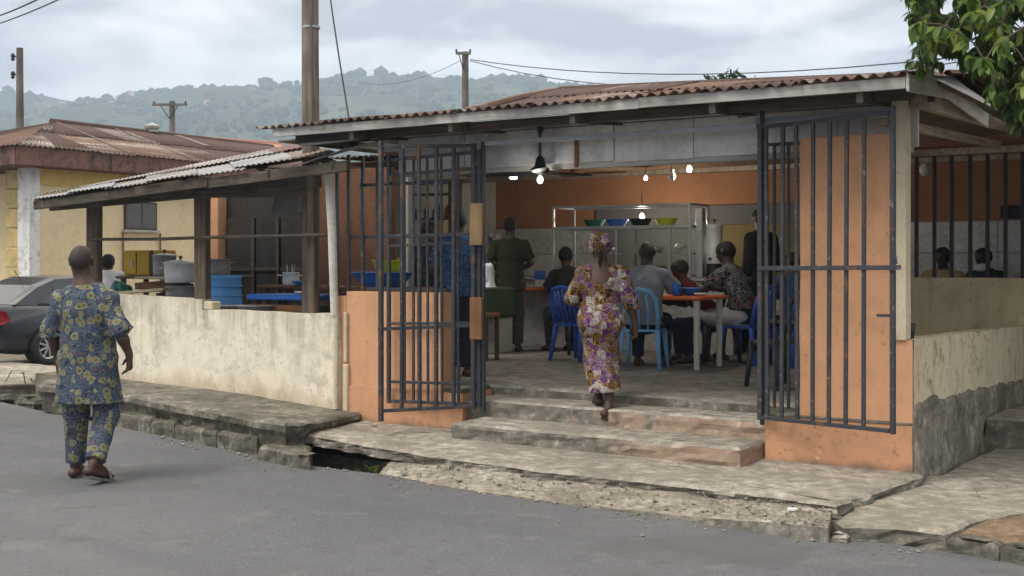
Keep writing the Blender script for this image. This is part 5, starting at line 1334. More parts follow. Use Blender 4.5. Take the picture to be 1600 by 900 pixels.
def sit(lean=.1, **k):
    s = lean
    J = stand(hip=(0, 0, .53), waist=(0, .05*s*3, .68), chest=(0, s, .88), neck=(0, s*1.6, 1.07), head=(0, s*1.6+.05, 1.225),
              shL=(-.18, s*1.45, .985), shR=(.18, s*1.45, .985), elL=(-.25, s*1.45+.12, .78), elR=(.25, s*1.45+.12, .78), wrL=(-.13, s+.36, .80), wrR=(.13, s+.36, .80),
              hpL=(-.09, .02, .51), hpR=(.09, .02, .51), knL=(-.15, .43, .50), knR=(.15, .43, .50), anL=(-.15, .40, .085), anR=(.15, .40, .085), toL=(-.17, .57, .03), toR=(.17, .57, .03))
    for a, b in k.items(): J[a] = np.array(b, float) if isinstance(b, (tuple, list)) else b
    return J
def hand(S, w, d, pn, L=.185, curl=.35, side=1, fine=True):
    """palm, four fingers and a thumb: d along the hand, pn the palm normal (towards the palm side), side = thumb side sign"""
    d = d/np.linalg.norm(d); pn = pn-d*(pn@d); pn = pn/np.linalg.norm(pn); t = np.cross(d, pn)*side
    fl = [(pn, 1.75)]
    S.cone(w-d*.01, w+d*.025, .027, .03, .02, [(pn, 1.3)]); 
    S.cone(w+d*.02, w+d*.082, .034, .042, .02, fl)
    lens = [.072, .080, .074, .058]
    for i, Lf in enumerate(lens):
        o = t*(.030-.0205*i); a = w+d*(.088-.003*abs(i-1))+o; c = curl*(1+.12*i)
        d1 = d*math.cos(c)+pn*math.sin(c)+t*(.05-.035*i); d1 /= np.linalg.norm(d1); c2 = c*2.2
        d2 = d*math.cos(c2)+pn*math.sin(c2); b = a+d1*Lf*.55; e = b+d2*Lf*.5
        S.cone(a-d*.02, b, .0098, .0090, .006); S.cone(b, e, .0090, .0078, .005)
    a = w+d*.03+t*.028; d1 = d*.62+t*.62+pn*.45; d1 /= np.linalg.norm(d1); b = a+d1*.042; d2 = d*.85+t*.2+pn*.5; d2 /= np.linalg.norm(d2)
    S.cone(a-d1*.012, b, .0145, .0112, .010); S.cone(b, b+d2*.034, .0112, .0088, .006)
def body_sdf(J, fine=True):
    S = SDF(); f = J['fat']; hx = J['shR']-J['shL']; hx /= np.linalg.norm(hx)
    up = J['chest']-J['waist']; up /= np.linalg.norm(up); fw = np.cross(up, hx); fl = [(fw, 1.4)]
    S.cone(J['hpL'], J['hpR'], .10*f, .10*f, .05, [(fw, 1.1)]); wf = f*J['wf']; S.cone(J['hip'], J['waist'], .148*f, .132*wf, .05, fl); S.cone(J['waist'], J['chest'], .132*wf, .158*f, .05, fl)
    S.cone(J['chest'], J['neck']-(J['neck']-J['chest'])*.3, .158*f, .10, .05, fl)
    for s in 'LR':
        S.cone(J['neck']-up*.055, J['sh'+s]-up*.01, .058, .058, .045); S.cone(J['sh'+s], J['el'+s], .054*f**.5, .041, .03); S.cone(J['el'+s], J['wr'+s]*.45+J['el'+s]*.55, .042, .042, .02); S.cone(J['wr'+s]*.45+J['el'+s]*.55, J['wr'+s], .042, .027, .02)
        kn, an, hp = J['kn'+s], J['an'+s], J['hp'+s]
        S.cone(hp, kn, .086*f, .056, .04); m = kn*.66+an*.34; back = np.array([0, -.018, 0]) if abs((kn-an)[2]) > .2 else 0
        S.cone(kn, m+back, .055, .057, .03); S.cone(m+back, an, .057, .036, .03)
        to = J['to'+s]; heel = an+(an-to)*np.array([.32, .32, 0])+np.array([0, 0, -.045 if to[2] < an[2]+.05 else 0]); S.ball(heel, .036, .02); S.cone(an, an*.45+to*.55, .036, .036, .02); S.cone(heel, to-(to-heel)*.0, .034, .030, .02, [((0, 0, 1), 1.25)])
    hd = J['head']; S.cone(J['neck']-up*.03, hd-np.array([0, .015, .05])*1.0, .066*f**.6, .062, .03)
    lk = J['look']/np.linalg.norm(J['look']); hr = np.cross(lk, (0, 0, 1)); hr = hr/np.linalg.norm(hr); u = np.cross(hr, lk)
    S.cone(hd-lk*.022+u*.028, hd+lk*.022+u*.03, .088, .084, .02, [(hr, 1.16)]); S.cone(hd-lk*.045+u*.0, hd-lk*.03-u*.035, .074, .066, .03, [(hr, 1.06)]); S.cone(hd+lk*.035+u*.0, hd+lk*.055-u*.075, .062, .034, .03, [(hr, 1.05)])
    S.cone(hd+lk*.092+u*.008, hd+lk*.112-u*.026, .010, .015, .012); S.ball(hd+lk*.092-u*.055, .018, .012, [(u, 1.5), (hr, .8)]); S.cone(hd+lk*.082+u*.032-hr*.035, hd+lk*.082+u*.032+hr*.035, .014, .014, .012)
    for s in (-1, 1):
        e = hd+hr*s*.083-lk*.012; S.cone(e-u*.024+lk*.004, e+u*.018-lk*.008, .013, .023, .006, [(hr, 1.8)])
    return S, lk, hr, u, fw, up, hx
def person(label, loc, rotz, J, h=1.75, res=.013, skin='skin', hair='hair', group=None, clothes=(), hands=None, shoes='sandal', hairspec='crop', folds=.006, seed=0, extra=None):
    s = h/1.75; t = thing('person', label, 'person', loc, rotz, group)
    S, lk, hr, u, fw, up, hx = body_sdf(J)
    for sd, sg in (('L', -1), ('R', 1)):
        w = J['wr'+sd]; d = w-J['el'+sd]; d = d/np.linalg.norm(d); hn = (hands or {}).get(sd, {})
        d = np.array(hn.get('d', d+np.array([0, .15, 0])), float); pn = np.array(hn.get('pn', (-sg, .25, 0)), float)
        th_ = np.cross(d/np.linalg.norm(d), pn); side = 1 if th_ @ np.array(hn.get('thumb', (0, 1, .2))) > 0 else -1
        hand(S, w, d, pn, curl=hn.get('curl', .35), side=side)
    def put(name, S_, m, r=res, fold=0.0, parent=t, fs=1.0):
        vs, fs_ = S_.mesh(r, fold, seed, fs); vs = (np.array(vs)*s).tolist(); o = obj(name, (vs, fs_), m, parent, smooth=True); return o
    bd = put('body', S, MT[skin], res)
    for sg in (-1, 1):
        c = (J['head']+lk*.083+u*.022+hr*sg*.032)*s; o = obj('eye', lathe(B(), [(.001, -.011*s), (.008*s, -.007*s), (.0105*s, 0), (.008*s, .007*s), (.001, .011*s)], c, 8), MT['eye'], t, smooth=True)
    if hairspec:
        H = SDF(); g = dict(crop=.006, shaved=.003, afro=.013)[hairspec]; hd = J['head']
        H.cone(hd-lk*.026+u*.03, hd+lk*.018+u*.034, .088+g, .083+g, .02, [(hr, 1.15)]); H.cone(hd-lk*.047+u*.0, hd-lk*.032-u*.035, .074+g, .066+g, .03, [(hr, 1.06)])
        H.cut(hd+lk*.055, lk*.8-u*.55); H.cut(hd-u*.055-lk*.04, -u*1.0+lk*.25)
        put('hair', H, MT[hair], max(.009, res*.9), .001)
    def limb(S_, a, b, ra, rb, k=.03, flat=None): S_.cone(a, b, ra, rb, k, flat)
    f = J['fat']; fl = [(fw, 1.35)]; wf = f*J['wf']
    for c in clothes:
        kind = c['kind']; C = SDF(); g = c.get('g', .016)
        if kind in ('shirt', 'tunic'):
            C.cone(J['hip']+up*.06, J['waist'], .148*f+g*1.3, .134*wf+g, .05, fl); C.cone(J['waist'], J['chest'], .134*wf+g, .158*f+g, .05, fl)
            C.cone(J['chest'], J['neck']-(J['neck']-J['chest'])*.36, .158*f+g, .10+g, .05, fl)
            if c.get('hem') is not None:
                hz = c['hem']; mid_ = np.array(c.get('hemc', (J['hip'][0], J['hip'][1], 0)), float); C.cone(J['waist'], (mid_[0], mid_[1], hz), .146*wf+g, c.get('hemr', .2), .05, fl); C.cut((0, 0, hz), (0, 0, -1))
            else: C.cut(J['hip']+up*c.get('low', -.02), -up)
            C.cone(J['neck']-up*.07, J['neck']+up*.012, .088, .070, .03)
            sl = c.get('sleeve', .55); sr = c.get('sr', (.066, .070))
            for sd in 'LR':
                a, e, w = J['sh'+sd], J['el'+sd], J['wr'+sd]
                C.cone(J['neck']-up*.06, a, .060+g*.6, .062+g*.6, .04)
                if sl <= 1: C.cone(a, a+(e-a)*sl, sr[0], sr[1], .02, None, True)
                else: C.cone(a, e, sr[0], (sr[0]+sr[1])/2, .025); C.cone(e, e+(w-e)*(sl-1), (sr[0]+sr[1])/2, sr[1], .02, None, True)
                if c.get('cuff', True):
                    q = a+(e-a)*sl if sl <= 1 else e+(w-e)*(sl-1)
            for a_, b_, r_ in c.get('carve', []): C.carve(a_, b_, r_, r_)
            C.cut(J['neck']+up*c.get('collar', .02)-fw*c.get('scoop', 0), up-fw*c.get('tilt', .15))
        elif kind == 'trousers':
            C.cone(J['hpL'], J['hpR'], .10*f+g, .10*f+g, .05, [(fw, 1.08)]); C.cone(J['hip'], J['waist']-(J['waist']-J['hip'])*.25, .148*f+g*.7, .132*f+g*.7, .04, fl)
            r0, r1, r2 = c.get('r', (.1, .078, .066)); e = c.get('end', .96)
            for sd in 'LR':
                hp, kn, an = J['hp'+sd], J['kn'+sd], J['an'+sd]; C.cone(hp, kn, r0*f, r1, .035)
                if e > 0: C.cone(kn, kn+(an-kn)*e, r1, r2, .025, None, True)
        elif kind == 'skirt':
            C.cone(J['hip']+up*.0, J['waist'], c.get('rh', .19), .138*wf+g, .05, fl); kz = c.get('knee', (0, .02, .5)); C.cone(J['hip'], kz, c.get('rh', .19), c.get('rk', .165), .06, [(fw, 1.18)])
            C.cone(kz, c['end'], c.get('rk', .165), c.get('re', .125), .05, [(fw, 1.1)]); C.cut(c['end'], c.get('endn', (0, 0, -1))); C.cut(J['waist']+up*.02, up)
            for q, r in c.get('bumps', []): C.ball(q, r, .07)
        if 'cutz' in c: C.cut((0, 0, c['cutz']), (0, 0, -1))
        put(c.get('name', kind), C, MT[c['m']], c.get('res', res), c.get('fold', folds), fs=c.get('fs', 1.0))
    if shoes:
        for sd in 'LR':
            an, to = J['an'+sd], J['to'+sd]; d = to-an; dh = np.array([d[0], d[1], 0]); L = np.linalg.norm(dh)
            if L < 1e-3: continue
            low = to[2] < an[2]+.05
            heel = an-dh*.38+np.array([0, 0, -.083 if low else -.06]); tip = to+dh/L*.045+np.array([0, 0, -.03])
            if not low: heel = an-dh*.3+np.array([0, 0, -.05])
            x = np.cross(dh/L, (0, 0, 1)); bm = B(); prof = [(-.02, .028), (.15, .036), (.45, .034), (.75, .046), (.95, .036), (1.02, .015)]
            vt_, vb_ = [], []
            for tt, w in prof:
                c_ = heel+(tip-heel)*tt
                vt_.append((c_-x*w, c_+x*w))
            top = [bm.verts.new((p+np.array([0, 0, .0]))*s) for a_, b_ in vt_ for p in (a_, b_)]; bot = [bm.verts.new((p+np.array([0, 0, -.02]))*s) for a_, b_ in vt_ for p in (a_, b_)]
            n_ = len(vt_)
            for i in range(n_-1):
                bm.faces.new((top[2*i], top[2*i+1], top[2*i+3], top[2*i+2])); bm.faces.new((bot[2*i+2], bot[2*i+3], bot[2*i+1], bot[2*i]))
                bm.faces.new((top[2*i+2], bot[2*i+2], bot[2*i], top[2*i])); bm.faces.new((top[2*i+1], bot[2*i+1], bot[2*i+3], top[2*i+3]))
            bm.faces.new((top[0], bot[0], bot[1], top[1])); bm.faces.new((top[-1], bot[-1], bot[-2], top[-2]))
            o = obj('sandal', bm, MT[shoes], t)
            c_ = heel+(tip-heel)*.68; bm = B(); m_ = np.array([0, 0, .062]); tube(bm, [Vector((c_-x*.05)*s), Vector((c_-x*.035+m_*.75)*s), Vector((c_+m_)*s), Vector((c_+x*.035+m_*.75)*s), Vector((c_+x*.05)*s)], .011*s, 6)
            st_ = obj('strap', bm, MT[shoes], o)
    if extra: extra(t, J, s, put, lk, hr, u, fw, up)
    return t

# man in the printed tunic walking on the road (seen from behind)
mp = at_d(137, 700, 9.42)
MAN = stand(hip=(0, 0, .93), waist=(0, -.01, 1.08), chest=(-.015, -.005, 1.28), neck=(-.03, .0, 1.475), head=(-.06, .035, 1.64),
            shL=(-.20, -.01, 1.345), shR=(.175, -.02, 1.355), elL=(-.26, -.03, 1.13), elR=(.265, -.07, 1.14), wrL=(-.25, .06, .885), wrR=(.325, -.02, .945),
            knL=(-.12, .08, .50), knR=(.13, .03, .49), hpL=(-.105, 0, .91), hpR=(.105, 0, .91), anL=(-.135, .10, .085), anR=(.135, -.22, .155), toL=(-.16, .29, .03), toR=(.195, -.06, .032), fat=1.08, look=(-.12, 1, -.05))
person('man in blue floral tunic and matching trousers walking along the road', (mp.x, mp.y, 0), YAW-.05, MAN, h=1.80, res=.0085, hair='stubble', hairspec='shaved',
       hands={'L': dict(curl=.55, d=(.05, .18, -.98), pn=(1, .1, .05)), 'R': dict(curl=.42, d=(.0, .12, -.99), pn=(-.8, -.5, 0))}, shoes='sandal_g', seed=3,
       clothes=[dict(kind='trousers', m='print_man', r=(.102, .092, .072), end=.94, fold=.006, fs=1.3), dict(kind='tunic', m='print_man', g=.03, hem=.58, hemr=.25, hemc=(.015, 0, 0), sleeve=1.12, sr=(.060, .094), fold=.010, collar=-.004)])
# woman in purple print climbing the steps
wp = at_d(941, 640, 10.35)
def woman_extra(t, J, s, put, lk, hr, u, fw, up):
    H = SDF(); hd = J['head']
    H.cone(hd-lk*.03+u*.04, hd+lk*.02+u*.055, .105, .10, .03); H.cone(hd-lk*.085+u*.045-hr*.05, hd-lk*.085+u*.045+hr*.05, .045, .045, .03)
    H.cone(hd-lk*.06-u*.005-hr*.06, hd-lk*.06-u*.005+hr*.06, .05, .05, .03); H.cone(hd+lk*.03+u*.03-hr*.06, hd+lk*.03+u*.03+hr*.06, .05, .05, .03)
    for i in range(4):
        a = i*.8+.3; H.cone(hd-lk*.10+u*(.02+.03*i)-hr*.075, hd-lk*(.115-.01*i)+u*(.06+.02*i)+hr*.07, .014, .014, .008)
    H.cone(hd-lk*.07+u*.0+hr*.075, hd-lk*.075-u*.03+hr*.105, .024, .014, .015)
    H.cut(hd-u*.045-lk*.05, -u+lk*.3); H.cut(hd+lk*.07-u*.01, lk*.7-u*.7)
    put('head_wrap', H, MT['print_woman'], .0085, .003)
    Bd = SDF(); a = J['head']-lk*.095-u*.05; pts = [a, a-u*.05-lk*.02, a-u*.13-lk*.02, a-u*.22-lk*.015, a-u*.29-lk*.02]
    for i in range(4):
        Bd.cone(pts[i], pts[i+1], .02-.003*i, .017-.003*i, .01)
        Bd.cone(pts[i]+hr*.01, (pts[i]+pts[i+1])/2-hr*.01, .016-.002*i, .014-.002*i, .006)
    put('braid', Bd, MT['hair'], .0075, .001)
WOM = stand(hip=(-.02, .03, .965), waist=(0, .03, 1.09), chest=(-.01, .045, 1.265), neck=(-.015, .07, 1.45), head=(-.02, .11, 1.60),
            shL=(-.175, .05, 1.36), shR=(.18, .045, 1.37), elL=(-.265, .09, 1.14), elR=(.24, -.01, 1.14), wrL=(-.12, .30, 1.12), wrR=(.30, .045, .90),
            hpL=(-.10, .03, .94), hpR=(.09, .03, .94), knL=(-.06, .13, .60), knR=(.07, .07, .52), anL=(-.03, .07, .26), anR=(.05, -.12, .165), toL=(-.03, .25, .20), toR=(.165, .015, .04), fat=1.07, wf=.86, look=(0, 1, 0))
person('woman in purple and gold print dress with head wrap climbing the entrance steps', (wp.x, wp.y, .30), YAW-.04, WOM, h=1.65, res=.0085, skin='skin2', hairspec=None,
       hands={'R': dict(curl=.45, d=(.03, .15, -.98), pn=(-.9, -.2, 0)), 'L': dict(curl=.8, d=(.6, .7, .05), pn=(.3, 0, -1))}, shoes='sandal', seed=8, extra=woman_extra,
       clothes=[dict(kind='skirt', m='print_woman', g=.014, rh=.186, rk=.155, knee=(.0, .07, .56), end=(.02, -.045, .30), endn=(.06, 0, -1), re=.142, bumps=[((-.075, -.035, .93), .118), ((.07, -.035, .93), .114)], fold=.005),
                dict(kind='tunic', name='blouse', m='print_woman', g=.016, hem=1.04, hemr=.136, hemc=(-.01, .03, 0), sleeve=1.6, sr=(.064, .082), fold=.007, collar=.0, tilt=.1, carve=[((-.02, -.06, 1.47), (-.02, -.10, 1.36), .098), ((-.015, .10, 1.47), (-.015, .12, 1.47), .075)])])

# ------------------------------------------------------------------ plastic furniture
def chair_parts(root, m, slats=4):
    """monobloc chair, seat .43 m high, facing +y"""
    bm = B(); n = 10; g = []
    for j in range(n+1):
        row = []
        for i in range(n+1):
            x = (i/n-.5)*.42*(1-.06*(1-j/n)); y = (j/n-.5)*.40; z = .43-.018*(1-(2*i/n-1)**2)*(1-(2*j/n-1)**2)+(-.02*max(0, j/n-.85)/.15)
            row.append(bm.verts.new((x, y, z)))
        g.append(row)
    fs = [bm.faces.new((g[j][i], g[j][i+1], g[j+1][i+1], g[j+1][i])) for j in range(n) for i in range(n)]
    r = bmesh.ops.extrude_face_region(bm, geom=fs)
    for v in [e for e in r['geom'] if isinstance(e, bmesh.types.BMVert)]: v.co.z -= .022
    obj('seat', bm, m, root, smooth=False)
    bm = B()
    def Bk(x, z): return V(x, -.19-.10*(z-.43)/.42-.03*(1-(x/.2)**2)*(z-.43)/.42, z)
    arch = [Bk(-.195, .42), Bk(-.20, .60), Bk(-.19, .74), Bk(-.13, .83), Bk(0, .855), Bk(.13, .83), Bk(.19, .74), Bk(.20, .60), Bk(.195, .42)]
    def strip(pts, w, th):
        for a, b in zip(pts, pts[1:]): beam(bm, a, b, th, w, up=(1, 0, 0) if abs((b-a).normalized().x) < .6 else (0, 0, 1), bev=.004)
    tube(bm, arch, [.024]*9, 8); obj('back_frame', bm, m, root, smooth=True)
    for i in range(slats):
        x = -.2+.4*(i+1)/(slats+1); bm = B(); zt = .84 if abs(x) < .1 else .81; tube(bm, [Bk(x*.85, .425), Bk(x, .62), Bk(x*.92, zt)], [.012, .016, .014], 6)
        obj('slat', bm, m, root, smooth=True)
    for sx in (-1, 1):
        for y0, y1 in ((.17, .215), (-.18, -.25)):
            bm = B(); a = V(sx*.185, y0, .425); b = V(sx*.225, y1, 0)
            tube(bm, [b, b.lerp(a, .5), a], [.022, .026, .034], 6); obj('leg', bm, m, root, smooth=True)
def chair(label, p, rot, m, slats=4):
    t = thing('plastic_chair', label, 'chair', p, rot, 'plastic chairs in the dining hall'); chair_parts(t, MT[m], slats); return t
F0 = FZ+.001
def on(u, v, z=F0): p = at_z(u, v, z); return V(p.x, p.y, z)
cg = on(1012, 578)+V(-.1, .1, 0)
chair('faded light blue plastic chair under the man in the grey shirt', cg, YAW-.32, 'chair_l', 3)
cb = at_d(899, 500, 15.2); cb.z = F0; chair('royal blue plastic chair left of the woman in print', V(-7.08, 12.2, F0), YAW-.75, 'chair_b', 5)
cp = V(-5.28, 12.8, F0); chair('royal blue plastic chair under the man in the black patterned shirt', cp, math.radians(82), 'chair_b', 4)
cn = on(1232, 575)+V(.0, .35, 0); chair('dark blue plastic chair behind the right gate bars', cn, YAW+math.radians(15), 'chair_b', 5)
cd = on(1205, 606)+V(.05, .1, 0); chair('dark plastic chair just inside the right gate', cd, math.radians(150), 'chair_d', 4)
chair('dark plastic chair under the dark haired diner in black', cb, YAW+.45, 'chair_d', 4)
def table(label, c, sx, sy, h, mt, ml, rot=0, th=.04, lr=.035, inset=.08, cat='table', name='table'):
    t = thing(name, label, cat, c, rot)
    obj('table_top', box(B(), (-sx/2, -sy/2, h-th), (sx/2, sy/2, h), .012), MT[mt], t)
    for x in (-1, 1):
        for y in (-1, 1):
            bm = B(); q = V(x*(sx/2-inset), y*(sy/2-inset), 0); tube(bm, [q, q+V(0, 0, h-th)], [lr*.9, lr*1.1], 8); obj('leg', bm, MT[ml], t)
    return t
table('orange topped plastic table with off white legs before the man in grey', V(-5.92, 12.07, F0), 1.2, .74, .775, 'orange_pl', 'leg_white', 0)
table('brown topped dark table between the standing man and the woman', on(838, 545)+V(.05, .3, 0), 1.1, .7, .80, 'orange_pl', 'iron_dark', 0, lr=.022)
tb = on(738, 552)+V(-.1, .15, 0); t = table('small serving table draped in dull green cloth by the gate opening', tb, .8, .6, .80, 'green_cloth', 'iron_dark')
bm = B(); box(bm, (-.43, -.33, .45), (.43, .33, .815), .02); bmesh.ops.subdivide_edges(bm, edges=bm.edges[:], cuts=6, use_grid_fill=True)
for v in bm.verts: v.co += V(nz(v.co, 6, 1), nz(v.co, 6, 2), 0)*.02*(1 if v.co.z < .75 else .2)
o = obj('tablecloth', bm, MT['green_cloth'], loc=tb+V(0, 0, .005)); tag(o, 'dull green cloth hanging over the small table by the gate opening', 'tablecloth')
# wooden stool or bench leg at the gate opening
t = thing('wooden_stool', 'orange brown wooden stool standing just inside the left gate', 'stool', on(757, 562))
obj('seat', box(B(), (-.2, -.14, .50), (.13, .14, .545), .006), MT['plank_o'], t)
obj('side_board', box(B(), (-.05, -.125, .09), (.09, -.095, .5), .004), MT['plank_o'], t)
for x in (-.17, .1):
    for y in (-.11, .11): obj('leg', box(B(), (x-.02, y-.02, 0), (x+.02, y+.02, .5), .003), MT['timber_v'], t)

def tick(t, s):
    pts = [(-.022, .012), (-.012, -.008), (.03, .02), (-.010, .002)]
    bm = B(); vs = [bm.verts.new((x-.005, -.128, z+.965)) for x, z in pts]; bm.faces.new(vs)
    r = bmesh.ops.extrude_face_region(bm, geom=bm.faces[:])
    for e in r['geom']:
        if isinstance(e, bmesh.types.BMVert): e.co.y -= .02
    obj('tick_emblem', bm, MT['white_c'], t)
# people inside
hip = lambda p, dz=0: (p.x, p.y, p.z+dz)
olive = at_z(797, 549, F0)
person('man in dark olive shirt and trousers standing with his back to the road', (olive.x, olive.y, F0), YAW, stand(elL=(-.27, .02, 1.16), elR=(.27, .02, 1.16), wrL=(-.20, .26, 1.10), wrR=(.20, .26, 1.10), look=(-.05, 1, -.1)), h=1.70, hands={'L': dict(curl=.7, d=(.3, 1, 0)), 'R': dict(curl=.7, d=(-.3, 1, 0))},
       clothes=[dict(kind='trousers', m='olive_t', r=(.1, .082, .075)), dict(kind='tunic', name='shirt', m='olive_c', g=.022, hem=.80, hemr=.2, sleeve=.8, sr=(.075, .082))], seed=1)
person('man in grey T-shirt sitting with his back to the road at the orange table', hip(cg, .0), YAW-.32, sit(.09, elR=(.33, .26, .80), wrR=(.25, .47, .82), look=(-.1, 1, -.25), fat=1.1), h=1.76, res=.011, hairspec='shaved', hair='stubble', hands={'R': dict(curl=.6), 'L': dict(curl=.6)}, shoes='black',
       clothes=[dict(kind='trousers', m='navy_c'), dict(kind='tunic', name='shirt', m='grey_c', g=.02, hem=.47, hemr=.215, sleeve=.72, sr=(.075, .088))], seed=2,
       extra=lambda t, J, s, put, lk, hr, u, fw, up: tick(t, s))
person('man in black and white patterned shirt sitting sideways at the orange table', hip(cp, 0), math.radians(80), sit(.13, elL=(-.27, .34, .82), wrL=(-.14, .55, .82), elR=(.25, .34, .82), wrR=(.1, .55, .82), look=(0, 1, -.2)), h=1.78, res=.012, shoes='white_pl', hands={'L': dict(curl=.7), 'R': dict(curl=.7)},
       clothes=[dict(kind='trousers', m='shorts_c', end=0, r=(.11, .1, .08)), dict(kind='tunic', name='shirt', m='print_bw', g=.024, hem=.60, hemr=.2, sleeve=.85, sr=(.078, .09)), dict(kind='tunic', name='undershirt', m='black_cloth', g=.008, hem=.44, hemr=.19, sleeve=.2, sr=(.06, .06))], seed=4)
rd = at_d(1112, 450, 13.9)
person('person in dark red top leaning over the far side of the orange table', (rd.x, rd.y, F0), math.radians(140), sit(.26, look=(0, 1, -.5)), h=1.5, res=.014, hairspec='afro', clothes=[dict(kind='trousers', m='navy_c'), dict(kind='tunic', name='shirt', m='red_c', g=.02, hem=.46, hemr=.2, sleeve=.8, sr=(.075, .085))], seed=5)
person('dark haired diner in black seated beyond the empty blue chair left of the woman', hip(cb, 0), YAW+.45, sit(.14, look=(.3, 1, -.2)), h=1.72, res=.014, hairspec='afro', clothes=[dict(kind='trousers', m='black_cloth'), dict(kind='tunic', name='shirt', m='black_cloth', g=.02, hem=.46, hemr=.2, sleeve=.8, sr=(.075, .085)), ], seed=6)
bs = at_z(716, 588, F0)
person('person in blue speckled shirt and dark trousers standing behind the left gate', (bs.x, bs.y, F0), YAW+.2, stand(wrL=(-.2, .25, 1.05), elL=(-.26, 0, 1.15)), h=1.66, res=.013, clothes=[dict(kind='trousers', m='navy_c', r=(.105, .09, .08)), dict(kind='tunic', name='shirt', m='print_navy', g=.022, hem=.84, hemr=.2, sleeve=.8, sr=(.075, .085))], seed=7)
bk = at_d(1188, 450, 15.4)
person('dark clothed figure standing deep in the hall behind the right gate hinge', (bk.x, bk.y, F0), YAW+.6, stand(), h=1.80, res=.015, clothes=[dict(kind='trousers', m='black_cloth'), dict(kind='tunic', name='shirt', m='black_cloth', g=.025, hem=.85, hemr=.2, sleeve=1.6, sr=(.08, .07))], seed=9)
bl = at_d(668, 450, 14.0)
person('dark clothed cook standing behind the left gate near the yellow board', (bl.x, bl.y, F0), YAW-.8, stand(), h=1.62, res=.015, clothes=[dict(kind='trousers', m='navy_c'), dict(kind='tunic', name='shirt', m='black_cloth', g=.025, hem=.85, hemr=.2, sleeve=1.2, sr=(.08, .075))], seed=10)
person('person in navy print sitting on the dark blue chair behind the right gate', hip(cn, 0), YAW+math.radians(15), sit(.1), h=1.62, res=.014, clothes=[dict(kind='trousers', m='navy_c'), dict(kind='tunic', name='shirt', m='print_navy', g=.022, hem=.46, hemr=.2, sleeve=.8, sr=(.075, .085))], seed=11)
wy = at_d(168, 450, 17.2)
person('man in white T-shirt standing in the yard behind the cream wall', (wy.x, wy.y, 0), YAW-.1, stand(neck=(0, -.015, 1.49), head=(0, .03, 1.60), shL=(-.18, -.01, 1.41), shR=(.18, -.01, 1.41)), h=1.82, res=.013, hairspec='crop', clothes=[dict(kind='trousers', m='navy_c'), dict(kind='tunic', name='shirt', m='white_c', g=.02, hem=.84, hemr=.19, sleeve=.7, sr=(.075, .085))], seed=12)
for u, v, m, rot, lab, sd in [(1477, 408, 'tan_c', 2.6, 'diner in tan top seated behind the window bars nearer the cream post', 13), (1549, 408, 'black_cloth', 2.2, 'diner in black jacket with white collar behind the window bars at far right', 14)]:
    p = at_d(u, v, 14.6)
    t = person(lab, (p.x, p.y, F0), YAW+rot, sit(.08, look=(.2, 1, -.1)), h=1.70, res=.013, hairspec='afro' if sd == 13 else 'crop', clothes=[dict(kind='trousers', m='navy_c'), dict(kind='tunic', name='shirt', m=m, g=.025, hem=.46, hemr=.2, sleeve=1.5, sr=(.08, .07))], seed=sd)
    if sd == 14:
        C = SDF(); C.cone((-.03, .22, 1.075), (.03, .22, 1.075), .05, .05, .02); vs, fs = C.mesh(.014); obj('collar', (vs, fs), MT['white_c'], t, smooth=True)
    chair('dark plastic chair under the %s' % ('diner in tan behind the bars' if sd == 13 else 'diner in the black jacket behind the bars'), V(p.x, p.y, F0), YAW+rot, 'chair_d', 3)
rc = V(rd.x, rd.y, F0); chair('dark plastic chair under the person in red', rc, math.radians(140), 'chair_d', 3)

# ------------------------------------------------------------------ serving counter, display case and what stands on it
CT = thing('serving_counter', 'long pale fronted serving counter across the back of the hall', 'counter', (-7.6, 14.3, FZ), world=True)
obj('front', box(B(), (-9.3, 13.92, FZ), (-5.9, 13.97, 1.44), .004), MT['tile'], CT)
obj('worktop', box(B(), (-9.35, 13.86, 1.44), (-5.85, 14.75, 1.485), .006), MT['steel'], CT)
obj('back', box(B(), (-9.3, 14.68, FZ), (-5.9, 14.72, 1.44)), MT['dark_wall'], CT)
DC = thing('display_case', 'steel framed glass food display case standing on the serving counter', 'display case', (-7.5, 14.2, 1.485), world=True)
dx0, dx1, dy0, dy1, dz0, dzs, dz1 = at_y(865, 400, 14.0).x, at_y(1078, 400, 14.0).x, 14.0, 14.55, 1.487, 2.13, 2.41
def db(a, b, w=.03): obj('frame_bar', beam(B(), a, b, w, w, bev=.003), MT['steel'], DC)
for x in (dx0, (dx0+dx1)/2-.05, dx1-.28, dx1):
    for y in (dy0, dy1):
        if x == dx1-.28 and y == dy1: continue
        db((x, y, dz0), (x, y, dz1-.017 if x in (dx0, dx1) else dzs-.017))
for z, w in ((dzs, .04), (dz1, .03), (dz0+.02, .03)):
    for y in (dy0, dy1): db((dx0-.015, y-.001, z), (dx1+.015, y-.001, z), w)
    for x in (dx0, dx1): db((x, dy0+.02, z), (x, dy1-.02, z), w*.9)
obj('shelf', box(B(), (dx0, dy0+.02, dzs-.008), (dx1, dy1-.02, dzs+.004)), MT['steel'], DC)
obj('shelf', box(B(), (dx0, dy0+.05, 1.78), (dx1, dy1-.02, 1.79)), MT['steel'], DC)
obj('glass_pane', box(B(), (dx0+.016, dy0+.0, dz0+.04), (dx1-.3, dy0+.006, dzs-.03)), MT['glass'], DC)
obj('glass_pane', box(B(), (dx1-.26, dy0+.0, dz0+.04), (dx1-.02, dy0+.006, dzs-.03)), MT['glass'], DC)
obj('post', box(B(), (dx1+.03, dy0+.1, dz0), (dx1+.12, dy0+.2, 2.36), .006), MT['steel'], DC)
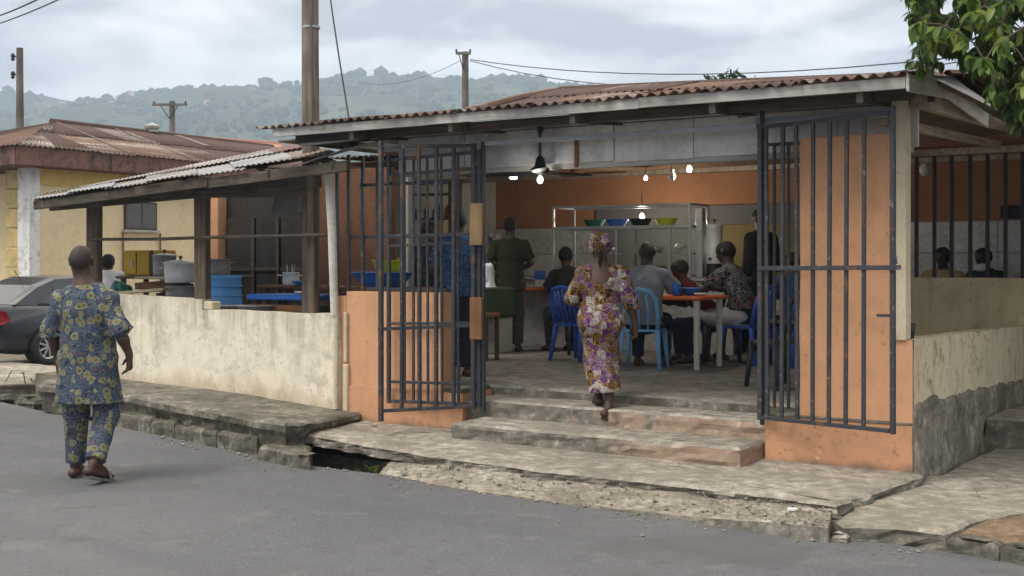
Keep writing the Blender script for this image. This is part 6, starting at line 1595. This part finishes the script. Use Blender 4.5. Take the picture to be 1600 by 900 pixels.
def bowl(label, p, r, h, m, name='bowl', cat='bowl', group=None):
    bm = B(); lathe(bm, [(r*.55, 0), (r*.62, .004), (r*.88, h*.65), (r, h), (r*1.05, h+.004), (r*1.03, h+.012), (r*.95, h), (r*.8, h*.6), (r*.5, .014), (.002, .012)], seg=24)
    return tag(obj(name, bm, MT[m], loc=p, smooth=True), label, cat, group)
for u, m, lab in [(929, 'green', 'dark green plastic bowl at the left on top of the display case'), (964, 'blue', 'blue plastic bowl on top of the display case'), (1001, 'black', 'black plastic bowl on top of the display case below the bulb'), (1041, 'yellow_pl', 'yellow green plastic bowl at the right on top of the display case')]:
    p = at_y(u, 350, 14.27); bowl(lab, V(p.x, p.y, dzs+.005), .145, .10, m, group='plastic bowls on the display case')
for i, (u, z, s_, m) in enumerate([(985, 1.5, .10, 'alu'), (1022, 1.5, .08, 'steel'), (1055, 1.795, .09, 'white_pl'), (1030, 1.795, .07, 'steel'), (948, 1.795, .1, 'alu_dark')]):
    p = at_y(u, 400, 14.3); bowl(['dented metal food bowl behind the glass by the grey shirted man', 'small steel dish low in the display case', 'white dish on the inner shelf at the right of the case', 'small steel bowl on the inner shelf of the case', 'sooty metal bowl on the inner shelf at the left'][i], V(p.x, p.y, z), s_, .06, m, 'dish', 'dish')
def heap(label, p, r, h, m, seed):
    C = SDF(); rs = np.random.RandomState(seed)
    for i in range(9): C.ball((rs.uniform(-r, r)*.7, rs.uniform(-r, r)*.5, rs.uniform(0, h)), r*.38, .03)
    C.cut((0, 0, 0), (0, 0, -1)); vs, fs = C.mesh(.014); tag(obj('food_heap', (vs, fs), MT[m], loc=p, smooth=True), label, 'food')
for i, (u, z, m) in enumerate([(1000, 1.56, 'yellow_pl'), (1033, 1.56, 'plank_o'), (1062, 1.86, 'leg_white'), (1050, 1.52, 'leg_white'), (915, 1.52, 'plank_o')]):
    p = at_y(u, 400, 14.3); heap(['yellow heap of food in the metal bowl behind the glass', 'brown heap of food low in the middle of the display case', 'pale heap of food on the inner shelf at the right of the case', 'pale heap of food low at the right of the display case', 'brown heap of food low at the left of the display case'][i], V(p.x, p.y+.02*i, z), .085, .05, m, i)
def pot(name, label, p, r, h, m, lid=True, ears=True, cat='pot', flare=0.0):
    t = thing(name, label, cat, p)
    bm = B(); lathe(bm, [(.002, 0), (r*.93, 0), (r*.98, .015), (r, h*.5), (r*(1+flare), h-.01), (r*1.06, h-.004), (r*1.06, h+.004), (r*.97, h+.003), (r*.95, h*.5), (r*.9, .02), (.002, .018)], seg=28); obj('pot_body', bm, MT[m], t, smooth=True)
    if lid:
        bm = B(); lathe(bm, [(r*1.09, h+.006), (r*1.09, h+.016), (r*.8, h+.032), (r*.3, h+.045), (.002, h+.047)], seg=28); obj('lid', bm, MT[m], t, smooth=True)
        bm = B(); lathe(bm, [(.012, h+.04), (.012, h+.065), (.026, h+.075), (.026, h+.09), (.002, h+.098)], seg=12); obj('knob', bm, MT['timber'], t, smooth=True)
    if ears:
        for s in (-1, 1):
            bm = B(); tube(bm, [V(s*r*.99, -.06, h*.78), V(s*(r+.05), -.045, h*.8), V(s*(r+.055), .045, h*.8), V(s*r*.99, .06, h*.78)], .008, 6); o = obj('handle', bm, MT[m], t, rotz=YAW)
    return t
ur = at_y(1116, 411, 14.25); t = pot('water_urn', 'tall shiny steel water urn on the counter right of the display case', V(ur.x, ur.y, 1.656), .105, .47, 'alu', True, False, 'urn')
bm = B(); lathe(bm, [(.1, -.169), (.11, -.16), (.095, -.02), (.10, -.001), (.002, -.001)], seg=16); obj('stand', bm, MT['black'], t)
bm = B(); tube(bm, [(0, -.1, .07), (0, -.15, .07), (0, -.155, .04)], .012, 6); obj('tap', bm, MT['black'], t)
def cup(label, p, r, h, m):
    bm = B(); lathe(bm, [(.002, 0), (r*.72, 0), (r, h), (r*.93, h), (r*.66, .008), (.002, .008)], seg=16); return tag(obj('cup', bm, MT[m], loc=p, smooth=True), label, 'cup')
tz = FZ+.78
p = at_y(1057, 440, 11.85); t = cup('blue plastic cup with a spoon on the orange table', V(p.x, p.y, tz), .05, .13, 'blue')
p = at_y(1080, 450, 12.1); bowl('dark blue plastic bowl on the orange table', V(p.x, p.y, tz), .12, .07, 'blue')
p = at_y(1095, 458, 11.95); bowl('small white plate at the edge of the orange table', V(p.x, p.y, tz), .07, .018, 'white_pl', 'plate', 'plate')
q = on(838, 545)+V(.05, .3, .805); pot('water_jug', 'tall steel jug with a blue sleeve on the brown topped table', q+V(-.12, -.1, 0), .065, .2, 'alu', False, False, 'jug'); 
bm = B(); lathe(bm, [(.072, .10), (.075, .105), (.075, .21), (.072, .215)], q+V(-.12, -.1, 0), 16); tag(obj('jug_sleeve', bm, MT['blue'], smooth=True), 'blue plastic ring sleeve around the steel jug', 'sleeve')
bowl('yellow bowl of food on the brown topped table', q+V(.18, -.05, 0), .09, .05, 'yellow_pl')
# round wall fan and a white sack left of the standing man
wf_ = at_d(766, 374, 16.0); t = thing('wall_fan', 'round metal caged fan on the wall left of the olive shirted man', 'fan', wf_, YAW)
for r_ in (.135, .10, .065): bm = B(); tube(bm, [V(r_*math.cos(2*math.pi*k/24), -.05 if r_ < .13 else 0, r_*math.sin(2*math.pi*k/24)) for k in range(25)], .005, 5, False); obj('cage_ring', bm, MT['steel'], t)
for k in range(10):
    a = math.pi*2*k/10; bm = B(); tube(bm, [(.135*math.cos(a), 0, .135*math.sin(a)), (.08*math.cos(a), -.055, .08*math.sin(a)), (.02*math.cos(a), -.065, .02*math.sin(a))], .0035, 4); obj('cage_wire', bm, MT['steel'], t)
bm = B(); lathe(bm, [(.002, -.04), (.04, -.035), (.045, .08), (.002, .09)], seg=14, M=Matrix.Rotation(-math.pi/2, 4, 'X')); obj('motor', bm, MT['black'], t)
for k in range(3):
    a = math.pi*2*k/3; bm = B(); d_ = V(math.cos(a), 0, math.sin(a)); n_ = V(-math.sin(a), .3, math.cos(a)).normalized(); f = bm.faces.new([bm.verts.new(q) for q in (d_*.03-n_*.02, d_*.11-n_*.04, d_*.115+n_*.03, d_*.03+n_*.02)]); obj('blade', bm, MT['alu_dark'], t)
bm = B(); tube(bm, [(0, .08, 0), (0, .16, -.05), (0, .2, -.3)], .015, 6); obj('bracket', bm, MT['black'], t)
p = at_d(762, 428, 15.4); C = SDF(); C.cone((0, 0, .12), (0, 0, -.14), .07, .12, .05, [((0, 1, 0), 1.6)]); vs, fs = C.mesh(.02, .04, 1, 1.8)
tag(obj('plastic_sack', (vs, fs), MT['white_c'], loc=V(p.x, p.y, p.z-.05), smooth=True), 'crumpled white sack on the box left of the olive shirted man', 'sack')
tag(obj('storage_box', box(B(), (p.x-.25, p.y-.2, FZ), (p.x+.25, p.y+.2, p.z-.26), .01), MT['grey_wall']), 'grey box on the floor under the white sack', 'box')
# yellow board, shelf of goods, crate, basin and bowl behind the left grille
p0, p1 = at_y(668, 398, 13.6), at_y(682, 345, 13.6)
o = obj('yellow_board', box(B(), (p0.x, 13.6, p0.z), (p1.x+.12, 13.64, p1.z), .01), MT['yellow_box']); tag(o, 'tall yellow board standing behind the left gate bars', 'board')
SHF = thing('wall_shelf', 'wooden shelf of bottles and packets behind the left gate', 'shelf', (-9.6, 13.8, 1.9), world=True)
a, b = at_y(634, 342, 13.8), at_y(708, 342, 13.8); obj('shelf_board', box(B(), (a.x, 13.7, a.z-.02), (b.x, 14.0, a.z), .004), MT['plank_o'], SHF)
obj('shelf_board', box(B(), (a.x, 13.7, a.z+.33), (b.x, 14.0, a.z+.35), .004), MT['plank_o'], SHF)
for x in (a.x, b.x): obj('upright', box(B(), (x-.02, 13.71, FZ), (x+.02, 13.99, a.z+.5), .004), MT['timber_v'], SHF)
for i in range(10):
    x = a.x+.06+i*(b.x-a.x-.1)/10; m = ['white_pl', 'blue', 'orange_pl', 'alu', 'red_cup', 'white_pl', 'plywood', 'blue', 'white_pl', 'orange_pl'][i]; h_ = .14+.07*((i*37) % 5)/5
    bm = B(); lathe(bm, [(.002, 0), (.028, 0), (.03, .01), (.03, h_*.7), (.012, h_*.82), (.012, h_), (.002, h_)], seg=10)
    tag(obj('bottle', bm, MT[m], loc=V(x, 13.82, a.z+.001), smooth=True), ['white bottle at the left end of the wooden shelf behind the gate', 'blue bottle between two others near the left end of the wooden shelf', 'orange bottle between the blue and the metal one on the wooden shelf', 'bare metal bottle left of the red one on the wooden shelf', 'red bottle in the middle of the wooden shelf', 'white bottle just right of the red one on the wooden shelf', 'tan wooden coloured bottle on the wooden shelf', 'blue bottle right of the tan one on the wooden shelf', 'white bottle second from the right end of the wooden shelf', 'orange bottle at the right end of the wooden shelf'][i], 'bottle', 'bottles on the wooden shelf')
p = at_y(650, 430, 11.8)
t = thing('wooden_crate', 'upright raw wooden crate behind the left gate bars', 'crate', (p.x, p.y, F0)); 
zt = at_y(650, 403, 11.8).z-F0
for x in (-.14, -.05, .04, .13): obj('slat', box(B(), (x-.04, -.15, 0), (x+.04, -.13, zt), .004), MT['plank_o'], t)
for z in (.1, zt-.1): obj('batten', box(B(), (-.18, -.129, z-.04), (.17, -.11, z+.04), .004), MT['plank_o'], t)
obj('side', box(B(), (-.18, -.11, 0), (-.16, .15, zt), .004), MT['plank_o'], t); obj('side', box(B(), (.15, -.11, 0), (.17, .15, zt), .004), MT['plank_o'], t)
# table with the blue basin, lime bowl behind the grille
p = at_y(600, 449, 10.1); t = table('narrow wooden table behind the low orange wall carrying the blue basin', V(p.x, p.y+.1, F0), 1.5, .5, p.z-F0, 'brown_w', 'timber_v')
zt = p.z+.001
o = bowl('wide blue basin behind the window bars above the low orange wall', V(p.x-.02, p.y, zt), .33, .15, 'blue', 'basin', 'basin')
q = at_y(606, 420, 10.1); bowl('lime green bowl sitting in the blue basin', V(q.x, q.y, zt+.13), .17, .15, 'lime')

# lights and fans
def lamp_light(t, p, r, watts, c=(1, .9, .76)):
    d = bpy.data.lights.new('bulb_light', 'POINT'); d.energy = watts; d.shadow_soft_size = r; d.color = c
    o = bpy.data.objects.new('bulb_light', d); COL.objects.link(o); o.parent = t; o.location = (0, 0, -r*2.4)
def bulb(label, p, r, m, drop, cat='light'):
    t = thing('light_bulb', label, cat, p)
    if m != 'bulb_off': lamp_light(t, p, r, 1.5 if drop == 0 else 26 if m == 'bulb' else 11)
    bm = B(); lathe(bm, [(.002, -r*1.1), (r*.6, -r*.9), (r, -r*.1), (r*.85, r*.6), (r*.45, r*1.15), (r*.42, r*1.3)], seg=16); obj('globe', bm, MT[m], t, smooth=True)
    bm = B(); lathe(bm, [(r*.5, r*1.2), (r*.55, r*1.9), (.004, r*2.0)], seg=12); obj('socket', bm, MT['grey_wall'], t)
    if drop > 0: bm = B(); tube(bm, [(0, 0, r*1.9), (0, 0, drop)], .006, 5); obj('flex', bm, MT['wire'], t)
    return t
def fan(label, p, r, a0, m='black', rod=.52):
    t = thing('ceiling_fan', label, 'fan', p)
    bm = B(); lathe(bm, [(.002, -.045), (.05, -.04), (.085, -.015), (.085, .012), (.055, .03), (.045, .06), (.038, .10), (.018, .125), (.002, .125)], seg=18); obj('motor', bm, MT[m], t, smooth=True)
    bm = B(); tube(bm, [(0, 0, .12), (0, 0, rod)], .010, 8); obj('rod', bm, MT[m], t)
    bm = B(); lathe(bm, [(.010, rod-.09), (.03, rod-.05), (.033, rod-.005), (.002, rod)], seg=12); obj('canopy', bm, MT[m], t)
    for i in range(3):
        a = a0+i*2*math.pi/3; d = V(math.cos(a), math.sin(a), 0); n = V(-d.y, d.x, .22).normalized(); bm = B()
        q = [d*.10-n*.03, d*.3-n*.065, d*r-n*.06, d*(r+.02), d*r+n*.06, d*.3+n*.065, d*.10+n*.03]; f = bm.faces.new([bm.verts.new(c+V(0, 0, -.02)) for c in q]); e = bmesh.ops.extrude_face_region(bm, geom=[f])
        for v in e['geom']:
            if isinstance(v, bmesh.types.BMVert): v.co.z -= .006
        obj('blade', bm, MT[m], t)
    return t
p = at_y(844, 266, 9.03); fan('black ceiling fan hanging over the entrance with a lit bulb beneath', p, .50, 1.05, rod=.40)
p = at_d(901, 268, 15.0); fan('brown ceiling fan deeper in the hall right of the first fan', p, .62, .25, 'brown_w')
bulb('bright round bulb hanging right under the black ceiling fan', at_y(844, 281, 9.03), .030, 'bulb', 0)
t = thing('lamp', 'short white tube lamp under the beam left of the black fan', 'light', at_d(802, 266, 12.2)); lamp_light(t, None, .05, 8, (.88, .95, 1)); bm = B(); lathe(bm, [(.002, -.09), (.04, -.085), (.043, -.055), (.036, -.05), (.04, .06), (.03, .07), (.002, .07)], seg=14); obj('tube', bm, MT['tube'], t, smooth=True); bm = B(); tube(bm, [(0, 0, .07), (0, 0, .4)], .01, 6); obj('stem', bm, MT['white_pl'], t)
bulb('bright bulb glowing behind the top shelf of the display case', at_d(1003, 338, 16.6), .038, 'bulb', .35)
bulb('half shaded round lamp at the right of the back lamps', at_d(1077, 264, 13.2), .034, 'bulb_soft', .4)
bulb('globe lamp hanging low between the two other back lamps', at_d(1050, 276, 13.2), .042, 'bulb_off', .45)
bulb('small dim lamp at the left of the back lamps', at_d(1009, 278, 14.2), .025, 'bulb_soft', .4)
bulb('unlit white globe lamp seen through the window bars', at_d(1445, 266, 13.9), .065, 'bulb_off', .2)

# ------------------------------------------------------------------ kitchen yard furniture
YZ = .28
def yb(u, v, y): return at_y(u, v, y)
p = yb(452, 446, 10.6); t = table('brown wooden kitchen table with a metal pot on it', V(p.x+.05, p.y+.15, YZ), .95, .55, p.z-YZ, 'brown_w', 'brown_w', lr=.045)
pot('small_pot', 'small grey metal pot full of spoons on the brown kitchen table', V(yb(453, 440, 10.6).x, 10.62, p.z+.002), .10, .15, 'alu', False, True)
bm = B()
for i in range(5): tube(bm, [V(R.uniform(-.05, .05), R.uniform(-.04, .04), .02), V(R.uniform(-.1, .1), R.uniform(-.06, .06), .24)], .006, 5)
tag(obj('spoons', bm, MT['steel'], loc=V(yb(453, 440, 10.6).x, 10.62, p.z+.005)), 'handful of spoons standing in the small grey pot', 'spoons')
b_ = yb(478, 442, 10.55); bowl('shallow blue and white dish beside the small grey pot', V(b_.x, 10.5, p.z+.002), .13, .045, 'blue', 'dish', 'dish')
p2 = yb(448, 464, 9.85); t = table('low table with a thick bright blue plastic top behind the cream wall', V(p2.x+.05, p2.y+.1, YZ), .95, .6, p2.z-YZ+.03, 'blue', 'timber_v', th=.06, lr=.035)
bm = B(); box(bm, (-.3, -.32, p2.z-YZ-.20), (.45, -.29, p2.z-YZ-.08), .004); obj('apron_board', bm, MT['brown_w'], t)
bowl('flat white plate on the bright blue table top', V(p2.x+.25, p2.y+.05, p2.z+.032), .13, .02, 'white_pl', 'plate', 'plate')
p3 = yb(350, 470, 10.2); z0, z1 = p3.z-.35, yb(350, 430, 10.2).z
t = thing('plastic_barrel', 'sky blue plastic barrel with ribbed sides behind the timber post', 'barrel', (p3.x, 10.2, z0)); H_ = z1-z0
bm = B(); lathe(bm, [(.002, 0), (.225, 0), (.228, H_*.3), (.222, H_*.45), (.214, H_*.47), (.212, H_*.62), (.205, H_*.64), (.200, H_*.93), (.206, H_*.95), (.206, H_), (.19, H_), (.18, H_*.4), (.002, H_*.38)], seg=32); obj('drum', bm, MT['barrel'], t, smooth=True)
for z in (H_*.46, H_*.63, H_*.8): bm = B(); lathe(bm, [(.205, z-.008), (.22, z-.004), (.22, z+.004), (.205, z+.008)], seg=32); obj('rib', bm, MT['barrel'], t, smooth=True)
t = table('rough work bench carrying the blue barrel and basins', V(yb(360, 480, 9.9).x, 9.95, YZ), 1.6, .75, z0-YZ-.002, 'timber', 'timber_v') 
for u, r, lab in ((362, .19, 'left grey metal basin on the cream wall beside the stepped block'), (400, .21, 'right grey metal basin tucked beside the blue table')):
    q = yb(u, 484, 9.55); bowl(lab, V(q.x, 9.55, q.z-.12), r, .16, 'alu_dark', 'basin', 'basin')
q = yb(283, 466, 10.3); zb = q.z-.02
t = table('stove bench with stacked cooking pots beside the timber post', V(q.x+.05, 10.35, YZ), .9, .6, zb-YZ-.002, 'timber', 'timber_v')
zt = yb(283, 447, 10.3).z
pot('cooking_pot', 'lower dark aluminium pot of the stack left of the timber post', V(q.x, 10.3, zb), .185, zt-zb, 'alu_dark', False, True)
bm = B(); lathe(bm, [(.15, zt-zb+.006), (.15, zt-zb+.03), (.05, zt-zb+.04), (.002, zt-zb+.04)], seg=20); tag(obj('pot_stand', bm, MT['black'], loc=V(q.x, 10.3, zb)), 'black iron ring between the two stacked pots', 'stand')
pot('cooking_pot', 'big silver cooking pot with lid on top of the stack', V(q.x-.01, 10.3, zt+.042), .195, yb(283, 411, 10.3).z-zt-.05, 'alu', True, True)
q = yb(257, 431, 11.2); t = pot('cooking_pot', 'tall grey lidded pot beside the mustard tin box', V(q.x, 11.2, q.z), .155, yb(257, 401, 11.2).z-q.z, 'alu_dark', True, False)
zq = q.z
q2 = yb(340, 430, 11.4); pot('cooking_pot', 'dark pot with a side handle seen just right of the timber post', V(q2.x, 11.4, q2.z), .17, yb(340, 405, 11.4).z-q2.z, 'alu_dark', False, True)
t = table('plank bench under the mustard tin and tall pots', V(yb(238, 434, 11.2).x, 11.25, YZ), 1.0, .55, zq-YZ-.002, 'timber', 'timber_v')
t = table('rear bench under the dark side handled pot', V(q2.x+.1, 11.42, YZ), .7, .4, q2.z-YZ-.002, 'timber', 'timber_v')
a, b = yb(197, 430, 11.15), yb(242, 391, 11.15)
t = thing('tin_cabinet', 'mustard yellow tin cabinet with two doors in the open kitchen', 'cabinet', (a.x, 11.1, zq)); Wd = b.x-a.x; Hh = b.z-zq
obj('cabinet_body', box(B(), (0, .02, 0), (Wd, .42, Hh), .008), MT['yellow_box'], t)
for i in range(2): obj('door', box(B(), (i*Wd*.46+.01, 0, .02), (i*Wd*.46+Wd*.44, .018, Hh-.02), .004), MT['yellow_box'], t)
obj('door_panel', box(B(), (Wd*.94, 0.0, 0), (Wd, .018, Hh), .004), MT['timber'], t)
obj('handle', box(B(), (Wd*.28, -.012, Hh*.38), (Wd*.36, -.001, Hh*.6), .004), MT['alu_dark'], t)
for u0, u1, v0, v1, y, m, lab in [(218, 264, 434, 434, 10.7, 'pale_plank', 'short pale plank resting on the bench under the tin cabinet'), (176, 262, 459, 452, 9.75, 'pale_plank', 'long thin pale plank just behind the cream wall'), (218, 262, 447, 444, 10.9, 'brown_w', 'brown board across the bench front below the tin cabinet')]:
    a, b = yb(u0, v0, y), yb(u1, v1, y); tag(obj('plank', beam(B(), a, b, .16, .035 if m == 'pale_plank' else .09, bev=.003), MT[m]), lab, 'plank')
for k, (x, z) in enumerate([(yb(190, 460, 9.78).x, 0), (yb(250, 460, 9.78).x, 0)]):
    zz_ = yb(190 if k == 0 else 250, 459 if k == 0 else 454, 9.78).z-.03; tag(obj('trestle', box(B(), (x-.03, 9.74, YZ), (x+.03, 9.82, zz_), .004), MT['timber_v']), ['left trestle post under the long pale plank', 'right trestle post under the long pale plank'][k], 'trestle')
q = yb(186, 446, 10.5); C = SDF(); C.cone((-.06, 0, -.06), (.1, .02, -.06), .085, .08, .05); C.cone((-.02, 0, .0), (.07, 0, .01), .06, .045, .04); C.cut((0, 0, -.13), (0, 0, -1)); vs, fs = C.mesh(.016, .03, 2, 1.4)
tag(obj('tarp_bundle', (vs, fs), MT['bag'], loc=q, smooth=True), 'crumpled dark green tarpaulin bundle behind the cream wall', 'bundle')
tag(obj('support_box', box(B(), (q.x-.25, 10.3, YZ), (q.x+.25, 10.7, q.z-.131), .01), MT['dark_wall']), 'sooty brick hearth block under the green bundle', 'hearth')
# small blue-black bucket on the side wall by the post
q = at_y(1427, 526, 9.25); bm = B(); lathe(bm, [(.002, 0), (.038, 0), (.052, .11), (.046, .11), (.034, .01), (.002, .01)], seg=16)
tag(obj('bucket', bm, MT['chair_d'], loc=V(-2.46, 9.05, 1.122), smooth=True), 'small dark blue bucket standing on the side wall behind the post', 'bucket')

# ------------------------------------------------------------------ parked car
def car():
    wc = at_z(66, 571, 0.0)
    t = thing('parked_car', 'dark slate saloon car parked at the left edge before the cream house', 'car', (wc.x-.78, wc.y, 0), math.radians(3))
    # stations along y (rear at -0.98, front at 3.5; rear axle at 0)
    ST = [(-.99, .55, .40, .62, .84), (-.95, .70, .30, .66, .93), (-.80, .81, .25, .72, .985), (-.45, .85, .20, .80, 1.0), (.0, .86, .19, .86, .99), (.7, .87, .19, .88, .955), (1.5, .87, .19, .87, .94), (2.2, .86, .20, .84, .92), (2.9, .84, .22, .78, .86), (3.3, .78, .26, .66, .76), (3.48, .60, .32, .5, .62)]
    bm = B(); rings = []
    for y, w, zb, zm, zt in ST:
        pts = [(-w*.86, zb), (-w*.985, zb+.10), (-w, (zb+zm)/2), (-w*.985, zm-.03), (-w*.955, zm+.02), (-w*.90, zt-.03), (-w*.82, zt), (0, zt+.015)]
        ring = [bm.verts.new((x, y, z)) for x, z in pts]+[bm.verts.new((-x, y, z)) for x, z in pts[-2::-1]]; rings.append(ring)
    for a, b in zip(rings, rings[1:]):
        for i in range(len(a)-1): bm.faces.new((a[i], b[i], b[i+1], a[i+1]))
        bm.faces.new((a[-1], b[-1], b[0], a[0]))
    bm.faces.new(rings[0]); bm.faces.new(rings[-1][::-1])
    bmesh.ops.subdivide_edges(bm, edges=bm.edges[:], cuts=1, use_grid_fill=True, smooth=.3)
    body = obj('car_body', bm, MT['car'], t, smooth=True)
    GH = [(-.55, .66, .985, 1.0), (-.05, .60, .98, 1.30), (.35, .585, .97, 1.425), (1.0, .59, .95, 1.45), (1.5, .60, .94, 1.40), (2.25, .70, .915, .93)]
    bm = B(); rings = []
    for y, wt, zb, zt in GH:
        wb = .765; k = (zt-zb)/.5
        ring = [bm.verts.new(c) for c in [(-wb, y, zb-.06), (-wb+.01, y, zb), (-(wb+(wt-wb)*min(1, k)), y, zt-.035*min(1, k*2)), (-(wt-.09), y, zt), (wt-.09, y, zt), (wb+(wt-wb)*min(1, k), y, zt-.035*min(1, k*2)), (wb-.01, y, zb), (wb, y, zb-.06)]]; rings.append(ring)
    for a, b in zip(rings, rings[1:]):
        for i in range(len(a)-1): bm.faces.new((a[i], b[i], b[i+1], a[i+1]))
    obj('cabin', bm, MT['car'], t, smooth=False)
    def side(y, t_, s):      # point on the side of the cabin at height share t_
        for (y0, w0, b0, t0), (y1, w1, b1, t1) in zip(GH, GH[1:]):
            if y0 <= y <= y1:
                f = (y-y0)/(y1-y0); wt = w0+(w1-w0)*f; zb = b0+(b1-b0)*f; zt = t0+(t1-t0)*f-.035; k = min(1, (zt+.035-zb)/.5); wt = .765+(wt-.765)*k
                return V(s*(.757+(wt-.757)*t_+.008), y, zb+(zt-zb)*t_)
    def pane(name, pts, parent=t, m='car_glass'):
        bm = B(); bm.faces.new([bm.verts.new(p) for p in pts]); r = bmesh.ops.extrude_face_region(bm, geom=bm.faces[:])
        n = (pts[1]-pts[0]).cross(pts[2]-pts[0]).normalized()
        for v in r['geom']:
            if isinstance(v, bmesh.types.BMVert): v.co -= n*.004
        return obj(name, bm, MT[m], parent)
    for s in (-1, 1):
        pane('side_window', [side(.22, .08, s), side(.92, .08, s), side(.92, .9, s), side(.42, .88, s), side(.26, .74, s)])
        pane('side_window', [side(.98, .08, s), side(1.85, .08, s), side(1.47, .9, s), side(.98, .9, s)])
        pane('quarter_window', [side(-.10, .12, s), side(.16, .08, s), side(.18, .66, s)])
        obj('window_trim', beam(B(), side(-.1, .03, s), side(1.9, .03, s), .012, .02), MT['black'], t)
        obj('door_handle', box(B(), (s*.865-.012, .35, .83), (s*.865+.014, .52, .862), .006), MT['car'], t)
        obj('side_strip', beam(B(), (s*.868, -.4, .50), (s*.878, 2.4, .50), .014, .035), MT['black'], t)
        for yl in (.18, .95, 1.9): obj('door_seam', beam(B(), (s*.861, yl, .3), (s*.845, yl+.02, .87), .008, .008), MT['black'], t)
        tl = B(); pts = [(s*.60, -.985, .70), (s*.72, -.975, .68), (s*.812, -.80, .70), (s*.80, -.66, .76), (s*.775, -.72, .90), (s*.68, -.95, .92), (s*.58, -.985, .90)]
        f = tl.faces.new([tl.verts.new(p) for p in pts]); r = bmesh.ops.extrude_face_region(tl, geom=[f])
        for v in r['geom']:
            if isinstance(v, bmesh.types.BMVert): v.co += V(s*.05, -.035, 0)
        obj('tail_light', tl, MT['tail'], t)
        for yw in (0.0, 2.58):
            w = thing('wheel', '', 'x', (s*.80, yw, .31)); del w['label']; del w['category']; w.parent = t
            Rm = Matrix.Rotation(math.pi/2, 4, 'Y')
            bm = B(); lathe(bm, [(.20, -.10), (.27, -.105), (.305, -.08), (.31, -.03), (.31, .03), (.305, .08), (.27, .105), (.20, .10), (.20, -.10)], seg=36, M=Rm); obj('tyre', bm, MT['rubber'], w, smooth=True)
            bm = B(); lathe(bm, [(.195, -.09), (.205, -.07), (.205, .085), (.195, .095), (.18, .085), (.172, .05), (.172, -.05), (.18, -.085)], seg=36, M=Rm)
            for k in range(9):
                a = 2*math.pi*k/9; d = V(0, math.cos(a), math.sin(a)); x = s*.075
                beam(bm, V(x+s*.012, 0, 0)+d*.04, V(x, 0, 0)+d*.185, .03, .022, up=(1, 0, 0), bev=.003)
            lathe(bm, [(.05, -.02), (.055, 0), (.05, .02), (.02, .026)], (s*.08, 0, 0), 16, Rm); obj('rim', bm, MT['rim'], w)
            bm = B(); lathe(bm, [(.165, -.03), (.165, .02), (.02, .02)], (s*.02, 0, 0), 24, Rm); obj('brake_disc', bm, MT['black'], w)
            bm = B(); n = 20
            for k in range(n+1):
                a = math.pi*(-.06+1.12*k/n)
                for rr_, xx in ((.345, s*.872), (.315, s*.872), (.315, s*.62)): bm.verts.new((xx, yw+rr_*math.cos(a), .31+rr_*math.sin(a)))
            bm.verts.ensure_lookup_table()
            for k in range(n):
                for q in range(2): bm.faces.new((bm.verts[k*3+q], bm.verts[k*3+3+q], bm.verts[k*3+4+q], bm.verts[k*3+1+q]))
            obj('wheel_arch', bm, MT['black'], t)
            bm = B(); lathe(bm, [(.315, -.13), (.315, .068), (.02, .068)], (s*.80, yw, .31), 28, Rm); obj('wheel_well', bm, MT['black'], t)
    pane('rear_window', [V(-.60, -.50, 1.02), V(.60, -.50, 1.02), V(.49, .26, 1.40), V(-.49, .26, 1.40)])
    pane('windscreen', [V(.66, 2.12, .98), V(-.66, 2.12, .98), V(-.50, 1.55, 1.385), V(.50, 1.55, 1.385)])
    obj('rear_bumper', box(B(), (-.80, -1.03, .38), (.80, -.93, .56), .03), MT['car'], t)
    obj('number_plate', box(B(), (-.26, -1.0, .66), (.26, -.985, .77), .004), MT['white_pl'], t)
    bm = B(); tube(bm, [(.05, .12, 1.36), (.05, -.02, 1.55)], .006, 5); obj('aerial', bm, MT['black'], t)
    bm = B(); box(bm, (-.72, -.2, .5), (.72, 2.2, .97)); obj('interior', bm, MT['black'], t)
    obj('mirror', box(B(), (.80, 1.75, .93), (.98, 1.85, 1.06), .03), MT['car'], t); obj('mirror', box(B(), (-.98, 1.75, .93), (-.80, 1.85, 1.06), .03), MT['car'], t)
car()

# ------------------------------------------------------------------ the misty air
hz = bpy.data.materials.new('haze_air'); hz.use_nodes = True; nt = hz.node_tree; nt.nodes.clear()
o_ = nt.nodes.new('ShaderNodeOutputMaterial'); pv = nt.nodes.new('ShaderNodeVolumePrincipled'); pv.inputs['Density'].default_value = 0.00063; pv.inputs['Color'].default_value = (.66, .81, 1.0, 1); pv.inputs['Anisotropy'].default_value = 0.2
nt.links.new(pv.outputs[0], o_.inputs['Volume'])
o = obj('haze', box(B(), (-1950, -1950, -2.0), (1950, 1950, 215)), hz, kind='stuff')
